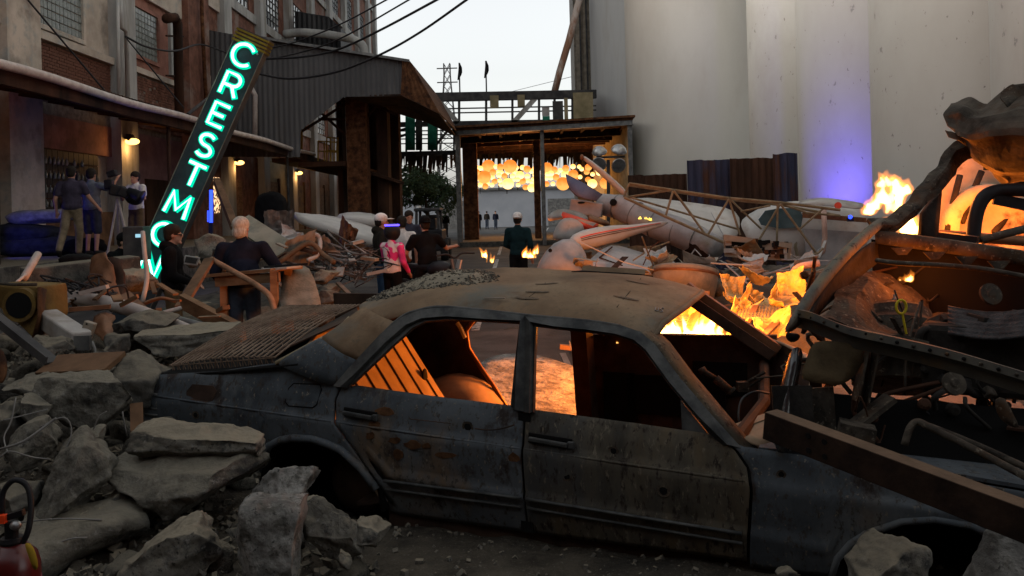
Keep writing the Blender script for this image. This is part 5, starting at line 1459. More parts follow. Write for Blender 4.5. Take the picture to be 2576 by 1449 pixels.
# dark body mass below
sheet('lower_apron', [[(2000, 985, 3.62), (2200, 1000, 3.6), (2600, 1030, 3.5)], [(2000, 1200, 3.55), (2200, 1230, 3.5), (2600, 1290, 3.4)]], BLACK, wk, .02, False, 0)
# windscreen pillar, crumpled roof
sheet('windscreen_pillar', [[(2190, 560, 4.33), (2235, 540, 4.4), (2290, 510, 4.5), (2330, 450, 4.6), (2370, 400, 4.7), (2420, 350, 4.8)],
                            [(2205, 575, 4.28), (2250, 558, 4.35), (2310, 520, 4.45), (2350, 462, 4.55), (2390, 410, 4.65), (2440, 365, 4.75)],
                            [(2215, 588, 4.33), (2262, 570, 4.4), (2322, 530, 4.5), (2366, 476, 4.6), (2408, 425, 4.7), (2462, 385, 4.8)]], WRECKSTEEL, wk, .02, smooth=False, noise_amp=.035, seed=6, nr=18, subsurf=0)
def torn(name, rows, mat, nr, amp, seed, thick=.008):
    R = [resample([P(*p) for p in r], nr) for r in rows]
    R = [list(x) for x in zip(*[resample(c, nr) for c in zip(*R)])]
    out = []
    for i, r in enumerate(R):
        o = []
        for j, p in enumerate(r):
            e = 1.8 if i in (0, len(R) - 1) or j in (0, len(r) - 1) else 1.0
            q = p * 3.2 + Vector((seed, 0, 0))
            rid = 1 - abs(noise.noise(q)) * 2 - abs(noise.noise(q * 2.1)) * .8
            o.append(p + Vector((noise.noise(q * 1.9) * e, rid * 1.3, noise.noise(q * 1.7 + Vector((7, 3, 1))) * e)) * amp)
        out.append(o)
    m = MB(); m.grid(out); return m.build(name, mat, wk, smooth=False, solid=thick)
ROOFD = MAT('burnt_roof_dark', [(.2, (.03, .025, .02)), (.8, (.1, .085, .068))], 6, rough=.95, bump=.5, bdist=.01, patches=((.06, .035, .02), 4, .55, .8))
torn('crumpled_roof', [[(2386, 262, 4.75), (2420, 252, 4.72), (2445, 252, 4.7), (2495, 262, 4.65), (2545, 222, 4.6), (2610, 205, 4.5)],
                        [(2382, 290, 4.65), (2420, 285, 4.55), (2450, 290, 4.5), (2500, 290, 4.4), (2560, 280, 4.35), (2620, 270, 4.3)],
                        [(2384, 312, 4.6), (2425, 335, 4.5), (2455, 345, 4.45), (2500, 350, 4.35), (2560, 355, 4.3), (2620, 350, 4.25)],
                        [(2396, 330, 4.65), (2445, 375, 4.6), (2480, 410, 4.55), (2520, 425, 4.5), (2570, 440, 4.45), (2620, 440, 4.4)],
                        [(2410, 338, 4.8), (2455, 395, 4.8), (2500, 432, 4.75), (2540, 455, 4.7), (2580, 464, 4.65), (2620, 466, 4.6)]], ROOFD, 26, .05, 3)
torn('torn_roof_edge', [[(2535, 226, 4.5), (2560, 212, 4.5), (2620, 205, 4.4)], [(2530, 262, 4.45), (2575, 268, 4.42), (2620, 262, 4.4)], [(2540, 300, 4.42), (2580, 310, 4.4), (2620, 300, 4.38)]], WRECKSTEEL, 12, .05, 8)
torn('torn_flap', [[(2384, 325, 4.6), (2400, 330, 4.6), (2420, 352, 4.6)], [(2388, 338, 4.6), (2406, 345, 4.6), (2425, 365, 4.62)]], ROOFD, 8, .03, 5)
torn('torn_lining', [[(2470, 400, 4.9), (2540, 440, 4.85), (2620, 455, 4.8)], [(2478, 425, 4.9), (2545, 462, 4.85), (2620, 478, 4.8)]], WRECKDK, 10, .04, 11)
sheet('door_pillar', [[(2322, 535, 4.5), (2362, 480, 4.6)], [(2315, 610, 4.45), (2350, 612, 4.5)]], WRECKDK, wk, .04, subsurf=0)
# interior lit by the fire behind: rear panel, seat frame, wheel arch
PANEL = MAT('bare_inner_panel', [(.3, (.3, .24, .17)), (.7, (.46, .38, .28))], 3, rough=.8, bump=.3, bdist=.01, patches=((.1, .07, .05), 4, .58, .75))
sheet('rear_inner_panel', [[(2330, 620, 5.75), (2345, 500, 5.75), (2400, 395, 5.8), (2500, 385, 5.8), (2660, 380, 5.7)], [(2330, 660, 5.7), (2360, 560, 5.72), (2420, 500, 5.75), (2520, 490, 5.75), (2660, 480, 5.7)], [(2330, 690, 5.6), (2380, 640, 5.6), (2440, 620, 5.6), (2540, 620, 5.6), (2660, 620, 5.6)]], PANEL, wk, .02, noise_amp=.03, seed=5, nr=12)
for pts in ([(2415, 440, 5.6), (2395, 520, 5.6), (2380, 600, 5.55)], [(2470, 430, 5.6), (2440, 500, 5.6), (2420, 560, 5.55)], [(2560, 470, 5.6), (2540, 540, 5.6), (2500, 585, 5.55)]): ptube('body_seam', pts, .02, WRECKDK, wk, 6)
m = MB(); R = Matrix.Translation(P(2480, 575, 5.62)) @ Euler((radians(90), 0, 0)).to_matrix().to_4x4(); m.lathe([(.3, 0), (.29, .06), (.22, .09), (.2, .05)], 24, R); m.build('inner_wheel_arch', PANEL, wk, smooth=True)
ptube('seat_rail', [(2335, 588, 5.0), (2460, 598, 4.9), (2620, 610, 4.8)], .03, COPPER, wk, 6)
# steering wheel
pts = [P(2448, 610, 4.45), P(2452, 560, 4.45), P(2462, 520, 4.45), P(2480, 492, 4.45), P(2510, 480, 4.45), P(2560, 478, 4.42), P(2620, 482, 4.4)]
m = MB(); m.tube(spline(pts, 5), .035, 10); sw_ = m.build('steering_wheel', BLACKPL, wk, smooth=True)
pbeam('spoke', (2500, 500, 4.44), (2600, 520, 4.42), .02, .06, BLACKPL, sw_)
pbeam('dash_tray', (2362, 592, 4.3), (2460, 604, 4.2), .1, .035, BLACKPL, wk)
ptube('dash_bar', [(2470, 605, 4.2), (2530, 588, 4.2), (2600, 570, 4.2)], .02, WRECKSTEEL, wk)

random.seed(131)
for k in range(90):
    u, v = random.uniform(2020, 2590), random.uniform(680, 1090)
    d = interp(v, [(680, 4.2), (800, 3.85), (900, 3.55), (1090, 3.35)]) + random.uniform(0, .25) + .1
    if v < 880 and u < 2330: d -= .05
    p = P(u, v, d)
    c = random.random()
    mt = random.choice([WRECKDK, WRECKDK, WRECKSTEEL, RUST_DK, BLACKPL, RUST])
    m = MB()
    if c < .3:
        pts = [p + Vector((random.gauss(0, .09), random.gauss(0, .05), random.gauss(0, .08))) for _ in range(4)]
        m.tube(spline(pts, 4), random.choice([.004, .006, .01]), 6); m.build('hose', mt, wk, smooth=True)
    elif c < .65:
        m.beam(p, p + Vector((random.gauss(0, .1), random.gauss(0, .04), random.gauss(0, .07))), random.uniform(.015, .06), random.choice([.004, .01, .02]), kind=random.choice(['box', 'L', 'C']), t=.004); m.build('engine_bracket', mt, wk)
    elif c < .85:
        r = random.uniform(.01, .03); m.lathe([(r * .4, -.01), (r, -.01), (r, .012), (r * .6, .02)], 12, Matrix.Translation(p) @ Euler((random.uniform(.6, 1.8), random.uniform(-.6, .6), 0)).to_matrix().to_4x4()); m.build('bolt_boss', mt, wk)
    else:
        crumple('torn_plate', p, random.uniform(.06, .16), random.uniform(.05, .12), mt, 700 + k, .06, random.uniform(-60, 60), random.uniform(30, 110), random.uniform(-30, 30), 7, 3, .003, wk)
# rusty channel beam across the front
rb = pbeam('steel_beam', (1936, 1066, 3.22), (2640, 1335, 2.45), .075, .105, MAT('beam_rust', [(.3, (.012, .007, .005)), (.7, (.03, .017, .011))], 8, bump=.5, bdist=.006, dust=((.12, .078, .05), .6, .95)), None, bevel=.004)
tag(rb, 'thick rusty brown steel beam slanting across the front of the wrecks', 'beam')
a, b = P(1936, 1066, 3.22), P(2640, 1335, 2.45)
dr = (b - a).normalized(); fwd = Vector((dr.y, -dr.x, 0)).normalized()
for t in (.27, .36):
    for z in (-.026, .026):
        c = lerp(a, b, t * .75) + fwd * .038 + Vector((0, 0, z))
        m = MB(); m.lathe([(.01, 0), (.01, .003)], 12, Matrix.Translation(c) @ fwd.to_track_quat('Z', 'Y').to_matrix().to_4x4()); m.build('bolt_hole', BLACK, rb)
rock('grey boulder lying under the sedan front wheel arch', 2215, 1440, 3.15, 215, 190, .3, 12, CONC, 61, sub=5)
rock('grey boulder below the end of the rusty beam', 2545, 1440, 2.75, 210, 220, .3, -10, CONC_PALE, 62, sub=5)
rock('small flat stone on the dirt by the sedan sill', 1975, 1440, 3.35, 60, 30, .08, 0, CONC, 63, sub=3)

# ================================================================ aircraft wreckage heap
ap = thing('aircraft_fuselage', 'grey light aircraft tail boom with round hole and square end in the heap', 'aircraft', P(1650, 640, 12.5))
A = [P(*p) for p in ((1513, 514, 12.9), (1560, 522, 12.7), (1640, 560, 12.3), (1720, 590, 12.0), (1810, 625, 11.6))]
A2 = resample(A, 30); rr_ = [interp(k / 29, [(0, .165), (.2, .19), (.5, .21), (.8, .2), (1, .15)]) for k in range(30)]
m = MB(); m.tube(A2, rr_, 28); m.v = [p + Vector((fbm(p.x * 3, p.z * 3), 0, fbm(p.z * 3 + 4, p.x * 3))) * .022 for p in m.v]; m.build('boom', ALU, ap, smooth=True)
for k in (4, 9, 14, 19, 24):
    m = MB(); m.tube([A2[k] - (A2[k + 1] - A2[k - 1]).normalized() * .004, A2[k] + (A2[k + 1] - A2[k - 1]).normalized() * .004], rr_[k] + .006, 28); m.build('seam_band', GREYSTEEL, ap)
m = MB(); m.beam(P(1436, 517, 12.7), P(1516, 530, 12.6), .22, .21); o = m.build('square_end', ALU, ap, bevel=.02)
m = MB(); m.ell(P(1462, 510, 12.52), (.055, .02, .016)); m.build('slot', BLACK, o)
R = Matrix.Translation(P(1543, 509, 12.53)) @ Euler((radians(80), 0, 0)).to_matrix().to_4x4()
m = MB(); m.lathe([(.03, -.02), (.052, -.02), (.052, .012), (.03, .012)], 18, R); o = m.build('round_hole', BLACK, ap)
fin = sheet('tail_fin', [[(1423, 438, 12.5), (1470, 462, 12.5), (1515, 490, 12.5)], [(1428, 460, 12.45), (1462, 485, 12.45), (1500, 505, 12.45)], [(1436, 478, 12.4), (1450, 492, 12.4), (1470, 500, 12.4)]], NAVYP, ap, .03, subsurf=0)
bl = sheet('rotor_blade', [[(1459, 394, 12.6), (1500, 428, 12.6), (1545, 470, 12.6), (1574, 497, 12.6)], [(1467, 390, 12.55), (1512, 424, 12.55), (1556, 462, 12.55), (1582, 488, 12.55)]], WHITE2, None, .04)
tag(bl, 'long white blade sticking up before the floodlights', 'aircraft part')
m = MB(); m.ell(P(1464, 396, 12.55), (.03, .03, .045)); m.build('dark_tip', COPPER, bl)
# broad white wing lying behind
w = sheet('aircraft_wing', [[(1580, 498, 14.2), (1680, 508, 14.2), (1790, 522, 14.2), (1858, 534, 14.2)], [(1590, 530, 13.6), (1690, 545, 13.6), (1790, 562, 13.6), (1862, 575, 13.6)], [(1640, 575, 13.0), (1730, 590, 13.0), (1800, 602, 13.0), (1850, 612, 13.0)]], WHITE2, None, .09)
tag(w, 'broad dirty white aircraft wing lying behind the tube truss', 'aircraft wing')
for k in range(4):
    pbeam('panel_seam', (1620 + k * 55, 507 + k * 7, 14.0), (1660 + k * 55, 577 + k * 8, 12.95), .012, .006, ALU, w)
# cabin shell with window
cb = thing('aircraft_cabin', 'white aircraft cabin shell with dark teal side windows and peeled skin', 'aircraft', P(1960, 660, 13))
sheet('shell', [[(1860, 556, 13.2), (1905, 525, 13.1), (1960, 508, 13.1), (2040, 505, 13.1), (2110, 512, 13.1), (2182, 520, 13.1)], [(1866, 575, 12.9), (1910, 560, 12.8), (1970, 548, 12.8), (2040, 548, 12.8), (2110, 552, 12.8), (2182, 556, 12.8)], [(1880, 600, 12.8), (1920, 600, 12.7), (1980, 600, 12.7), (2040, 600, 12.7), (2110, 605, 12.7), (2182, 610, 12.7)], [(1900, 650, 12.9), (1940, 655, 12.9), (1990, 660, 12.9), (2040, 670, 12.9), (2110, 680, 12.9), (2182, 690, 12.9)]], WHITE2, cb, .02)
def decal(name, pts, d, mat, parent, t=.03):
    q = [P(u, v, d) for u, v in pts]
    m = MB(); m.prism(q, (0, t, 0)); return m.build(name, mat, parent)
decal('window', [(1908, 552), (1925, 530), (1960, 524), (2010, 522), (2020, 545), (2015, 572), (1960, 575), (1915, 566)], 12.68, MAT('teal_glass', [(.3, (.03, .06, .07)), (.7, (.06, .1, .11))], 2, rough=.15, bump=.05, spec=.8), cb, .02)
decal('grey_skin', [(2022, 575), (2180, 585), (2182, 690), (2030, 665)], 12.62, ALU, cb)
sheet('peeled_skin', [[(2005, 508, 12.9), (2040, 500, 12.8), (2070, 497, 12.7), (2120, 503, 12.7), (2182, 512, 12.7)], [(2010, 512, 12.6), (2045, 515, 12.45), (2090, 518, 12.4), (2130, 522, 12.4), (2180, 528, 12.4)]], WHITEP, cb, .012)
decal('rusty_frame', [(2020, 535), (2180, 548), (2180, 560), (2020, 548)], 12.3, COPPER, cb)
ptube('frame_post', [(2072, 520, 12.2), (2075, 600, 12.2), (2070, 632, 12.2), (2040, 655, 12.1)], .04, MAT('pink_tube', [(.3, (.3, .2, .16)), (.7, (.45, .33, .27))], 4), cb, 8)
R = Matrix.Translation(P(2108, 517, 12.35)) @ Euler((radians(85), 0, 0)).to_matrix().to_4x4(); m = MB(); m.lathe([(.03, -.01), (.05, -.01), (.05, .01), (.03, .01)], 16, R); m.build('port_hole', REDP, cb)
# welded tube truss
tt = thing('tube_truss', 'long tan welded tube truss frame lying over the aircraft parts', 'frame', P(1800, 640, 11.6))
T = lambda x, y, d=11.6: P(1308 + x * .3704, 369 + y * .3704, d)
for k, (pts, dd) in enumerate([([(740, 250), (1040, 295), (1420, 350), (1770, 380), (2174, 430)], 11.6), ([(740, 262), (1040, 305), (1420, 360), (1770, 395), (2174, 470)], 12.3), ([(710, 345), (1000, 480), (1270, 600), (1380, 650)], 11.3), ([(710, 345), (1030, 295)], 11.6), ([(740, 250), (705, 345)], 11.5), ([(1040, 300), (990, 470)], 11.4), ([(1045, 300), (1255, 590)], 11.4), ([(1045, 300), (1180, 480)], 12), ([(1420, 355), (1275, 600)], 11.4), ([(1420, 355), (1495, 600)], 11.5), ([(1430, 360), (1640, 560)], 12.1), ([(1770, 385), (1620, 640)], 11.5), ([(1750, 390), (1745, 640)], 11.5), ([(1770, 390), (2010, 720)], 11.3), ([(1700, 400), (1500, 440)], 12), ([(1770, 385), (1950, 330 + 120)], 12), ([(1950, 450), (2174, 470)], 11.9), ([(2060, 420), (1900, 560)], 11.8), ([(720, 335), (1480, 560)], 12.2), ([(1900, 760), (2030, 720), (2060, 690)], 11.2)]):
    m = MB(); m.tube([T(x, y, dd) for x, y in pts], .02 if k < 3 else .015, 6); m.build('tube', TRUSS, tt)
# tip tank with stripes
tk = thing('tip_tank', 'white cigar shaped aircraft tip tank with red stripes on the heap', 'aircraft part', P(1540, 600, 10.6))
a, b = P(1434, 612, 10.4), P(1680, 560, 11.4)
R = Matrix.Translation(a) @ (b - a).normalized().to_track_quat('Z', 'Y').to_matrix().to_4x4()
L = (b - a).length
prof = [(.012, 0), (.06, .03), (.1, .1), (.125, .25), (.128, .45), (.11, .75), (.075, 1.0), (.035, L * .93), (.008, L)]
m = MB(); m.lathe(prof, 24, R); m.build('shell', WHITE2, tk, smooth=True)
ax = (b - a).normalized(); sd = Vector((ax.y, -ax.x, 0)).normalized(); upv = sd.cross(ax); upv = upv if upv.z > 0 else -upv
for (an, mt, w0, w1) in ((.15, COPPER, .012, .2), (.5, REDP, .014, .4), (.35, RUST_DK, .008, .3)):
    q0, q1 = [], []
    for k in range(12):
        z = lerp(.1, L * .9, k / 11); r = interp(z, [(p[1], p[0]) for p in prof]) + .004
        q0.append(a + ax * z + (sd * cos(an) + upv * sin(an)) * r); q1.append(a + ax * z + (sd * cos(an + w0 / .12) + upv * sin(an + w0 / .12)) * r)
    m = MB(); m.grid([q0, q1]); m.build('stripe', mt, tk, solid=.002)
# nose cone, red and white tail pieces
m = MB(); R = Matrix.Translation(P(1420, 668, 9.9)) @ Euler((radians(-18), radians(20), 0)).to_matrix().to_4x4(); m.lathe([(.3, -.25), (.29, -.05), (.26, .08), (.2, .2), (.12, .28), (.04, .32)], 28, R)
nc = tag(m.build('nose_cone', ALU, smooth=True), 'grey rounded nose cone shell standing next to the small fire', 'aircraft part')
m = MB(); m.ell(P(1384, 630, 9.66), (.022, .03, .022)); m.build('rivet_hole', BLACK, nc)
tag(sheet('tail_panel', [[(1385, 610, 11), (1400, 570, 11), (1415, 545, 11)], [(1420, 600, 10.9), (1440, 570, 10.9), (1460, 550, 10.9)], [(1440, 605, 10.9), (1455, 590, 10.9), (1475, 580, 10.9)]], WHITEP, None, .04), 'dirty pinkish white tail panel below the red panel', 'aircraft part')
rp = tag(sheet('aircraft_skin', [[(1414, 536, 11.1), (1460, 551, 11.1), (1505, 567, 11.1)], [(1420, 550, 11.0), (1455, 565, 11.0), (1490, 578, 11.0)]], REDP, None, .05, subsurf=0), 'bright red aircraft panel with a white chevron in the heap', 'aircraft part')
tag(sheet('tail_panel', [[(1376, 548, 11.6), (1400, 526, 11.6), (1440, 530, 11.6), (1480, 545, 11.6)], [(1378, 556, 11.5), (1410, 545, 11.5), (1445, 552, 11.5), (1480, 560, 11.5)]], WHITEP, None, .05), 'rounded white panel edge above the red panel', 'aircraft part')
decal('chevron', [(1450, 549), (1500, 561), (1490, 572), (1472, 566)], 11.02, WHITEP, rp, .02)
tag(sheet('aircraft_skin', [[(1480, 540, 11.8), (1530, 560, 11.8)], [(1484, 552, 11.7), (1535, 570, 11.7)]], COPPER, None, .04, subsurf=0), 'copper orange panel wedged under the grey boom', 'aircraft part')
fp = tag(sheet('fuselage_panel', [[(1535, 612, 10.6), (1580, 626, 10.6), (1640, 645, 10.5), (1700, 655, 10.4)], [(1500, 640, 10.1), (1560, 650, 10.1), (1630, 662, 10.0), (1700, 672, 10.0)], [(1462, 672, 9.6), (1540, 680, 9.6), (1630, 690, 9.5), (1700, 700, 9.5)]], ALU, None, .02), 'flat grey fuselage panel with a dark painted line', 'aircraft part')
for a, b in (((1540, 621, 10.38), (1508, 648, 9.94)), ((1508, 648, 9.94), (1566, 668, 9.74))): pbeam('painted_line', a, b, .014, .012, RUST_DK, fp)
# round drum cover
dc = thing('engine_cowling', 'big round pinkish drum shaped cowling with a centre fan hole', 'aircraft part', P(1725, 720, 9))
R = Matrix.Translation(P(1725, 678, 9.0)) @ Euler((radians(-12), radians(7), 0)).to_matrix().to_4x4()
m = MB(); m.lathe([(.3, -.32), (.335, -.1), (.345, -.02), (.34, .005), (.3, .02), (.15, .035), (.06, .03)], 40, R); m.build('drum', BEIGEP, dc, smooth=True)
m = MB(); m.lathe([(.346, -.03), (.35, -.04), (.35, -.05), (.346, -.06)], 40, R); m.build('rim', COPPER, dc)
R2 = R @ Matrix.Translation((.02, .02, .034)); m = MB(); m.lathe([(.07, 0), (.068, .008), (.05, .01)], 20, R2); hb = m.build('hub_ring', WRECKSTEEL, dc)
for s_ in (-1, 1):
    m = MB(); m.ell((0, 0, 0), (.02, .03, .006)); q = MB(); q.add([R2 @ (p + Vector((s_ * .026, 0, .012))) for p in m.v], m.f); q.build('vent', BLACK, hb)
# instrument panel
ip = thing('instrument_panel', 'torn aircraft instrument panel full of square cut outs and dials', 'aircraft part', P(1905, 655, 10.6))
pq = [P(1819, 592, 10.6), P(1905, 604, 10.6), P(1993, 610, 10.6), P(1988, 656, 10.6), P(1900, 652, 10.6), P(1824, 645, 10.6)]
m = MB(); m.prism(pq, (0, .02, 0)); m.build('plate', BEIGEP, ip)
random.seed(17)
for k in range(64):
    t, s_ = random.random(), random.random()
    u = lerp(1826, 1984, t); v = lerp(598 + 14 * t, 640 + 8 * t, s_)
    w, h = random.choice([(8, 6), (14, 5), (18, 8), (7, 7), (6, 14)])
    k2 = 10.58 / F
    m = MB(); m.box(P(u, v, 10.57 + .02 * random.random()), (w * k2 * 1.4, .03, h * k2 * 1.4)); m.build('instrument', random.choice([BLACK, BLACK, BLACK, WHITEP, RUST, BLACKPL]), ip)
decal('white_face', [(1822, 590), (1900, 600), (1898, 612), (1820, 606)], 10.52, BEIGEP, ip)
decal('cream_face', [(1962, 608), (1994, 612), (1990, 625), (1960, 620)], 10.52, BEIGEP, ip)
tag(sheet('curved_strip', [[(1822, 650, 10.3), (1860, 668, 10.1), (1910, 678, 10), (1950, 684, 10)], [(1826, 660, 10.25), (1862, 678, 10.05), (1912, 688, 9.95), (1948, 692, 9.95)]], COPPER, None, .02), 'curved copper brown strip below the instrument panel', 'strip')
# crumpled sheets catching the firelight
cr = [(1835, 725, 7.6, .32, .3, 1, 'crumpled pale sheet nearest the windscreen pillar standing up in the firelight', 10, 70, 0), (1880, 760, 7.3, .28, .26, 2, 'crumpled foil sheet folded beside the plank in the fire', 30, 55, 20), (1900, 700, 8.0, .34, .16, 3, 'flat torn sheet on top of the fire pile', 0, 20, 0),
      (1990, 720, 7.0, .26, .34, 4, 'tall crumpled sheet leaning by the wreck wing', -20, 75, 0), (1955, 760, 6.9, .26, .2, 5, 'small crumpled sheet low beside the wreck wing', 10, 50, 30), (1850, 790, 6.9, .26, .14, 6, 'crumpled strip low behind the windscreen pillar', 40, 40, 0), (1940, 820, 6.4, .3, .16, 7, 'curled golden sheet at the foot of the fire pile', 0, 35, 0), (1760, 800, 6.9, .3, .2, 9, 'bent sheet glowing inside the fire seen past the roof', 0, 60, 10), (1700, 790, 7.3, .3, .22, 12, 'crumpled sheet behind the flames seen through the windscreen', 0, 60, 0)]
for (u, v, d, w, h, sd_, lb, yw, tl, rl) in cr:
    tag(crumple('crumpled_sheet', P(u, v + 8, d), w * .85, h * .8, CRUMP, sd_, .24, yw, tl, rl, 16), lb, 'metal sheet', 'crumpled sheets around the fire')
random.seed(61)
for k in range(16):
    u, v = random.uniform(1800, 2000), random.uniform(745, 850); d = interp(v, [(745, 7.6), (850, 6.4)])
    tag(crumple('crumpled_sheet', P(u, v, d), random.uniform(.1, .2), random.uniform(.08, .16), CRUMP, 900 + k, .12, random.uniform(0, 180), random.uniform(10, 80), 0, 9, 4), 'small crumpled scrap of sheet in the glowing pile', 'metal sheet', 'small scraps in the glowing pile')
tag(pbeam('plank', (1868, 835, 6.5), (1902, 770, 6.8), .05, .02, WOOD), 'short plank leaning up in the fire pile', 'plank', 'planks in the fire')
tag(pbeam('plank', (1735, 830, 6.6), (1775, 735, 7.0), .07, .025, WOOD), 'wide plank standing up inside the flames', 'plank', 'planks in the fire')
tag(pbeam('plank', (1905, 860, 6.2), (1975, 790, 6.5), .06, .02, WOOD), 'plank lying across the golden sheets', 'plank', 'planks in the fire')
tag(ptube('bent_tube', [(2000, 735, 7), (1990, 700, 7), (2010, 672, 7), (2060, 662, 7)], .03, MAT('pink_white_tube', [(.3, (.45, .3, .25)), (.7, (.6, .45, .4))], 4), None, 8, 4), 'bent pale red tube arching over the fire pile', 'tube')
m = MB()
for i in range(14):
    m.tube([lerp(P(1850, 800, 6.6), P(1960, 800, 6.4), i / 13), lerp(P(1860, 770, 7.0), P(1965, 765, 6.9), i / 13)], .003, 4)
    m.tube([lerp(P(1850, 800, 6.6), P(1860, 770, 7.0), i / 13), lerp(P(1960, 800, 6.4), P(1965, 765, 6.9), i / 13)], .003, 4)
tag(m.build('wire_mesh', WIREP), 'limp wire mesh in the fire pile', 'wire mesh')
random.seed(40)
for k in range(34):
    u = random.uniform(1440, 2080); d = random.uniform(8.2, 11.5)
    x = P(u, 600, d).x; z = ground_at(x, d)
    s_ = random.uniform(.07, .22)
    me = rock_mesh(400 + k % 8, (s_ * 1.5, s_, s_ * .8), 4, 6, .06, 3); me.materials.append(CONC_DARK if k % 3 else CONC)
    o = bpy.data.objects.new('concrete_chunk', me); COL.objects.link(o); o.location = (x, d, z + s_ * .25); o.rotation_euler = (random.random(), random.random(), random.random() * 6)
    tag(o, 'dusty concrete chunk bedded in the mound under the aircraft parts', 'rubble', 'chunks in the aircraft mound')
for k in range(16):
    u, v, d = random.uniform(1640, 2060), random.uniform(670, 730), random.uniform(8, 9.5)
    a = random.uniform(-.6, .6); L = random.uniform(.2, .55)
    p = P(u, v, d); p.z = ground_at(p.x, p.y) + .08
    m = MB(); m.beam(p, p + Vector((cos(a) * L, sin(a) * L * .5, random.uniform(-.05, .15))), random.uniform(.02, .08), .012)
    tag(m.build('scrap_strip', random.choice([ALU, WOOD_DK, BEIGEP, RUST_DK])), 'thin scrap strip scattered on the aircraft mound', 'scrap', 'scrap strips on the aircraft mound')

random.seed(151)
for k in range(70):
    u, d = random.uniform(1400, 2130), random.uniform(8.6, 13.0)
    x = P(u, 600, d).x; z = max(ground_at(x, d), P(u, random.uniform(645, 690), d).z)
    p = Vector((x, d, z + .03)); L = random.uniform(.15, .7); c = random.random()
    mt = random.choice([ALU, WHITEP, WHITEP, GREYSTEEL, TRUSS, BEIGEP, RUST_DK, ALU])
    if c < .35:
        o = crumple('torn_skin', p, L * .6, L * .35, mt, 800 + k, .16, random.uniform(0, 180), random.uniform(-30, 70), 0, 8, 4, .005)
        tag(o, 'torn piece of pale aircraft skin scattered through the heap', 'metal sheet', 'torn skin pieces in the aircraft heap')
    elif c < .7:
        m = MB(); q = Vector((random.gauss(0, 1), random.gauss(0, .5), random.gauss(0, .4))).normalized() * L
        m.tube([p, p + q * .5 + Vector((0, 0, random.gauss(0, .04))), p + q], random.choice([.006, .009, .014]), 6)
        tag(m.build('thin_strut', mt), 'thin bent strut poking out of the aircraft heap', 'strut', 'struts in the aircraft heap')
    else:
        m = MB(); q = Vector((random.gauss(0, 1), random.gauss(0, .5), random.gauss(0, .35))).normalized() * L
        m.beam(p, p + q, random.uniform(.03, .12), .008, kind=random.choice(['box', 'L']), t=.006)
        tag(m.build('scrap_strip', mt), 'thin scrap strip scattered on the aircraft mound', 'scrap', 'scrap strips on the aircraft mound')
# slab behind the car, lit through its windows
tag(sheet('concrete_slab', [[(1200, 905, 6.9), (1330, 895, 7.2), (1420, 925, 7.0), (1500, 955, 6.7)], [(1180, 990, 6.2), (1320, 1000, 6.2), (1420, 1010, 6.1), (1520, 1025, 6.0)], [(1180, 1060, 5.7), (1320, 1080, 5.6), (1420, 1090, 5.5), (1520, 1100, 5.5)]], CONC_PALE, None, .08, subsurf=2), 'flat broken concrete slab lit orange behind the sedan', 'slab')
pbl = tag(pbeam('plank', (1408, 872, 7.6), (1490, 880, 7.6), .06, .04, WOOD), 'short plank with wires glowing behind the sedan door opening', 'plank')
for k in range(5):
    ptube('wire', [(1432 + k * 8, 858 + (k % 2) * 8, 7.3), (1440 + k * 6, 885, 7.2), (1470 + k * 3, 905, 7.1)], .005, WIREP, pbl, 5, 3)
tag(pbeam('angle_bar', (1415, 890, 8.5), (1440, 945, 7.6), .06, .02, GREYSTEEL), 'grey strip lying on the dark ground beyond the sedan', 'strip')

# ================================================================ fire
def flame(label, spots, r, h, seed, light, mat=None, core=True, vox=.012, lloc=None, rad=.25, col=(1, .2, .018)):
    """tongues of flame fused into one body; spots = list of base points"""
    random.seed(seed)
    c = sum((Vector(s) for s in spots), Vector()) / len(spots)
    t = thing('fire', label, 'fire', c)
    m, mc = MB(), MB()
    for s in spots:
        s = Vector(s)
        for k in range(5):
            hh = h * random.uniform(.35, 1.2); rr = r * random.uniform(.3, .75)
            b = s + Vector((random.uniform(-r, r), random.uniform(-r, r), 0))
            lean = Vector((random.uniform(-.35, .4), random.uniform(-.1, .1), 0)) * hh
            pts, rs = [], []
            for j in range(9):
                q = j / 8
                pts.append(b + Vector((0, 0, hh * q)) + lean * q * q + Vector((sin(q * 5 + k * 2 + seed), cos(q * 4 + k), 0)) * rr * .6 * q)
                rs.append(max(.004, rr * (sin(pi * min(1, q * .85 + .18)) ** .8) * (1 - q * .55)))
            m.tube(pts, rs, 10)
            mc.tube([lerp(p, pts[0], .3) for p in pts], [x * .58 for x in rs], 8)
    m.build('flame', mat or E_FIREHOT, t, smooth=True, remesh=vox)
    if mat is not E_AMBER: mc.build('flame_core', E_CORE, t, smooth=True, remesh=vox)
    if light:
        ld = bpy.data.lights.new('fire_glow', 'POINT'); ld.energy = light; ld.color = col; ld.shadow_soft_size = rad
        lo = bpy.data.objects.new('fire_glow', ld); COL.objects.link(lo)
        lo.parent = t; lo.location = (Vector(lloc) - c) if lloc is not None else Vector((0, 0, h * .8))
    return t
flame('large white hot fire burning behind the sedan windscreen', [P(u_, v_, d_) for u_, v_, d_ in ((1650, 858, 6.7), (1675, 855, 6.6), (1700, 852, 6.6), (1722, 850, 6.6), (1745, 850, 6.6), (1768, 850, 6.6), (1795, 852, 6.6), (1815, 850, 6.7), (1735, 835, 6.9), (1770, 825, 6.9))], .075, .24, 4, 165, E_FIREBIG, lloc=P(1700, 832, 6.2), col=(1, .235, .02))
flame('low flames added to light the crumpled sheets', [P(1830, 850, 6.5), P(1880, 842, 6.6), P(1925, 840, 6.5)], .04, .09, 23, 16, E_FIREHOT, lloc=P(1870, 828, 6.2), col=(1, .33, .05))  # added flames and glow, put in to brighten the sheets around them
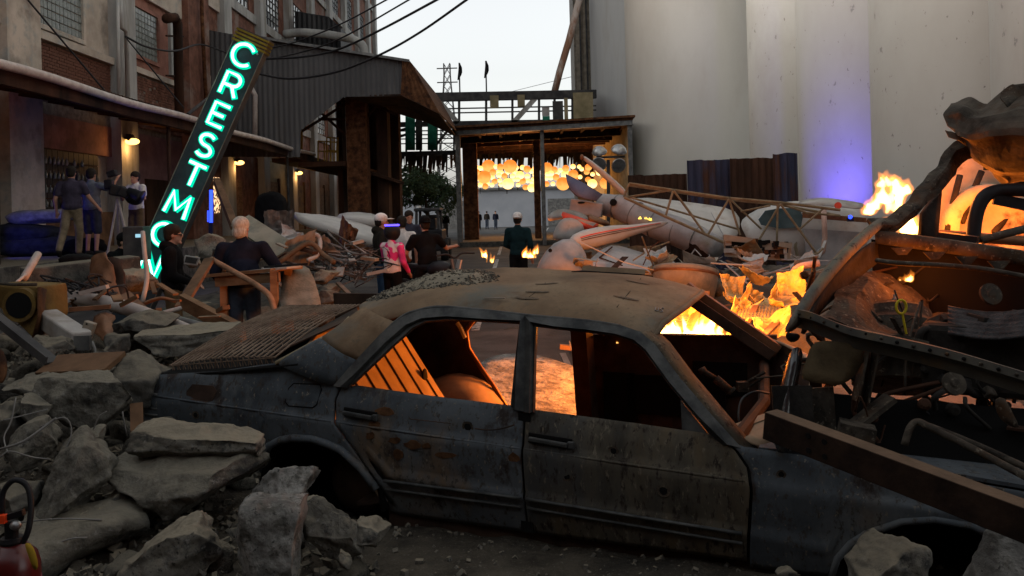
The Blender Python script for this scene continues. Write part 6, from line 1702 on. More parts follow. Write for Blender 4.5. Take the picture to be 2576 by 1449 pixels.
flame('tall flame licking up past the wreck windscreen pillar', [P(2208, 540, 5.3), P(2222, 528, 5.3), P(2234, 512, 5.3), P(2244, 490, 5.3), P(2252, 470, 5.3)], .08, .17, 7, 8, E_FIREHOT, lloc=P(2262, 530, 5.2))
flame('bright flame burning inside the wreck below the pillar', [P(2278, 590, 5.15), P(2298, 590, 5.15), P(2310, 575, 5.15), P(2265, 565, 5.15)], .08, .13, 9, 30, E_FIREHOT, lloc=P(2430, 560, 5.2))
flame('small round flame glowing deep in the wreck engine bay', [P(2281, 708, 4.15), P(2292, 706, 4.15)], .03, .055, 12, 5, E_FIREHOT, lloc=P(2285, 690, 4.05), vox=.006)
flame('small ragged flame on the ground beside the man in teal', [P(1338, 650, 11.6), P(1350, 640, 11.6), P(1328, 648, 11.6)], .06, .16, 14, 5, E_FIREFAR)
flame('thin flame rising from the ground right of the dirt bike', [P(1232, 662, 11.8), P(1222, 648, 11.8)], .045, .18, 17, 3, E_FIREFAR)
flame('tiny amber flames on the grey tail boom', [P(1610, 552, 12.1), P(1625, 552, 12.1), P(1636, 555, 12.1)], .025, .06, 18, 0, E_AMBER)
flame('ember glow on the sedan far door', [P(1553, 864, 5.35)], .012, .02, 19, 0, E_FIREHOT, vox=.003)
# ================================================================ foreground rubble
CONC_BR = MAT('concrete_brown', [(.2, (.06, .057, .048)), (.8, (.15, .141, .118))], 7, bump=.9, bscale=28, dust=((.16, .145, .112), .45, .95), patches=[((.026, .026, .025), 5, .54, .75), ((.17, .165, .15), 30, .6, .75)])
R_ = [
 ('flat pitted slab topping the stack against the sedan', 505, 1105, 3.95, 330, 62, .34, -2, CONC, 1, 14, -6, 7, 5, .03),
 ('thick dusty slab under the flat pitted slab', 472, 1205, 3.9, 402, 118, .5, 3, CONC_BR, 2, 10, -8, 8, 5, .045),
 ('big dusty block leaning behind the white wires', 222, 1000, 4.35, 250, 130, .45, -3, CONC_BR, 3, 12, 10, 5, 8, .05),
 ('tilted block with a dark broken side face', 178, 1220, 3.75, 215, 150, .35, 38, CONC_BR, 4, 14, 20, 6, 7, .05),
 ('small chunk wedged against the tilted block', 300, 1262, 3.8, 66, 74, .13, 10, CONC, 5, 0, 0, 4, 7, .06),
 ('wedge shaped chunk between the tilted block and the slabs', 218, 1128, 3.95, 125, 118, .28, -12, CONC_BR, 6, 0, 15, 4, 8, .06),
 ('brown block under the crossing white wires', 85, 1112, 3.95, 130, 110, .3, 8, CONC_BR, 7, 0, 0, 6, 7, .04),
 ('rounded boulder above the white wires', 90, 1030, 4.2, 95, 78, .25, 0, CONC_BR, 8, 0, 0, 3, 6, .06),
 ('large flat fronted block resting on the dirt by the pale boulder', 442, 1380, 3.4, 262, 125, .36, 6, CONC, 9, 16, -5, 6, 7, .045),
 ('tall pale boulder standing on end', 694, 1368, 3.4, 196, 250, .3, -6, CONC_PALE, 10, 0, 10, 4, 8, .06),
 ('pale jagged chunk in front of the sedan rear arch', 720, 1222, 3.75, 195, 98, .26, 7, CONC_PALE, 11, 0, 0, 4, 8, .075),
 ('tilted grey slab leaning on the tall pale boulder', 826, 1330, 3.55, 150, 178, .14, 28, CONC, 12, 0, 0, 6, 8, .05),
 ('small flat stone lying under the sedan rear door', 922, 1344, 3.6, 112, 66, .16, -2, CONC, 13, 10, 0, 5, 6, .04),
 ('little upright stone in the dirt below the tilted slab', 866, 1408, 3.45, 34, 50, .06, 12, CONC, 14, 0, 0, 4, 6, .06),
 ('dark stone beside the fire extinguisher hose', 40, 1262, 3.7, 110, 96, .25, 0, CONC_DARK, 16, 0, 0, 4, 7, .06),
 ('dark tilted slab behind the sedan tail', 352, 955, 4.9, 160, 112, .4, -14, CONC_DARK, 17, 14, 0, 6, 7, .05),
 ('broad pale topped slab next to the steel grating', 465, 850, 5.7, 260, 58, .6, 4, CONC, 18, 10, 0, 5, 6, .04),
 ('dark rough rock beneath the long white pipe', 370, 818, 6.0, 170, 66, .5, 6, CONC_DARK, 19, 0, 0, 4, 8, .08),
 ('flat stone below the white metal box beam', 130, 868, 5.3, 110, 42, .3, 4, CONC_DARK, 20, 10, 0, 5, 7, .05),
 ('flat dusty slab above the big dusty block', 105, 965, 4.8, 135, 64, .35, -8, CONC_BR, 21, 12, 0, 5, 7, .05),
 ('grey rock behind the thin white pole', 345, 702, 8.2, 88, 72, .4, -10, CONC, 22, 0, 0, 4, 8, .06),
 ('domed pale rock behind the grey haired man', 526, 628, 11.5, 92, 80, .5, -20, CONC, 23, 0, 0, 3.5, 6, .05),
 ('dark stone on the heap under the orange plate', 290, 868, 5.4, 70, 52, .2, 0, CONC_DARK, 24, 0, 0, 4, 7, .07),
 ('rock below the pale concrete slab', 250, 905, 5.1, 80, 48, .2, 20, CONC_DARK, 25, 0, 0, 4, 7, .07),
 ('block sitting on top of the stone stack by the table', 822, 694, 10.6, 64, 40, .3, 4, CONC, 26, 0, 0, 6, 5, .04),
 ('lower stone of the stack beside the table', 826, 726, 10.5, 52, 26, .3, 0, CONC_DARK, 27, 0, 0, 6, 5, .04),
 ('bottom stone of the stack beside the table', 830, 752, 10.3, 58, 40, .3, -8, CONC_DARK, 28, 0, 0, 5, 6, .05),
 ('rounded tan boulder near the leaning sign foot', 488, 660, 12.6, 50, 30, .3, 0, CONC, 29, 0, 0, 4, 6, .05),
 ('rough block at the far left of the rubble', 10, 1060, 4.1, 60, 120, .3, 0, CONC_DARK, 30, 0, 0, 4, 7, .07),
 ('brown chunk under the thick dusty slab edge', 250, 1180, 4.0, 60, 60, .2, 0, CONC_DARK, 32, 0, 0, 4, 7, .07),
 ('half buried stone left of the large flat fronted block', 180, 1335, 3.6, 90, 60, .2, 15, CONC, 33, 0, 0, 4, 7, .07),
 ('thin shard near the fire extinguisher tag', 130, 1365, 3.5, 70, 44, .15, -20, CONC, 34, 0, 0, 4, 7, .07)]
for (lb, u, v, d, w, h, dp, ro, mt, sd, ti, yw, p, cu, rg) in R_:
    rock(lb, u, v, d, w, h, dp, ro, mt, sd, ti, yw, p, cu, rg, sub=5 if w > 100 else 4)
# broken slab edge running diagonally over the dirt
tag(sheet('broken_slab', [[(60, 1290, 3.7), (200, 1270, 3.75), (330, 1262, 3.8), (400, 1280, 3.8)], [(60, 1400, 3.35), (180, 1350, 3.45), (290, 1310, 3.55), (370, 1292, 3.7)], [(70, 1440, 3.3), (190, 1385, 3.42), (300, 1335, 3.52), (372, 1305, 3.68)], [(90, 1460, 3.36), (200, 1400, 3.5), (310, 1350, 3.6), (380, 1310, 3.72)]], CONC_BR, None, .05, noise_amp=.035, seed=2, nr=22, subsurf=1), 'broken dusty slab edge running diagonally down to the extinguisher', 'slab')
# smaller chunks filling the heap
random.seed(77)
fm = [rock_mesh(900 + k, (1.5, 1.0, .8), 4, 7, .07, 3) for k in range(8)]
for k, me in enumerate(fm): me.materials.append([CONC, CONC_BR, CONC_DARK, CONC_BR][k % 4])
cnt = 0
while cnt < 170:
    y = random.uniform(3.0, 8.2); x = random.uniform(-.65 * y - .4, -.6 - .45 * (y - 3.4))
    z = dirt_z(x, y)
    if z < .1: continue
    s_ = random.choice([.04, .05, .06, .08, .1, .13]) * (1 + .08 * y)
    o = bpy.data.objects.new('concrete_chunk', random.choice(fm)); COL.objects.link(o)
    o.location = (x, y, z + s_ * .2); o.scale = (s_, s_, s_); o.rotation_euler = (random.uniform(-.5, .5), random.uniform(-.5, .5), random.random() * 6.3)
    tag(o, 'small broken concrete lump filling the rubble heap', 'rubble', 'small lumps in the rubble heap')
    cnt += 1
m = MB()
for k in range(3600):
    y = random.uniform(3.0, 7.8); x = random.uniform(-.66 * y - .3, -.5 - .45 * (y - 3.4))
    z = dirt_z(x, y)
    if z < .08: continue
    r = random.uniform(.006, .028) * (1 + .1 * (y - 3))
    R = Euler((random.random() * 6, random.random() * 6, random.random() * 6)).to_matrix()
    vs = [R @ Vector((sx * r * random.uniform(.5, 1.3), sy * r * random.uniform(.4, 1.0), sz * r * random.uniform(.3, .7))) + Vector((x, y, z + r * .3)) for sx in (-1, 1) for sy in (-1, 1) for sz in (-1, 1)]
    m.add(vs, [(0, 1, 3, 2), (4, 6, 7, 5), (0, 4, 5, 1), (2, 3, 7, 6), (0, 2, 6, 4), (1, 5, 7, 3)])
tag(m.build('rubble_chips', CONC), 'small concrete chips filling the gaps of the rubble heap', 'rubble', kind='stuff')
# pebbles and crumbs on the dirt
m = MB()
for k in range(1500):
    y = random.uniform(2.9, 5.0); x = random.uniform(-2.6, 2.4)
    r = random.uniform(.003, .011) * (1.8 if random.random() < .06 else 1)
    m.box((x, y, dirt_z(x, y) + r * .4), (r * 2.2, r * 1.7, r * 1.4), Euler((random.random() * 6, random.random() * 6, 0)).to_matrix())
tag(m.build('gravel', CONC), 'loose gravel crumbs over the dusty ground', 'gravel', kind='stuff')

# ================================================================ debris on the left heap
yb = thing('yellow_machine_box', 'rusty yellow metal housing with a round opening at the heap edge', 'machine', P(60, 850, 5.9))
Y0 = [P(0, 718, 5.9), P(92, 722, 5.85), P(96, 735, 5.85), P(98, 800, 5.8), P(80, 848, 5.8), P(40, 810, 5.85), P(0, 775, 5.9), P(-40, 760, 5.95), P(-40, 718, 5.95)]
m = MB(); m.prism(Y0, (0.02, .35, 0)); m.build('housing', YELLOWM, yb, bevel=.01)
sheet('side_plate', [[(98, 722, 5.8), (114, 728, 5.95)], [(98, 800, 5.75), (116, 790, 5.95)], [(84, 850, 5.75), (108, 840, 5.95)]], RUST, yb, .02, subsurf=0)
R = Matrix.Translation(P(58, 766, 5.84)) @ Euler((radians(90), 0, 0)).to_matrix().to_4x4()
m = MB(); m.lathe([(.088, -.02), (.115, -.02), (.115, .05), (.088, .05)], 28, R); m.build('flange_ring', YELLOWM, yb, smooth=False)
m = MB(); m.lathe([(.088, .051), (.088, .054)], 28, R); m.build('opening', BLACK, yb)
ptube('rim_tube', [(-20, 712, 5.8), (40, 716, 5.8), (92, 716, 5.8)], .012, WRECKSTEEL, yb, 6)
tag(pbeam('steel_angle', (-30, 775, 5.2), (135, 905, 4.9), .1, .05, DKSTEEL, None, 'L', .012), 'black steel angle bar lying below the yellow housing', 'steel bar')
tag(sheet('rusty_drum_side', [[(-20, 860, 4.9), (10, 880, 4.85), (22, 930, 4.8)], [(-20, 960, 4.8), (0, 965, 4.75), (8, 960, 4.75)]], RUST, None, .02), 'brown curved drum side at the edge of the heap', 'drum')
wb = tag(pbeam('white_box_beam', (118, 800, 5.9), (205, 858, 5.5), .13, .12, WHITEP, None, 'box', bevel=.012), 'pale white metal box beam end poking out of the rubble', 'beam')
m = MB(); m.box(P(208, 862, 5.38), (.1, .03, .09)); m.build('end_plate', GREYSTEEL, wb)
# long white pipe
tag(ptube('long_pipe', [(112, 738, 6.9), (190, 748, 6.8), (270, 762, 6.7), (340, 782, 6.5), (400, 805, 6.3), (480, 838, 6.0)], .055, WPIPE, None, 12, 5), 'long pinkish white pipe snaking across the rubble', 'pipe')
tag(ptube('thin_pole', [(359, 583, 7.6), (364, 640, 7.5), (370, 700, 7.4), (358, 760, 7.3)], .021, WPIPE, None, 8, 3), 'thin bent white pole standing up before the sign', 'pole')
cp_ = tag(pbeam('warm_tone_channel', (310, 745, 7.0), (405, 835, 6.4), .12, .04, COPPER, None, 'C', .01, up=(0, -.6, .8)), 'folded channel with warm light put into its copper colour', 'metal channel')  # copper tone stands for warm light put into the colour
tag(ptube('curved_strip', [(360, 765, 6.9), (385, 755, 6.9), (410, 750, 6.9), (442, 758, 6.9)], .016, COPPER, None, 6, 4), 'curved glowing copper strip beside the channel', 'strip')
tag(sheet('rusty_plate', [[(222, 668, 7.6), (236, 650, 7.6), (262, 640, 7.5)], [(228, 720, 7.5), (248, 700, 7.4), (290, 700, 7.4)], [(245, 745, 7.3), (270, 740, 7.2), (310, 748, 7.2)]], COPPER, None, .012, noise_amp=.05, seed=6, nr=9, subsurf=0), 'torn rusty copper plate standing in the debris', 'metal sheet')
tag(sheet('dark_hopper', [[(255, 650, 7.7), (285, 645, 7.6), (306, 655, 7.6)], [(262, 690, 7.6), (290, 690, 7.5), (303, 672, 7.5)], [(290, 738, 7.3), (310, 752, 7.2), (320, 730, 7.3)]], RUST_DK, None, .012, noise_amp=.03, seed=9, nr=7, subsurf=0), 'dark bent hopper sheet behind the rusty plate', 'metal sheet')
tag(sheet('orange_plate', [[(240, 795, 6.3), (262, 783, 6.3), (295, 800, 6.2)], [(240, 840, 6.1), (265, 835, 6.0), (300, 845, 6.0)], [(250, 860, 5.9), (280, 858, 5.8), (300, 858, 5.8)]], COPPER, None, .012, noise_amp=.04, seed=12, nr=7, subsurf=0), 'small orange stained plate on the dark rocks', 'metal sheet')
sb_ = thing('switch_box', 'small cream coloured switch box hanging on the rubble', 'box', P(222, 835, 5.6))
m = MB(); m.box(P(222, 830, 5.6), (.07, .05, .11), Euler((0, radians(20), 0)).to_matrix()); m.build('case', BEIGEP, sb_, bevel=.006)
for (u, v) in ((218, 815), (230, 845)):
    m = MB(); m.ell(P(u, v, 5.57), .006); m.build('screw', BLACK, sb_)
tag(ptube('torn_cable', [(232, 860, 5.5), (240, 885, 5.45), (228, 905, 5.4), (232, 930, 5.35), (200, 925, 5.3)], .009, WIREP, None, 6, 4), 'short pale cable hanging under the switch box', 'cable')
tag(pbeam('wood_plank', (120, 920, 4.9), (290, 912, 4.8), .2, .03, WOOD_DK, up=(.1, -.4, 1)), 'rotten dark board lying on the heap', 'board')
# boards and beams by the two men
tag(pbeam('wood_board', (455, 772, 7.4), (528, 652, 8.4), .1, .035, WOOD_DK, up=(0, -1, .4)), 'dark board standing at a slant in front of the black hoodie man', 'board')
tag(ptube('bent_rail', [(531, 652, 8.4), (600, 690, 8.2), (650, 720, 8.0), (678, 745, 7.9), (690, 780, 7.8), (694, 800, 7.7)], .028, MAT('tan_rail', [(.3, (.17, .1, .06)), (.7, (.3, .18, .11))], 5), None, 8, 4), 'bent tan rail curving down in front of the grey haired man', 'rail')
tag(pbeam('wood_beam', (460, 758, 7.2), (610, 838, 6.4), .05, .13, WOOD, up=(0, -.3, 1)), 'long orange brown beam lying under the bent rail', 'beam')
for k, (a, b, r, lb) in enumerate([((432, 802, 6.4), (542, 832, 6.1), .035, 'grey scaffold pipe lying by the orange brown beam'), ((408, 800, 6.5), (500, 825, 6.2), .02, 'thinner grey pipe under the scaffold pipe'), ((380, 795, 6.8), (455, 775, 7.0), .018, 'short pale tube crossing the long pipe'), ((60, 700, 6.6), (95, 640, 7.0), .03, 'white pipe stub leaning at the heap edge'), ((30, 720, 6.2), (78, 680, 6.8), .012, 'thin white rod under the pipe stub')]):
    tag(ptube('loose_pipe', [a, b], r, GREYSTEEL if k < 2 else WPIPE, None, 10), lb, 'pipe', 'loose pipes on the left heap')
random.seed(50)
# cable tangle
m = MB()
for k in range(16):
    u, v = random.uniform(110, 290), random.uniform(705, 752)
    pts = [P(u + random.uniform(-60, 60), v + random.uniform(-28, 22), random.uniform(6.7, 7.3)) for _ in range(6)]
    m.tube(spline(pts, 5), .008, 5)
tag(m.build('cable_tangle', WIRE), 'tangle of black cables on the concrete ledge', 'cables')
# wires in the foreground
for k, (pts, lb) in enumerate([([(0, 1130, 3.7), (60, 1110, 3.7), (130, 1060, 3.75), (140, 1053, 3.75)], 'long straight pale rod on the rubble at the heap edge'), ([(40, 1000, 3.9), (28, 1060, 3.85), (10, 1100, 3.8), (20, 1140, 3.75)], 'pale wire hanging down over the brown block'), ([(100, 1075, 3.8), (160, 1050, 3.8), (180, 1085, 3.8), (160, 1145, 3.75)], 'bent pale wire over the wedge chunk'), ([(0, 1150, 3.6), (25, 1135, 3.62), (80, 1150, 3.65), (125, 1155, 3.68)], 'curled wire with a brown splice'), ([(235, 1080, 3.9), (248, 1050, 3.9), (268, 1035, 3.9)], 'short pale wire loop near the slabs'), ([(318, 1090, 4.1), (312, 1060, 4.1), (308, 1035, 4.1)], 'white thin stick under the big block'), ([(40, 1315, 3.5), (150, 1305, 3.5), (256, 1308, 3.5)], 'straight grey rod lying behind the broken slab edge'), ([(130, 1372, 3.4), (180, 1355, 3.4), (220, 1352, 3.42)], 'small curved wire over the broken slab'), ([(0, 1060, 4.0), (60, 1045, 4.0), (120, 1030, 4.0)], 'thin wire across the rounded boulder')]):
    tag(ptube('loose_wire', pts, .0035 if k != 0 else .006, WIREP, None, 6, 4), lb, 'wire', 'loose wires on the near rubble')
tag(pbeam('wood_post', (343, 1020, 4.3), (345, 1090, 4.2), .06, .05, WOOD_DK), 'short broken wooden post behind the slab stack', 'post')
# concrete ledge
tag(pbeam('concrete_kerb', (60, 725, 8.4), (345, 690, 9.0), .5, .4, CONC_DARK, bevel=.02), 'long low concrete kerb behind the cable tangle', 'kerb')

# workbench
tbn = thing('workbench', 'rough wooden workbench the grey haired man leans on', 'table', P(660, 800, 9.2))
a, b = P(560, 690, 9.4), P(722, 676, 9.0)
m = MB(); m.beam(a, b, .5, .035); m.build('table_top', WOOD, tbn)
m = MB(); m.beam(a + Vector((0, -.22, -.07)), b + Vector((-.02, -.22, -.07)), .03, .1); m.build('apron', WOOD, tbn)
for p in (b + Vector((-.08, -.2, 0)), b + Vector((-.04, .2, 0)), a + Vector((.08, -.2, 0)), a + Vector((.08, .2, 0))):
    m = MB(); m.beam(p, Vector((p.x, p.y, 0)), .07, .07, up=(0, 1, 0)); m.build('leg', WOOD, tbn)
tag(pbeam('rifle_tube', (665, 672, 9.1), (775, 664, 9.0), .025, .025, BLACKPL), 'dark rod lying across the workbench', 'rod')
tag(pbeam('paper_stack', (640, 681, 9.1), (740, 672, 8.9), .25, .02, WHITEP), 'pale sheets stacked on the workbench', 'papers')
tag(sheet('leaning_slab', [[(712, 672, 9.3), (740, 668, 9.4), (780, 672, 9.5)], [(708, 730, 9.0), (750, 735, 9.0), (800, 740, 9.0)], [(700, 800, 8.6), (760, 800, 8.6), (818, 790, 8.6)]], MAT('tan_slab', [(.3, (.14, .12, .09)), (.7, (.22, .19, .15))], 6, bump=.5), None, .06), 'tan concrete panel leaning against the workbench', 'slab')
tag(pbeam('red_bar', (850, 712, 10.2), (905, 768, 9.0), .05, .03, COPPER), 'reddish bar slanting down beside the stone stack', 'bar')
tag(pbeam('beige_board', (605, 556, 12.5), (722, 632, 11.5), .3, .04, BEIGEP, up=(0, -.7, .7)), 'long beige board sloping behind the grey haired man', 'board')
# white wings beyond
tag(sheet('aircraft_wing', [[(738, 548, 18), (800, 542, 18), (880, 560, 18), (962, 585, 18)], [(740, 535, 17.2), (800, 548, 17.2), (880, 575, 17.2), (962, 602, 17.2)], [(748, 556, 16.6), (810, 575, 16.6), (890, 600, 16.6), (962, 622, 16.6)]], WHITE2, None, .12), 'long pale wing with rounded end lying left of the cap man', 'aircraft wing')
tag(sheet('aircraft_wing', [[(845, 545, 20), (900, 538, 20), (965, 550, 20)], [(850, 560, 19), (900, 556, 19), (965, 572, 19)]], WHITE2, None, .15), 'second white wing behind the long pale wing', 'aircraft wing')
for (u, v, d) in ((790, 571, 16.7), (882, 557, 18.8)):
    pass
for k, (u, v, d, w, h, sd, lb, mt) in enumerate([(708, 585, 14, .5, .5, 21, 'crumpled grey metal skin beside the beige board', GREYSTEEL), (742, 612, 13, .5, .4, 22, 'twisted silver sheet left of the wing', ALU), (700, 635, 12, .4, .3, 23, 'white crumpled panel on the heap behind the workbench', WHITEP), (800, 640, 12.5, .6, .3, 24, 'flat white scrap panel before the wire heap', WHITEP), (735, 660, 11.5, .5, .25, 25, 'pale bent panel above the leaning slab', BEIGEP), (865, 615, 14, .5, .35, 26, 'copper tinted scrap on the wire heap', COPPER), (560, 690, 10.8, .5, .3, 27, 'dark scrap sheet between the two men', GREYSTEEL)]):
    tag(crumple('crumpled_sheet', P(u, v, d), w, h, mt, sd, .3, 20 * k, 60 - 8 * k, 10 * k, 14), lb, 'metal sheet', 'crumpled sheets on the left heap')
tag(ptube('bent_tube', [(715, 655, 11.6), (742, 610, 11.6), (790, 590, 11.6), (805, 605, 11.6), (800, 640, 11.4), (775, 655, 11.2)], .03, WPIPE, None, 8, 5), 'bent white tube loop behind the workbench', 'tube')
tag(ptube('bent_tube', [(700, 662, 11.2), (775, 612, 11.4), (812, 640, 11.4), (840, 660, 11.2)], .035, MAT('rusty_tube', [(.12, .08, .05)], 5), None, 8, 5), 'rusty dark tube crossing the white tube loop', 'tube')
# wire heap: many thin strands and bits
m = MB()
for k in range(60):
    u, v, d = random.gauss(872, 34), random.gauss(660, 20), random.uniform(11.5, 13.5)
    p = P(u, v, d)
    if p.z < .05: p.z = .05
    pts = [p + Vector((random.gauss(0, .2), random.gauss(0, .2), random.gauss(0, .09))) for _ in range(4)]
    m.tube(spline(pts, 3), random.choice([.006, .009, .013]), 4)
tag(m.build('wire_heap', MAT('wire_mix', [(.3, (.012, .012, .012)), (.5, (.05, .05, .05)), (.75, (.26, .26, .26))], 1.5, rough=.5, metal=.3), ), 'heap of tangled wires and thin metal strips before the wings', 'wire heap', kind='stuff')
sheet_xy('rubble_bank', -6.4, -1.6, 60, 10.5, 20, 60, lambda x, y: .55 * max(0, 1 - ((x + 4.2) / 2.2) ** 2 - ((y - 14) / 4.5) ** 2) + .1 * fbm(x * 2, y * 2, 6) - .06, MAT('bank_dirt', [(.3, (.03, .026, .022)), (.7, (.08, .07, .055))], 4, bump=1.0, bscale=14))
for k in range(60):
    u, v, d = random.uniform(560, 930), random.uniform(610, 710), random.uniform(10.5, 14.5)
    p = P(u, v, d); L = random.uniform(.15, .6)
    if p.z < .08: p.z = .08
    q = p + Vector((random.uniform(-1, 1) * L, random.uniform(-.6, .6) * L, random.uniform(-.3, .3) * L))
    m = MB(); m.beam(p, q, random.uniform(.02, .12), random.choice([.01, .02, .04]))
    tag(m.build('scrap_strip', random.choice([GREYSTEEL, WHITE2, WHITEP, RUST_DK, BEIGEP, ALU, DKSTEEL])), 'bent scrap strip scattered in the debris behind the workbench', 'scrap', 'scrap strips behind the workbench')
for k in range(30):
    u, v, d = random.uniform(110, 560), random.uniform(735, 840), random.uniform(6.2, 8)
    p = P(u, v, d); L = random.uniform(.1, .4)
    p.z = max(p.z, dirt_z(p.x, p.y) + .03)
    q = p + Vector((random.uniform(-1, 1) * L, random.uniform(-.6, .6) * L, random.uniform(-.15, .3) * L))
    m = MB(); m.beam(p, q, random.uniform(.01, .07), random.choice([.008, .015, .03]))
    tag(m.build('scrap_strip', random.choice([GREYSTEEL, WHITEP, WOOD_DK, RUST_DK, COPPER, WOOD])), 'bent scrap strip among the pipes on the left heap', 'scrap', 'scrap strips on the left heap')
for k in range(46):
    u, d = random.uniform(420, 900), random.uniform(8.8, 14)
    x = P(u, 600, d).x; s_ = random.uniform(.12, .36)
    o = bpy.data.objects.new('concrete_chunk', random.choice(fm)); COL.objects.link(o)
    o.location = (x, d, s_ * .25 + random.uniform(0, .35)); o.scale = (s_, s_, s_); o.rotation_euler = (random.uniform(-.5, .5), random.uniform(-.5, .5), random.random() * 6.3)
    tag(o, 'concrete lump in the debris around the two men', 'rubble', 'lumps around the workbench')
# ================================================================ neon sign
sg = thing('neon_sign', 'leaning dark sign board with green neon letters reading CRESTMON', 'sign', P(392, 690, 13))
SD = 13.0
tl, tr = P(597, 68, SD), P(675, 97, SD)
SUP = (P(615, 140, SD) - P(374, 682, SD)).normalized()
SRT = Vector((SUP.z, 0, -SUP.x))           # right along the board
w = (tr - tl).length
top = (tl + tr) / 2
axis0 = P(615, 140, SD)
Ls = 5.3
ctr = axis0 + SRT * 0.0
def SB(x, y, d=0.0): return ctr + SRT * x + SUP * y + Vector((0, -d, 0))
ty = (top - axis0).dot(SUP)
m = MB(); m.prism([SB(-w / 2, ty), SB(w / 2, ty), SB(w / 2, ty - Ls), SB(-w / 2, ty - Ls)], (0, .22, 0)); m.build('board', MAT('sign_board', [(.3, (.018, .03, .04)), (.7, (.03, .045, .058))], 4, rough=.5, bump=.1), sg, bevel=.01)
YST = MAT('sign_cap_yellow', [(.3, (.1, .085, .01)), (.7, (.17, .15, .025))], 5)
for k in range(4):
    y = ty - .02 - k * .055
    m = MB(); m.prism([SB(-w / 2 - .02, y, .03), SB(w / 2 + .02, y, .03), SB(w / 2 + .02, y - .032, .03), SB(-w / 2 - .02, y - .032, .03)], (0, .25, 0)); m.build('cap_stripe', YST, sg)
m = MB(); m.prism([SB(-w / 2 - .01, ty, .01), SB(w / 2 + .01, ty, .01), SB(w / 2 + .01, ty - .24, .01), SB(-w / 2 - .01, ty - .24, .01)], (0, .24, 0)); m.build('cap', DKSTEEL, sg)
for s_ in (-1, 1):
    m = MB(); m.tube([SB(s_ * w / 2, ty, .008), SB(s_ * w / 2, ty - Ls, .008)], .008, 6); m.build('edge_trim', GREYSTEEL, sg)
    m = MB(); m.ell(SB(s_ * w * .36, ty - .27, .03), .014); m.build('cap_bolt', CHROME, sg)
arc = lambda cx, cy, rx, ry, a0, a1, n=14: [(cx + rx * cos(radians(lerp(a0, a1, k / n))), cy + ry * sin(radians(lerp(a0, a1, k / n)))) for k in range(n + 1)]
GL = {'C': [arc(0, 0, .5, .5, 42, 318, 20)],
      'R': [[(-.36, -.5), (-.36, .5), (.05, .5)] + arc(.05, .22, .3, .28, 90, -90, 10) + [(-.36, -.06)], [(.06, -.06), (.36, -.5)]],
      'E': [[(.34, .5), (-.34, .5), (-.34, -.5), (.34, -.5)], [(-.34, 0), (.22, 0)]],
      'S': [arc(0, .25, .32, .25, 40, 270, 14) + arc(0, -.25, .34, .25, 90, -140, 14)],
      'T': [[(-.4, .5), (.4, .5)], [(0, .5), (0, -.5)]],
      'M': [[(-.48, -.5), (-.4, .5), (0, -.25), (.4, .5), (.48, -.5)]],
      'O': [arc(0, 0, .5, .5, 90, 450, 26)],
      'N': [[(-.38, -.5), (-.38, .5), (.38, -.5), (.38, .5)]]}
LC = [('C', 615, 140), ('R', 584, 214), ('E', 553, 290), ('S', 520, 366), ('T', 490, 440), ('M', 451, 515), ('O', 415, 590), ('N', 381, 664)]
hsz = .335
for ch, u, v in LC:
    c = P(u, v, SD)
    o = SRT * 0
    face, core = MB(), MB()
    for st in GL[ch]:
        pts = [c + SRT * (x * hsz) + SUP * (y * hsz) for x, y in st]
        for a, b in zip(pts, pts[1:]):
            dd = (b - a).normalized()
            face.beam(a - dd * .02 + Vector((0, -.02, 0)), b + dd * .02 + Vector((0, -.02, 0)), .09, .03, up=(0, -1, 0))
        core.tube([p + Vector((0, -.055, 0)) for p in pts], .021, 8)
    f = face.build('letter', E_NEONF, sg)
    core.build('neon_tube', E_NEON, f, smooth=True)

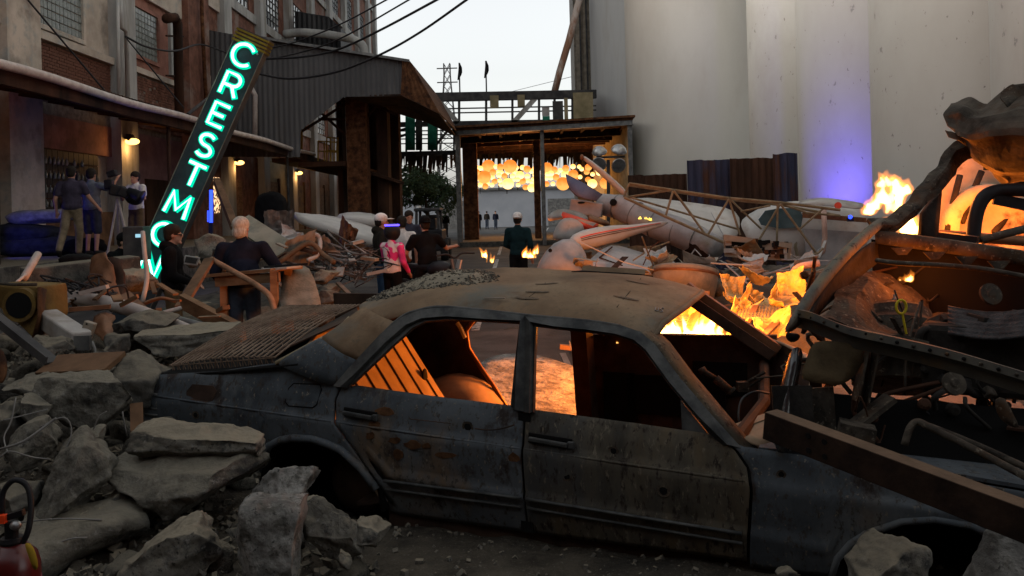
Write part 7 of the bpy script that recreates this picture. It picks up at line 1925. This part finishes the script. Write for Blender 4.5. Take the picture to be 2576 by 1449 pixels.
# ================================================================ people
EYE = MAT('eye', [(.01, .008, .007)], 3, rough=.3, bump=0)
SHOE = CLOTH('shoe', (.02, .018, .016))
def person(label, base, yaw, H=1.75, J=None, top=C_BLACK, bottom=C_JEANS, sleeve='long', legs='long', hair=HAIRD, hairlow=0.0, cap=None, capdir=1, skin=SKIN, vox=.016, glasses=False, bulk=1.0, group=None, hood=False, cat='person', sleeves_mat=None):
    base = Vector(base); k = H / 1.75
    j = {'pel': (0, 0, .95), 'wst': (0, 0, 1.1), 'chs': (0, 0, 1.3), 'nck': (0, .01, 1.5), 'hed': (0, -.02, 1.62), 'shL': (.19, 0, 1.41), 'shR': (-.19, 0, 1.41), 'elL': (.25, .03, 1.14), 'elR': (-.25, .03, 1.14), 'haL': (.26, -.07, .9), 'haR': (-.26, -.07, .9), 'hpL': (.09, 0, .92), 'hpR': (-.09, 0, .92), 'knL': (.1, -.02, .5), 'knR': (-.1, -.02, .5), 'anL': (.1, .03, .08), 'anR': (-.1, .03, .08), 'toL': (.12, -.13, .04), 'toR': (-.12, -.13, .04)}
    if J: j.update(J)
    Rz = Matrix.Rotation(yaw, 4, 'Z')
    T = lambda p: base + (Rz @ Vector(p)) * k
    g = {n: T(p) for n, p in j.items()}
    t = thing('person', label, cat, base, group)
    t.location = base
    def E3(m, c, r, M=None): m.ell(c, tuple(x * k for x in r), (Rz.to_3x3() @ M) if M is not None else Rz.to_3x3(), 14, 9)
    lean = (g['nck'] - g['pel']).normalized()
    q = lean.rotation_difference(Vector((0, 0, 1)))
    LM = Rz.to_3x3().inverted() @ q.inverted().to_matrix() @ Rz.to_3x3()
    B = MB()
    E3(B, g['chs'], (.165, .11, .2), LM); E3(B, g['wst'], (.145, .105, .17), LM); E3(B, g['pel'], (.155, .115, .13))
    B.caps(g['chs'] + lean * .14 * k, g['nck'] + lean * .05 * k, .07 * k, .053 * k)
    hd = g['hed']; fw = Rz.to_3x3() @ Vector(j.get('look', (0, -1, 0))).normalized(); rt = fw.cross(Vector((0, 0, 1))).normalized(); HM = Matrix((-rt, -fw, Vector((0, 0, 1)))).transposed()
    def EH(m, off, r): m.ell(hd + HM @ (Vector(off) * k), tuple(x * k for x in r), HM, 14, 10)
    B.caps(g['nck'], hd + Vector((0, 0, -.05)) * k, .052 * k, .05 * k)
    EH(B, (0, .005, .03), (.076, .096, .1)); EH(B, (0, -.03, -.05), (.056, .062, .07)); EH(B, (0, -.1, -.01), (.014, .022, .03)); EH(B, (.077, 0, -.005), (.012, .02, .03)); EH(B, (-.077, 0, -.005), (.012, .02, .03)); EH(B, (0, -.088, -.06), (.026, .014, .01)); EH(B, (0, -.08, -.1), (.03, .024, .022))
    for s_ in 'LR':
        sh, el, ha = g['sh' + s_], g['el' + s_], g['ha' + s_]
        B.caps(sh, el, .05 * k, .041 * k); B.caps(el, ha, .041 * k, .027 * k)
        d = (ha - el).normalized(); sd = d.cross(Vector((0, 0, 1))); sd = sd.normalized() if sd.length > .1 else Vector((1, 0, 0)); up = sd.cross(d)
        pc = ha + d * .05 * k
        B.caps(ha, ha + d * .075 * k, .028 * k, .032 * k)
        for f in range(4):
            o = (f - 1.5) * .019 * k; Lf = [.06, .072, .068, .052][f] * k
            b0 = ha + d * .085 * k + sd * o; b1 = b0 + d * Lf * .55 - up * .006 * k; b2 = b1 + d * Lf * .4 - up * .02 * k
            B.caps(b0, b1, .0095 * k, .009 * k, 8); B.caps(b1, b2, .009 * k, .0075 * k, 8)
        th0 = ha + d * .03 * k + sd * .03 * k * (1 if s_ == 'L' else -1); B.caps(th0, th0 + d * .045 * k + sd * .03 * k * (1 if s_ == 'L' else -1) - up * .01, .012 * k, .009 * k, 8)
        hp, kn, an, to = g['hp' + s_], g['kn' + s_], g['an' + s_], g['to' + s_]
        B.caps(hp, kn, .08 * k, .055 * k); B.caps(kn, an, .055 * k, .036 * k); B.caps(an, to, .036 * k, .03 * k)
    B.build('body', skin, t, smooth=True, remesh=vox * .8)
    up_ = .016 * bulk
    S_ = MB()
    E3(S_, g['chs'], (.18 * bulk, .125 * bulk, .21), LM); E3(S_, g['wst'], (.168 * bulk, .13 * bulk, .19), LM); E3(S_, lerp(g['pel'], g['wst'], .25), (.175 * bulk, .135 * bulk, .13))
    S_.caps(g['shL'], g['shR'], .07 * k, .07 * k)
    S_.caps(g['chs'] + lean * .15 * k, g['nck'] + lean * .01 * k, .085 * k, .062 * k)
    SL = MB() if sleeves_mat else S_
    for s_ in 'LR':
        sh, el, ha = g['sh' + s_], g['el' + s_], g['ha' + s_]
        if sleeve == 'long':
            SL.caps(sh, el, .07 * bulk * k, .058 * bulk * k); SL.caps(el, lerp(el, ha, .97), .058 * bulk * k, .042 * k)
        else:
            S_.caps(sh, lerp(sh, el, .62), .072 * bulk * k, .066 * bulk * k)
    if hood: E3(S_, g['nck'] + fw * -.06 * k + Vector((0, 0, -.01)), (.11, .09, .075))
    S_.build('jacket' if sleeve == 'long' else 'shirt', top, t, smooth=True, remesh=vox)
    if sleeves_mat: SL.build('sleeve', sleeves_mat, t, smooth=True, remesh=vox)
    Pn = MB()
    E3(Pn, g['pel'], (.168, .128, .135))
    for s_ in 'LR':
        hp, kn, an = g['hp' + s_], g['kn' + s_], g['an' + s_]
        Pn.caps(hp, kn, .097 * k, .078 * k)
        if legs == 'long': Pn.caps(kn, lerp(kn, an, .92), .076 * k, .064 * k)
        else: Pn.caps(lerp(hp, kn, .4), lerp(hp, kn, 1.0), .1 * k, .092 * k)
    Pn.build('trousers' if legs == 'long' else 'shorts', bottom, t, smooth=True, remesh=vox)
    for s_ in 'LR':
        m = MB(); m.caps(g['an' + s_] + Vector((0, 0, -.02)), g['to' + s_], .052 * k, .042 * k); m.build('shoe', SHOE, t, smooth=True)
    if hair is not None:
        h = MB(); EH(h, (0, .016, .058), (.096, .11, .096)); EH(h, (0, .05, .0 - hairlow), (.082 + hairlow * .3, .07, .085))
        h.build('hair', hair, t, smooth=True, remesh=vox * .8)
    if cap is not None:
        h = MB(); EH(h, (0, .012, .068), (.1, .118, .095)); h.build('cap', cap, t, smooth=True)
        h = MB(); EH(h, (0, -.135 * capdir, .055), (.075, .085, .012)); h.build('cap_brim', cap, t, smooth=True)
    for s_ in (-1, 1):
        m = MB(); EH(m, (s_ * .03, -.083, .005), (.011, .008, .007)); m.build('eye', EYE, t)
    if glasses:
        m = MB()
        for s_ in (-1, 1): EH(m, (s_ * .032, -.1, .003), (.026, .006, .02))
        for s_ in (-1, 1): m.tube([hd + HM @ (Vector((s_ * .06, -.098, .01)) * k), hd + HM @ (Vector((s_ * .082, .0, .008)) * k)], .005, 5)
        m.build('glasses', BLACKPL, t)
    return t, g
def at(u, d, z=0.0):
    p = P(u, 600, d)
    return Vector((p.x + (533 - 600) / F * 0, d, z))
# grey haired man leaning on the bench (seen from behind, turned slightly right)
person('grey haired man in dark navy jacket and jeans leaning on the workbench', at(610, 9.3), pi + .1, 1.7,
       {'chs': (.03, -.12, 1.27), 'wst': (.01, -.04, 1.1), 'nck': (.04, -.17, 1.46), 'hed': (.05, -.2, 1.58), 'shL': (.25, -.14, 1.37), 'shR': (-.19, -.14, 1.37), 'elL': (.34, -.14, 1.1), 'haL': (.29, -.3, .93), 'elR': (-.36, -.12, 1.12), 'haR': (-.44, -.24, .93), 'look': (-.35, -1, 0)}, C_NAVY, C_JEANS, hair=HAIRG, hairlow=.03, bulk=1.12, vox=.014)
person('man in black hooded jacket with short dark hair and glasses standing before the sign foot', at(432, 9.9), pi / 2 + .25, 1.6,
       {'elL': (.22, -.02, 1.12), 'haL': (.16, -.24, 1.0), 'elR': (-.24, -.02, 1.12), 'haR': (-.16, -.24, 1.02), 'look': (.05, -1, 0)}, C_BLACK, C_BROWN, hair=HAIRD, glasses=True, bulk=1.12, hood=True, vox=.014)
# crew on the dock
ZD = .98
person('man in dark purple tee and khaki trousers striding along the dock', at(183, 16.8, ZD), pi + .15, 1.78,
       {'knL': (.12, .1, .52), 'anL': (.16, .3, .14), 'toL': (.18, .2, .06), 'knR': (-.1, -.08, .5), 'anR': (-.04, -.18, .08), 'toR': (-.04, -.33, .04), 'elL': (.28, .06, 1.13), 'haL': (.3, -.05, .9), 'elR': (-.3, -.04, 1.16), 'haR': (-.44, -.12, .96)}, C_PURP, C_KHAKI, 'short', vox=.02, bulk=1.1)
person('man in grey blue tee and navy shorts reaching up to the film camera', at(233, 17.6, ZD), pi - .2, 1.78,
       {'elR': (-.36, -.12, 1.32), 'haR': (-.4, -.24, 1.52), 'elL': (.27, .0, 1.15)}, C_GREYB, C_DNAVY, 'short', 'short', vox=.02, bulk=1.1)
person('man in white tee and brown shorts standing behind the film camera', at(345, 18.6, ZD), -.35, 1.75,
       {'elL': (.28, -.06, 1.16), 'haL': (.08, -.26, 1.2), 'elR': (-.28, -.1, 1.16), 'haR': (-.12, -.3, 1.22)}, C_WHITE, C_BROWN, 'short', 'short', vox=.02, bulk=1.05)
person('crouching man in black tee and black cap at the foot of the tripod', at(285, 13.2, .25), pi / 2 - .2, 1.7,
       {'pel': (0, .1, .45), 'wst': (0, .06, .62), 'chs': (0, -.06, .82), 'nck': (0, -.16, 1.0), 'hed': (0, -.2, 1.12), 'shL': (.19, -.1, .92), 'shR': (-.19, -.1, .92), 'elL': (.24, -.26, .68), 'haL': (.14, -.48, .62), 'elR': (-.24, -.26, .68), 'haR': (-.14, -.48, .62), 'hpL': (.1, .08, .42), 'hpR': (-.1, .08, .42), 'knL': (.17, -.28, .5), 'knR': (-.17, -.28, .5), 'anL': (.15, -.06, .1), 'anR': (-.15, -.06, .1), 'toL': (.17, -.22, .05), 'toR': (-.17, -.22, .05)}, C_BLACK, C_DNAVY, 'short', cap=C_BLACK, vox=.018)
# street group
pk, g = person('rider in pink and white jersey and black trousers with a lit helmet', at(985, 12.6), pi / 2 + 1.0, 1.48,
       {'elL': (.24, -.1, 1.16), 'haL': (.2, -.3, 1.0), 'elR': (-.25, .0, 1.14), 'haR': (-.2, -.2, .95)}, C_PINK, C_BLACK, hair=None, vox=.018, sleeves_mat=C_HOTPINK)
hm = MB(); c = g['hed'] + Vector((0, 0, .03)); hm.ell(c, (.125, .14, .135)); hm.build('helmet', BLACKPL, pk, smooth=True)
hm = MB(); hm.tube([c + Vector((cos(a) * .1, sin(a) * .1, .1)) for a in [2 * pi * q / 16 for q in range(17)]], .014, 6); hm.build('helmet_light', E_HEAD, pk)
person('man in olive hooded jacket and jeans with a white cap next to the pink rider', at(958, 13.6), pi / 2 + .3, 1.66, {}, C_OLIVE, C_BLUEJ, hair=HAIRD, cap=C_WHITE, hood=True, bulk=1.15, vox=.018)
person('person in a white top half hidden behind the pink rider', at(1012, 14.4), pi + .3, 1.62, {}, C_WHITE, C_BLACK, 'short', hair=HAIRD, vox=.02)
person('man in dark blue shirt standing behind the rider group', at(1030, 17), .4, 1.72, {}, C_DNAVY, C_BLACK, hair=HAIRD, vox=.022)
person('man in black tee astride a dirt bike with one arm stretched out', at(1074, 13.0), pi + .45, 1.62,
       {'chs': (0, -.08, 1.28), 'nck': (-.02, -.12, 1.47), 'hed': (-.02, -.15, 1.6), 'shL': (.2, -.08, 1.39), 'shR': (-.2, -.08, 1.39), 'elR': (-.42, -.2, 1.2), 'haR': (-.6, -.32, 1.22), 'elL': (.3, -.2, 1.15), 'haL': (.2, -.4, 1.05), 'knL': (.24, -.1, .52), 'knR': (-.24, -.1, .52), 'anL': (.28, .02, .08), 'anR': (-.28, .02, .08), 'toL': (.32, -.12, .04), 'toR': (-.32, -.12, .04)}, C_BLACK, C_BLACK, 'short', cap=C_BLACK, capdir=-1, vox=.018, bulk=1.02)
person('man in teal shirt and pale cap worn backwards looking at the lanterns', at(1303, 15.4), pi - .15, 1.62, {'elL': (.25, -.06, 1.14), 'haL': (.12, -.26, 1.04)}, C_TEAL, C_BLACK, 'long', hair=HAIRD, cap=C_WHITE, capdir=-1, vox=.018, bulk=1.0)
for k, (u, d, mt, lb) in enumerate([(1206, 80, C_BLACK, 'tiny far figure in black walking beyond the open shed'), (1226, 84, C_OLIVE, 'tiny far figure in the middle of the walkers beyond the shed'), (1248, 82, C_NAVY, 'tiny far figure in navy trailing the walkers beyond the shed'), (1122, 60, C_BLACK, 'far figure standing beside the loader')]):
    person(lb, at(u, d), pi * (k % 2), 1.78, {}, mt, C_JEANS if k else C_BLACK, hair=HAIRD, vox=.05, group='far figures in the street')

# dirt bike
bk = thing('dirt_bike', 'dark dirt bike carrying the man in the black tee', 'motorcycle', at(1082, 12.8))
bc = at(1085, 12.8); bd = Vector((.72, -.68, 0)).normalized(); bn = Vector((.68, .72, 0)).normalized()
def BP(x, z, y=0): return bc + bd * x + bn * y + Vector((0, 0, z))
for x in (-.68, .68):
    R = Matrix.Translation(BP(x, .33)) @ bn.to_track_quat('Z', 'Y').to_matrix().to_4x4()
    m = MB(); m.lathe([(.25, -.045), (.31, -.05), (.335, -.02), (.335, .02), (.31, .05), (.25, .045)], 28, R); wh = m.build('wheel', TIRE, bk, smooth=True)
    m = MB(); m.lathe([(.25, -.02), (.25, .02)], 28, R); m.lathe([(.04, -.06), (.04, .06)], 12, R); m.build('rim', GREYSTEEL, wh)
m = MB()
for s_ in (-.06, .06): m.tube([BP(.68, .33, s_), BP(.5, .98, s_)], .025, 8)
m.build('fork', GREYSTEEL, bk)
m = MB(); m.tube(spline([BP(.52, 1.05, -.38), BP(.5, 1.06, -.15), BP(.5, 1.0, 0), BP(.5, 1.06, .15), BP(.52, 1.05, .38)], 4), .014, 8); m.build('handlebar', BLACKPL, bk)
m = MB(); m.ell(BP(.18, .82), (.26, .14, .13), Matrix.Rotation(atan2(bd.y, bd.x), 3, 'Z')); m.build('tank', BLACKPL, bk, smooth=True)
m = MB(); m.beam(BP(-.65, .86), BP(.1, .84), .16, .09); m.build('seat', BLACKPL, bk, bevel=.03)
m = MB(); m.beam(BP(-.05, .45), BP(.25, .45), .22, .32); m.build('engine', DKSTEEL, bk, bevel=.03)
m = MB(); m.grid([[BP(.4 + .18 * q, .74 + .03 * sin(q * 1.5) , s_) for q in range(5)] for s_ in (-.07, 0, .07)]); m.build('front_fender', WHITEP, bk, solid=.01, smooth=True)
m = MB(); m.tube([BP(-.68, .33, .09), BP(-.1, .42, .06)], .025, 8); m.tube([BP(-.1, .42, -.05), BP(.45, .9, 0)], .025, 8); m.build('frame', DKSTEEL, bk)
m = MB(); m.beam(BP(.6, .72, -.08), BP(.63, .98, -.02), .2, .02); m.build('number_plate', WHITEP, bk)

# loader
ld_ = thing('skid_loader', 'small black caged loader parked before the dark tree', 'loader', P(1076, 600, 30))
lc = P(1076, 600, 30); X0, X1_ = P(1042, 560, 30).x, P(1108, 560, 30).x
zt = P(1076, 530, 30).z
for x in (X0 + .05, X1_ - .05):
    for y in (30, 31.2):
        m = MB(); m.beam((x, y, .4), (x + (.04 if x < lc.x else -.04), y, zt), .09, .09, up=(0, 1, 0)); m.build('cage_post', DKSTEEL, ld_)
m = MB(); m.bb(X0, X1_, 29.9, 31.3, zt - .02, zt + .1); m.build('cage_roof', DKSTEEL, ld_, bevel=.04)
m = MB(); m.bb(X0 - .05, X1_ + .05, 29.9, 31.8, .35, 1.1); m.build('body', BLACKPL, ld_, bevel=.05)
m = MB(); m.bb(X0 + .15, X1_ - .15, 31.2, 31.22, 1.2, zt - .15); m.build('rear_window', GLASSDK, ld_)
m = MB(); m.bb(X0 + .2, X1_ - .2, 30.3, 30.9, 1.1, 1.5); m.build('seat', BLACKPL, ld_, bevel=.05)
for x in (X0 - .12, X1_ + .12):
    for y in (30.1, 31.4):
        R = Matrix.Translation((x, y, .38)) @ Euler((0, radians(90), 0)).to_matrix().to_4x4()
        m = MB(); m.lathe([(.2, -.12), (.36, -.12), (.38, 0), (.36, .12), (.2, .12)], 20, R); m.build('wheel', TIRE, ld_, smooth=True)
m = MB(); m.lathe([(.02, .1), (.12, .05), (.14, 0)], 14, Matrix.Translation((lc.x - .4, 30.6, zt + .12))); m.build('beacon', CHROME, ld_)

# film camera on tripod
fc = thing('film_camera', 'large black film camera rig on a tall tripod on the dock', 'camera', at(308, 17.4, ZD))
hc = P(296, 480, 17.3)
m = MB(); m.box(hc, (.3, .3, .22), Euler((0, .2, .4)).to_matrix()); m.box(hc + Vector((-.17, 0, .13)), (.16, .16, .2)); m.box(hc + Vector((.17, -.1, -.04)), (.2, .22, .2), Euler((0, .5, .3)).to_matrix()); m.build('camera_body', BLACKPL, fc, bevel=.03)
m = MB(); m.lathe([(.09, 0), (.11, .25), (.15, .3)], 18, Matrix.Translation(hc + Vector((.25, -.1, -.02))) @ Euler((0, radians(115), 0)).to_matrix().to_4x4()); m.build('lens', BLACKPL, fc, smooth=True)
m = MB(); m.box(hc + Vector((-.1, 0, .35)), (.18, .14, .12), Euler((0, -.3, 0)).to_matrix()); m.build('matte_box', BLACKPL, fc, bevel=.02)
for (u, v, d) in ((270, 640, 17.2), (330, 645, 17.0), (300, 600, 17.9)):
    p = P(u, v, d); p.z = ZD
    m = MB(); m.tube([hc + Vector((0, 0, -.15)), p], .025, 8); m.build('tripod_leg', WPIPE, fc)
tag(pbeam('frame_stand', (193, 430, 18.2), (195, 500, 18.2), .05, .05, BLACKPL), 'thin black upright stand beside the striding man', 'stand')
# leather bag of gear hanging from the tripod area
m = MB(); m.ell(P(337, 495, 18.1), (.2, .18, .17), Euler((0, .6, 0)).to_matrix()); tag(m.build('gear_bag', BLACKPL, smooth=True), 'black gear bag in the hands of the man in the white tee', 'bag')
# blue LED tube and other blue lit things
lt_ = thing('led_tube', 'bright blue upright light tube on the dock next to the sign', 'lamp', P(531, 570, 20))
m = MB(); m.tube([P(531, 478, 20), P(531, 560, 20)], .04, 10); m.build('tube', E_BLUE, lt_, smooth=True)
m = MB(); m.tube([P(523, 530, 20), P(523, 558, 20)], .015, 8); m.build('tube', E_BLUE, lt_, smooth=True)
m = MB(); m.beam(P(531, 560, 20.05), P(531, 620, 20.05), .1, .06, up=(0, 1, 0)); m.build('stand', BLACKPL, lt_)
l_ = bpy.data.lights.new('blue_glow', 'POINT'); l_.energy = 6; l_.color = (.1, .15, 1); l_.shadow_soft_size = .2
lo = bpy.data.objects.new('blue_glow', l_); COL.objects.link(lo); lo.parent = lt_; lo.location = P(531, 520, 19.7) - P(531, 570, 20)
tag(pbeam('timber_prop', (545, 455, 19), (590, 570, 17), .14, .14, WOOD_DK), 'slanting timber prop leaning beside the blue light tube', 'timber')
# wrapped bundles at the dock edge, blue lit
def bundle(label, u, v, d, r, mat, seed, cat='bundle'):
    me = rock_mesh(seed, r, 3, 2, .05, 4, .9); me.materials.append(mat)
    o = bpy.data.objects.new('wrapped_bundle', me); COL.objects.link(o); o.location = P(u, v, d); o.rotation_euler = (0, random.uniform(-.08, .08), random.uniform(-.2, .2))
    tag(o, label, cat)
    return o
o = bundle('white wrapped bundle lying on the dark bags', 112, 545, 18.4, (1.5, .6, .3), TARPW, 301)
bundle('dark blue tarp bundle at the dock edge', 50, 590, 18.2, (1.8, .9, .45), TARPD, 302)
bundle('lower dark wrapped bag under the tarp bundle', 105, 620, 18.1, (2.0, .9, .42), TARPD, 303)
bundle('black bag heaped left of the crouching man', 215, 622, 18.0, (.8, .6, .4), C_BLACK, 304)
bundle('black backpack lying on the concrete kerb', 195, 655, 10.5, (.4, .3, .16), C_BLACK, 305)
bundle('dark bush-like mass by the dock wall', 682, 541, 24, (.9, .7, 1.3), C_BLACK, 306)  # dark bush-like shape, drawn as a rounded upright lump
bl_ = thing('blue_flood', 'blue flood lamp by the wrapped bundles', 'lamp', P(-22, 560, 16.9))
m = MB(); m.box(P(-22, 556, 16.9), (.16, .12, .24)); m.build('housing', BLACKPL, bl_)
m = MB(); m.box(P(-14, 556, 16.9), (.01, .1, .2)); m.build('lens', E_BLUE, bl_)
l_ = bpy.data.lights.new('blue_glow', 'SPOT'); l_.energy = 9; l_.color = (.05, .06, 1); l_.spot_size = radians(150); l_.shadow_soft_size = .08
lo = bpy.data.objects.new('blue_glow', l_); COL.objects.link(lo); lo.parent = bl_; lo.location = P(-12, 556, 16.85) - P(-22, 560, 16.9); lo.rotation_euler = Vector((1, .9, -.1)).to_track_quat('-Z', 'Y').to_euler()
# blue uplight on the silo
ul = thing('blue_uplight', 'small blue spotlight among the aircraft wreckage', 'lamp', P(2139, 552, 12))
m = MB(); m.box(P(2139, 552, 12.05), (.08, .06, .06)); m.build('housing', BLACKPL, ul)
m = MB(); m.ell(P(2139, 546, 11.99), .028); m.build('lens', E_BLUE, ul)
uf = thing('blue_flood', 'blue flood lamp standing low before the silos', 'lamp', (8.5, 23.2, 0))
m = MB(); m.box((8.5, 23.2, .75), (.35, .25, .3), Euler((.6, 0, .3)).to_matrix()); m.build('housing', BLACKPL, uf)
m = MB(); m.tube([(8.5, 23.2, 0), (8.5, 23.2, .7)], .04, 8); m.build('stand', BLACKPL, uf)
l_ = bpy.data.lights.new('blue_beam', 'SPOT'); l_.energy = 260; l_.color = (.13, .09, 1); l_.spot_size = radians(95); l_.spot_blend = 1.0; l_.shadow_soft_size = .15
lo = bpy.data.objects.new('blue_beam', l_); COL.objects.link(lo); lo.parent = uf
lo.location = (0, .1, 1.0); lo.rotation_euler = (Vector((9.4, 25.0, 3.0)) - Vector((8.5, 23.3, 1.0))).to_track_quat('-Z', 'Y').to_euler()
# laptop / monitor behind hoodie man, case
mt_ = thing('monitor', 'black flat monitor with pale edge behind the hooded man', 'monitor', P(485, 665, 10.8))
m = MB(); m.prism([P(465, 642, 10.8), P(502, 648, 10.8), P(495, 668, 10.8), P(460, 664, 10.8)], (0, .03, 0)); m.build('case', WHITEP, mt_)
m = MB(); m.prism([P(468, 645, 10.79), P(498, 650, 10.79), P(492, 664, 10.79), P(464, 660, 10.79)], (0, .005, 0)); m.build('screen', GLASSDK, mt_)
cs_ = thing('equipment_case', 'dark equipment case with small lit screen beside the sign', 'case', P(340, 640, 12.5))
m = MB(); m.box(P(345, 612, 12.6), (.3, .3, .5)); m.build('case', DKSTEEL, cs_, bevel=.02)
m = MB(); m.box(P(349, 593, 12.43), (.09, .02, .05)); m.build('screen', E_SCREEN, cs_)
# extinguisher
ex = thing('fire_extinguisher', 'red fire extinguisher with black hose and yellow tag at the rubble edge', 'fire extinguisher', P(38, 1480, 2.7))
ec = P(32, 1440, 2.7)
m = MB(); m.lathe([(.075, -.3), (.08, -.28), (.08, .02), (.072, .055), (.045, .085), (.03, .095)], 32, Matrix.Translation(ec)); m.build('cylinder', REDEXT, ex, smooth=True)
m = MB(); m.lathe([(.032, .09), (.036, .1), (.032, .112)], 20, Matrix.Translation(ec)); m.lathe([(.02, .11), (.02, .16)], 14, Matrix.Translation(ec)); m.build('valve', BLACKPL, ex)
m = MB(); m.beam(ec + Vector((-.03, 0, .17)), ec + Vector((.04, 0, .19)), .02, .018); m.build('lever', BLACKPL, ex)
m = MB(); m.ell(ec + Vector((.025, -.02, .155)), (.018, .015, .015)); m.build('gauge', CHROME, ex)
m = MB(); m.box(ec + Vector((-.018, -.015, .175)), (.02, .02, .025)); m.build('safety_pin', ORANGEPL, ex)
m = MB(); m.tube(spline([P(5, 1295, 2.7), P(8, 1240, 2.7), P(35, 1208, 2.7), P(68, 1222, 2.7), P(78, 1270, 2.68), P(72, 1330, 2.66), P(58, 1365, 2.66)], 5), .009, 8); m.build('hose', BLACKPL, ex, smooth=True)
sheet('tag', [[(58, 1366, 2.62), (76, 1362, 2.62)], [(72, 1395, 2.6), (90, 1388, 2.6)], [(84, 1440, 2.6), (100, 1432, 2.6)]], TAGY, ex, .002)
m = MB(); m.lathe([(.0805, -.12), (.0808, -.12), (.0808, -.02), (.0805, -.02)], 32, Matrix.Translation(ec)); m.build('label_band', MAT('label_print', [(.3, (.35, .05, .12)), (.7, (.4, .33, .33))], 12, bump=0), ex)
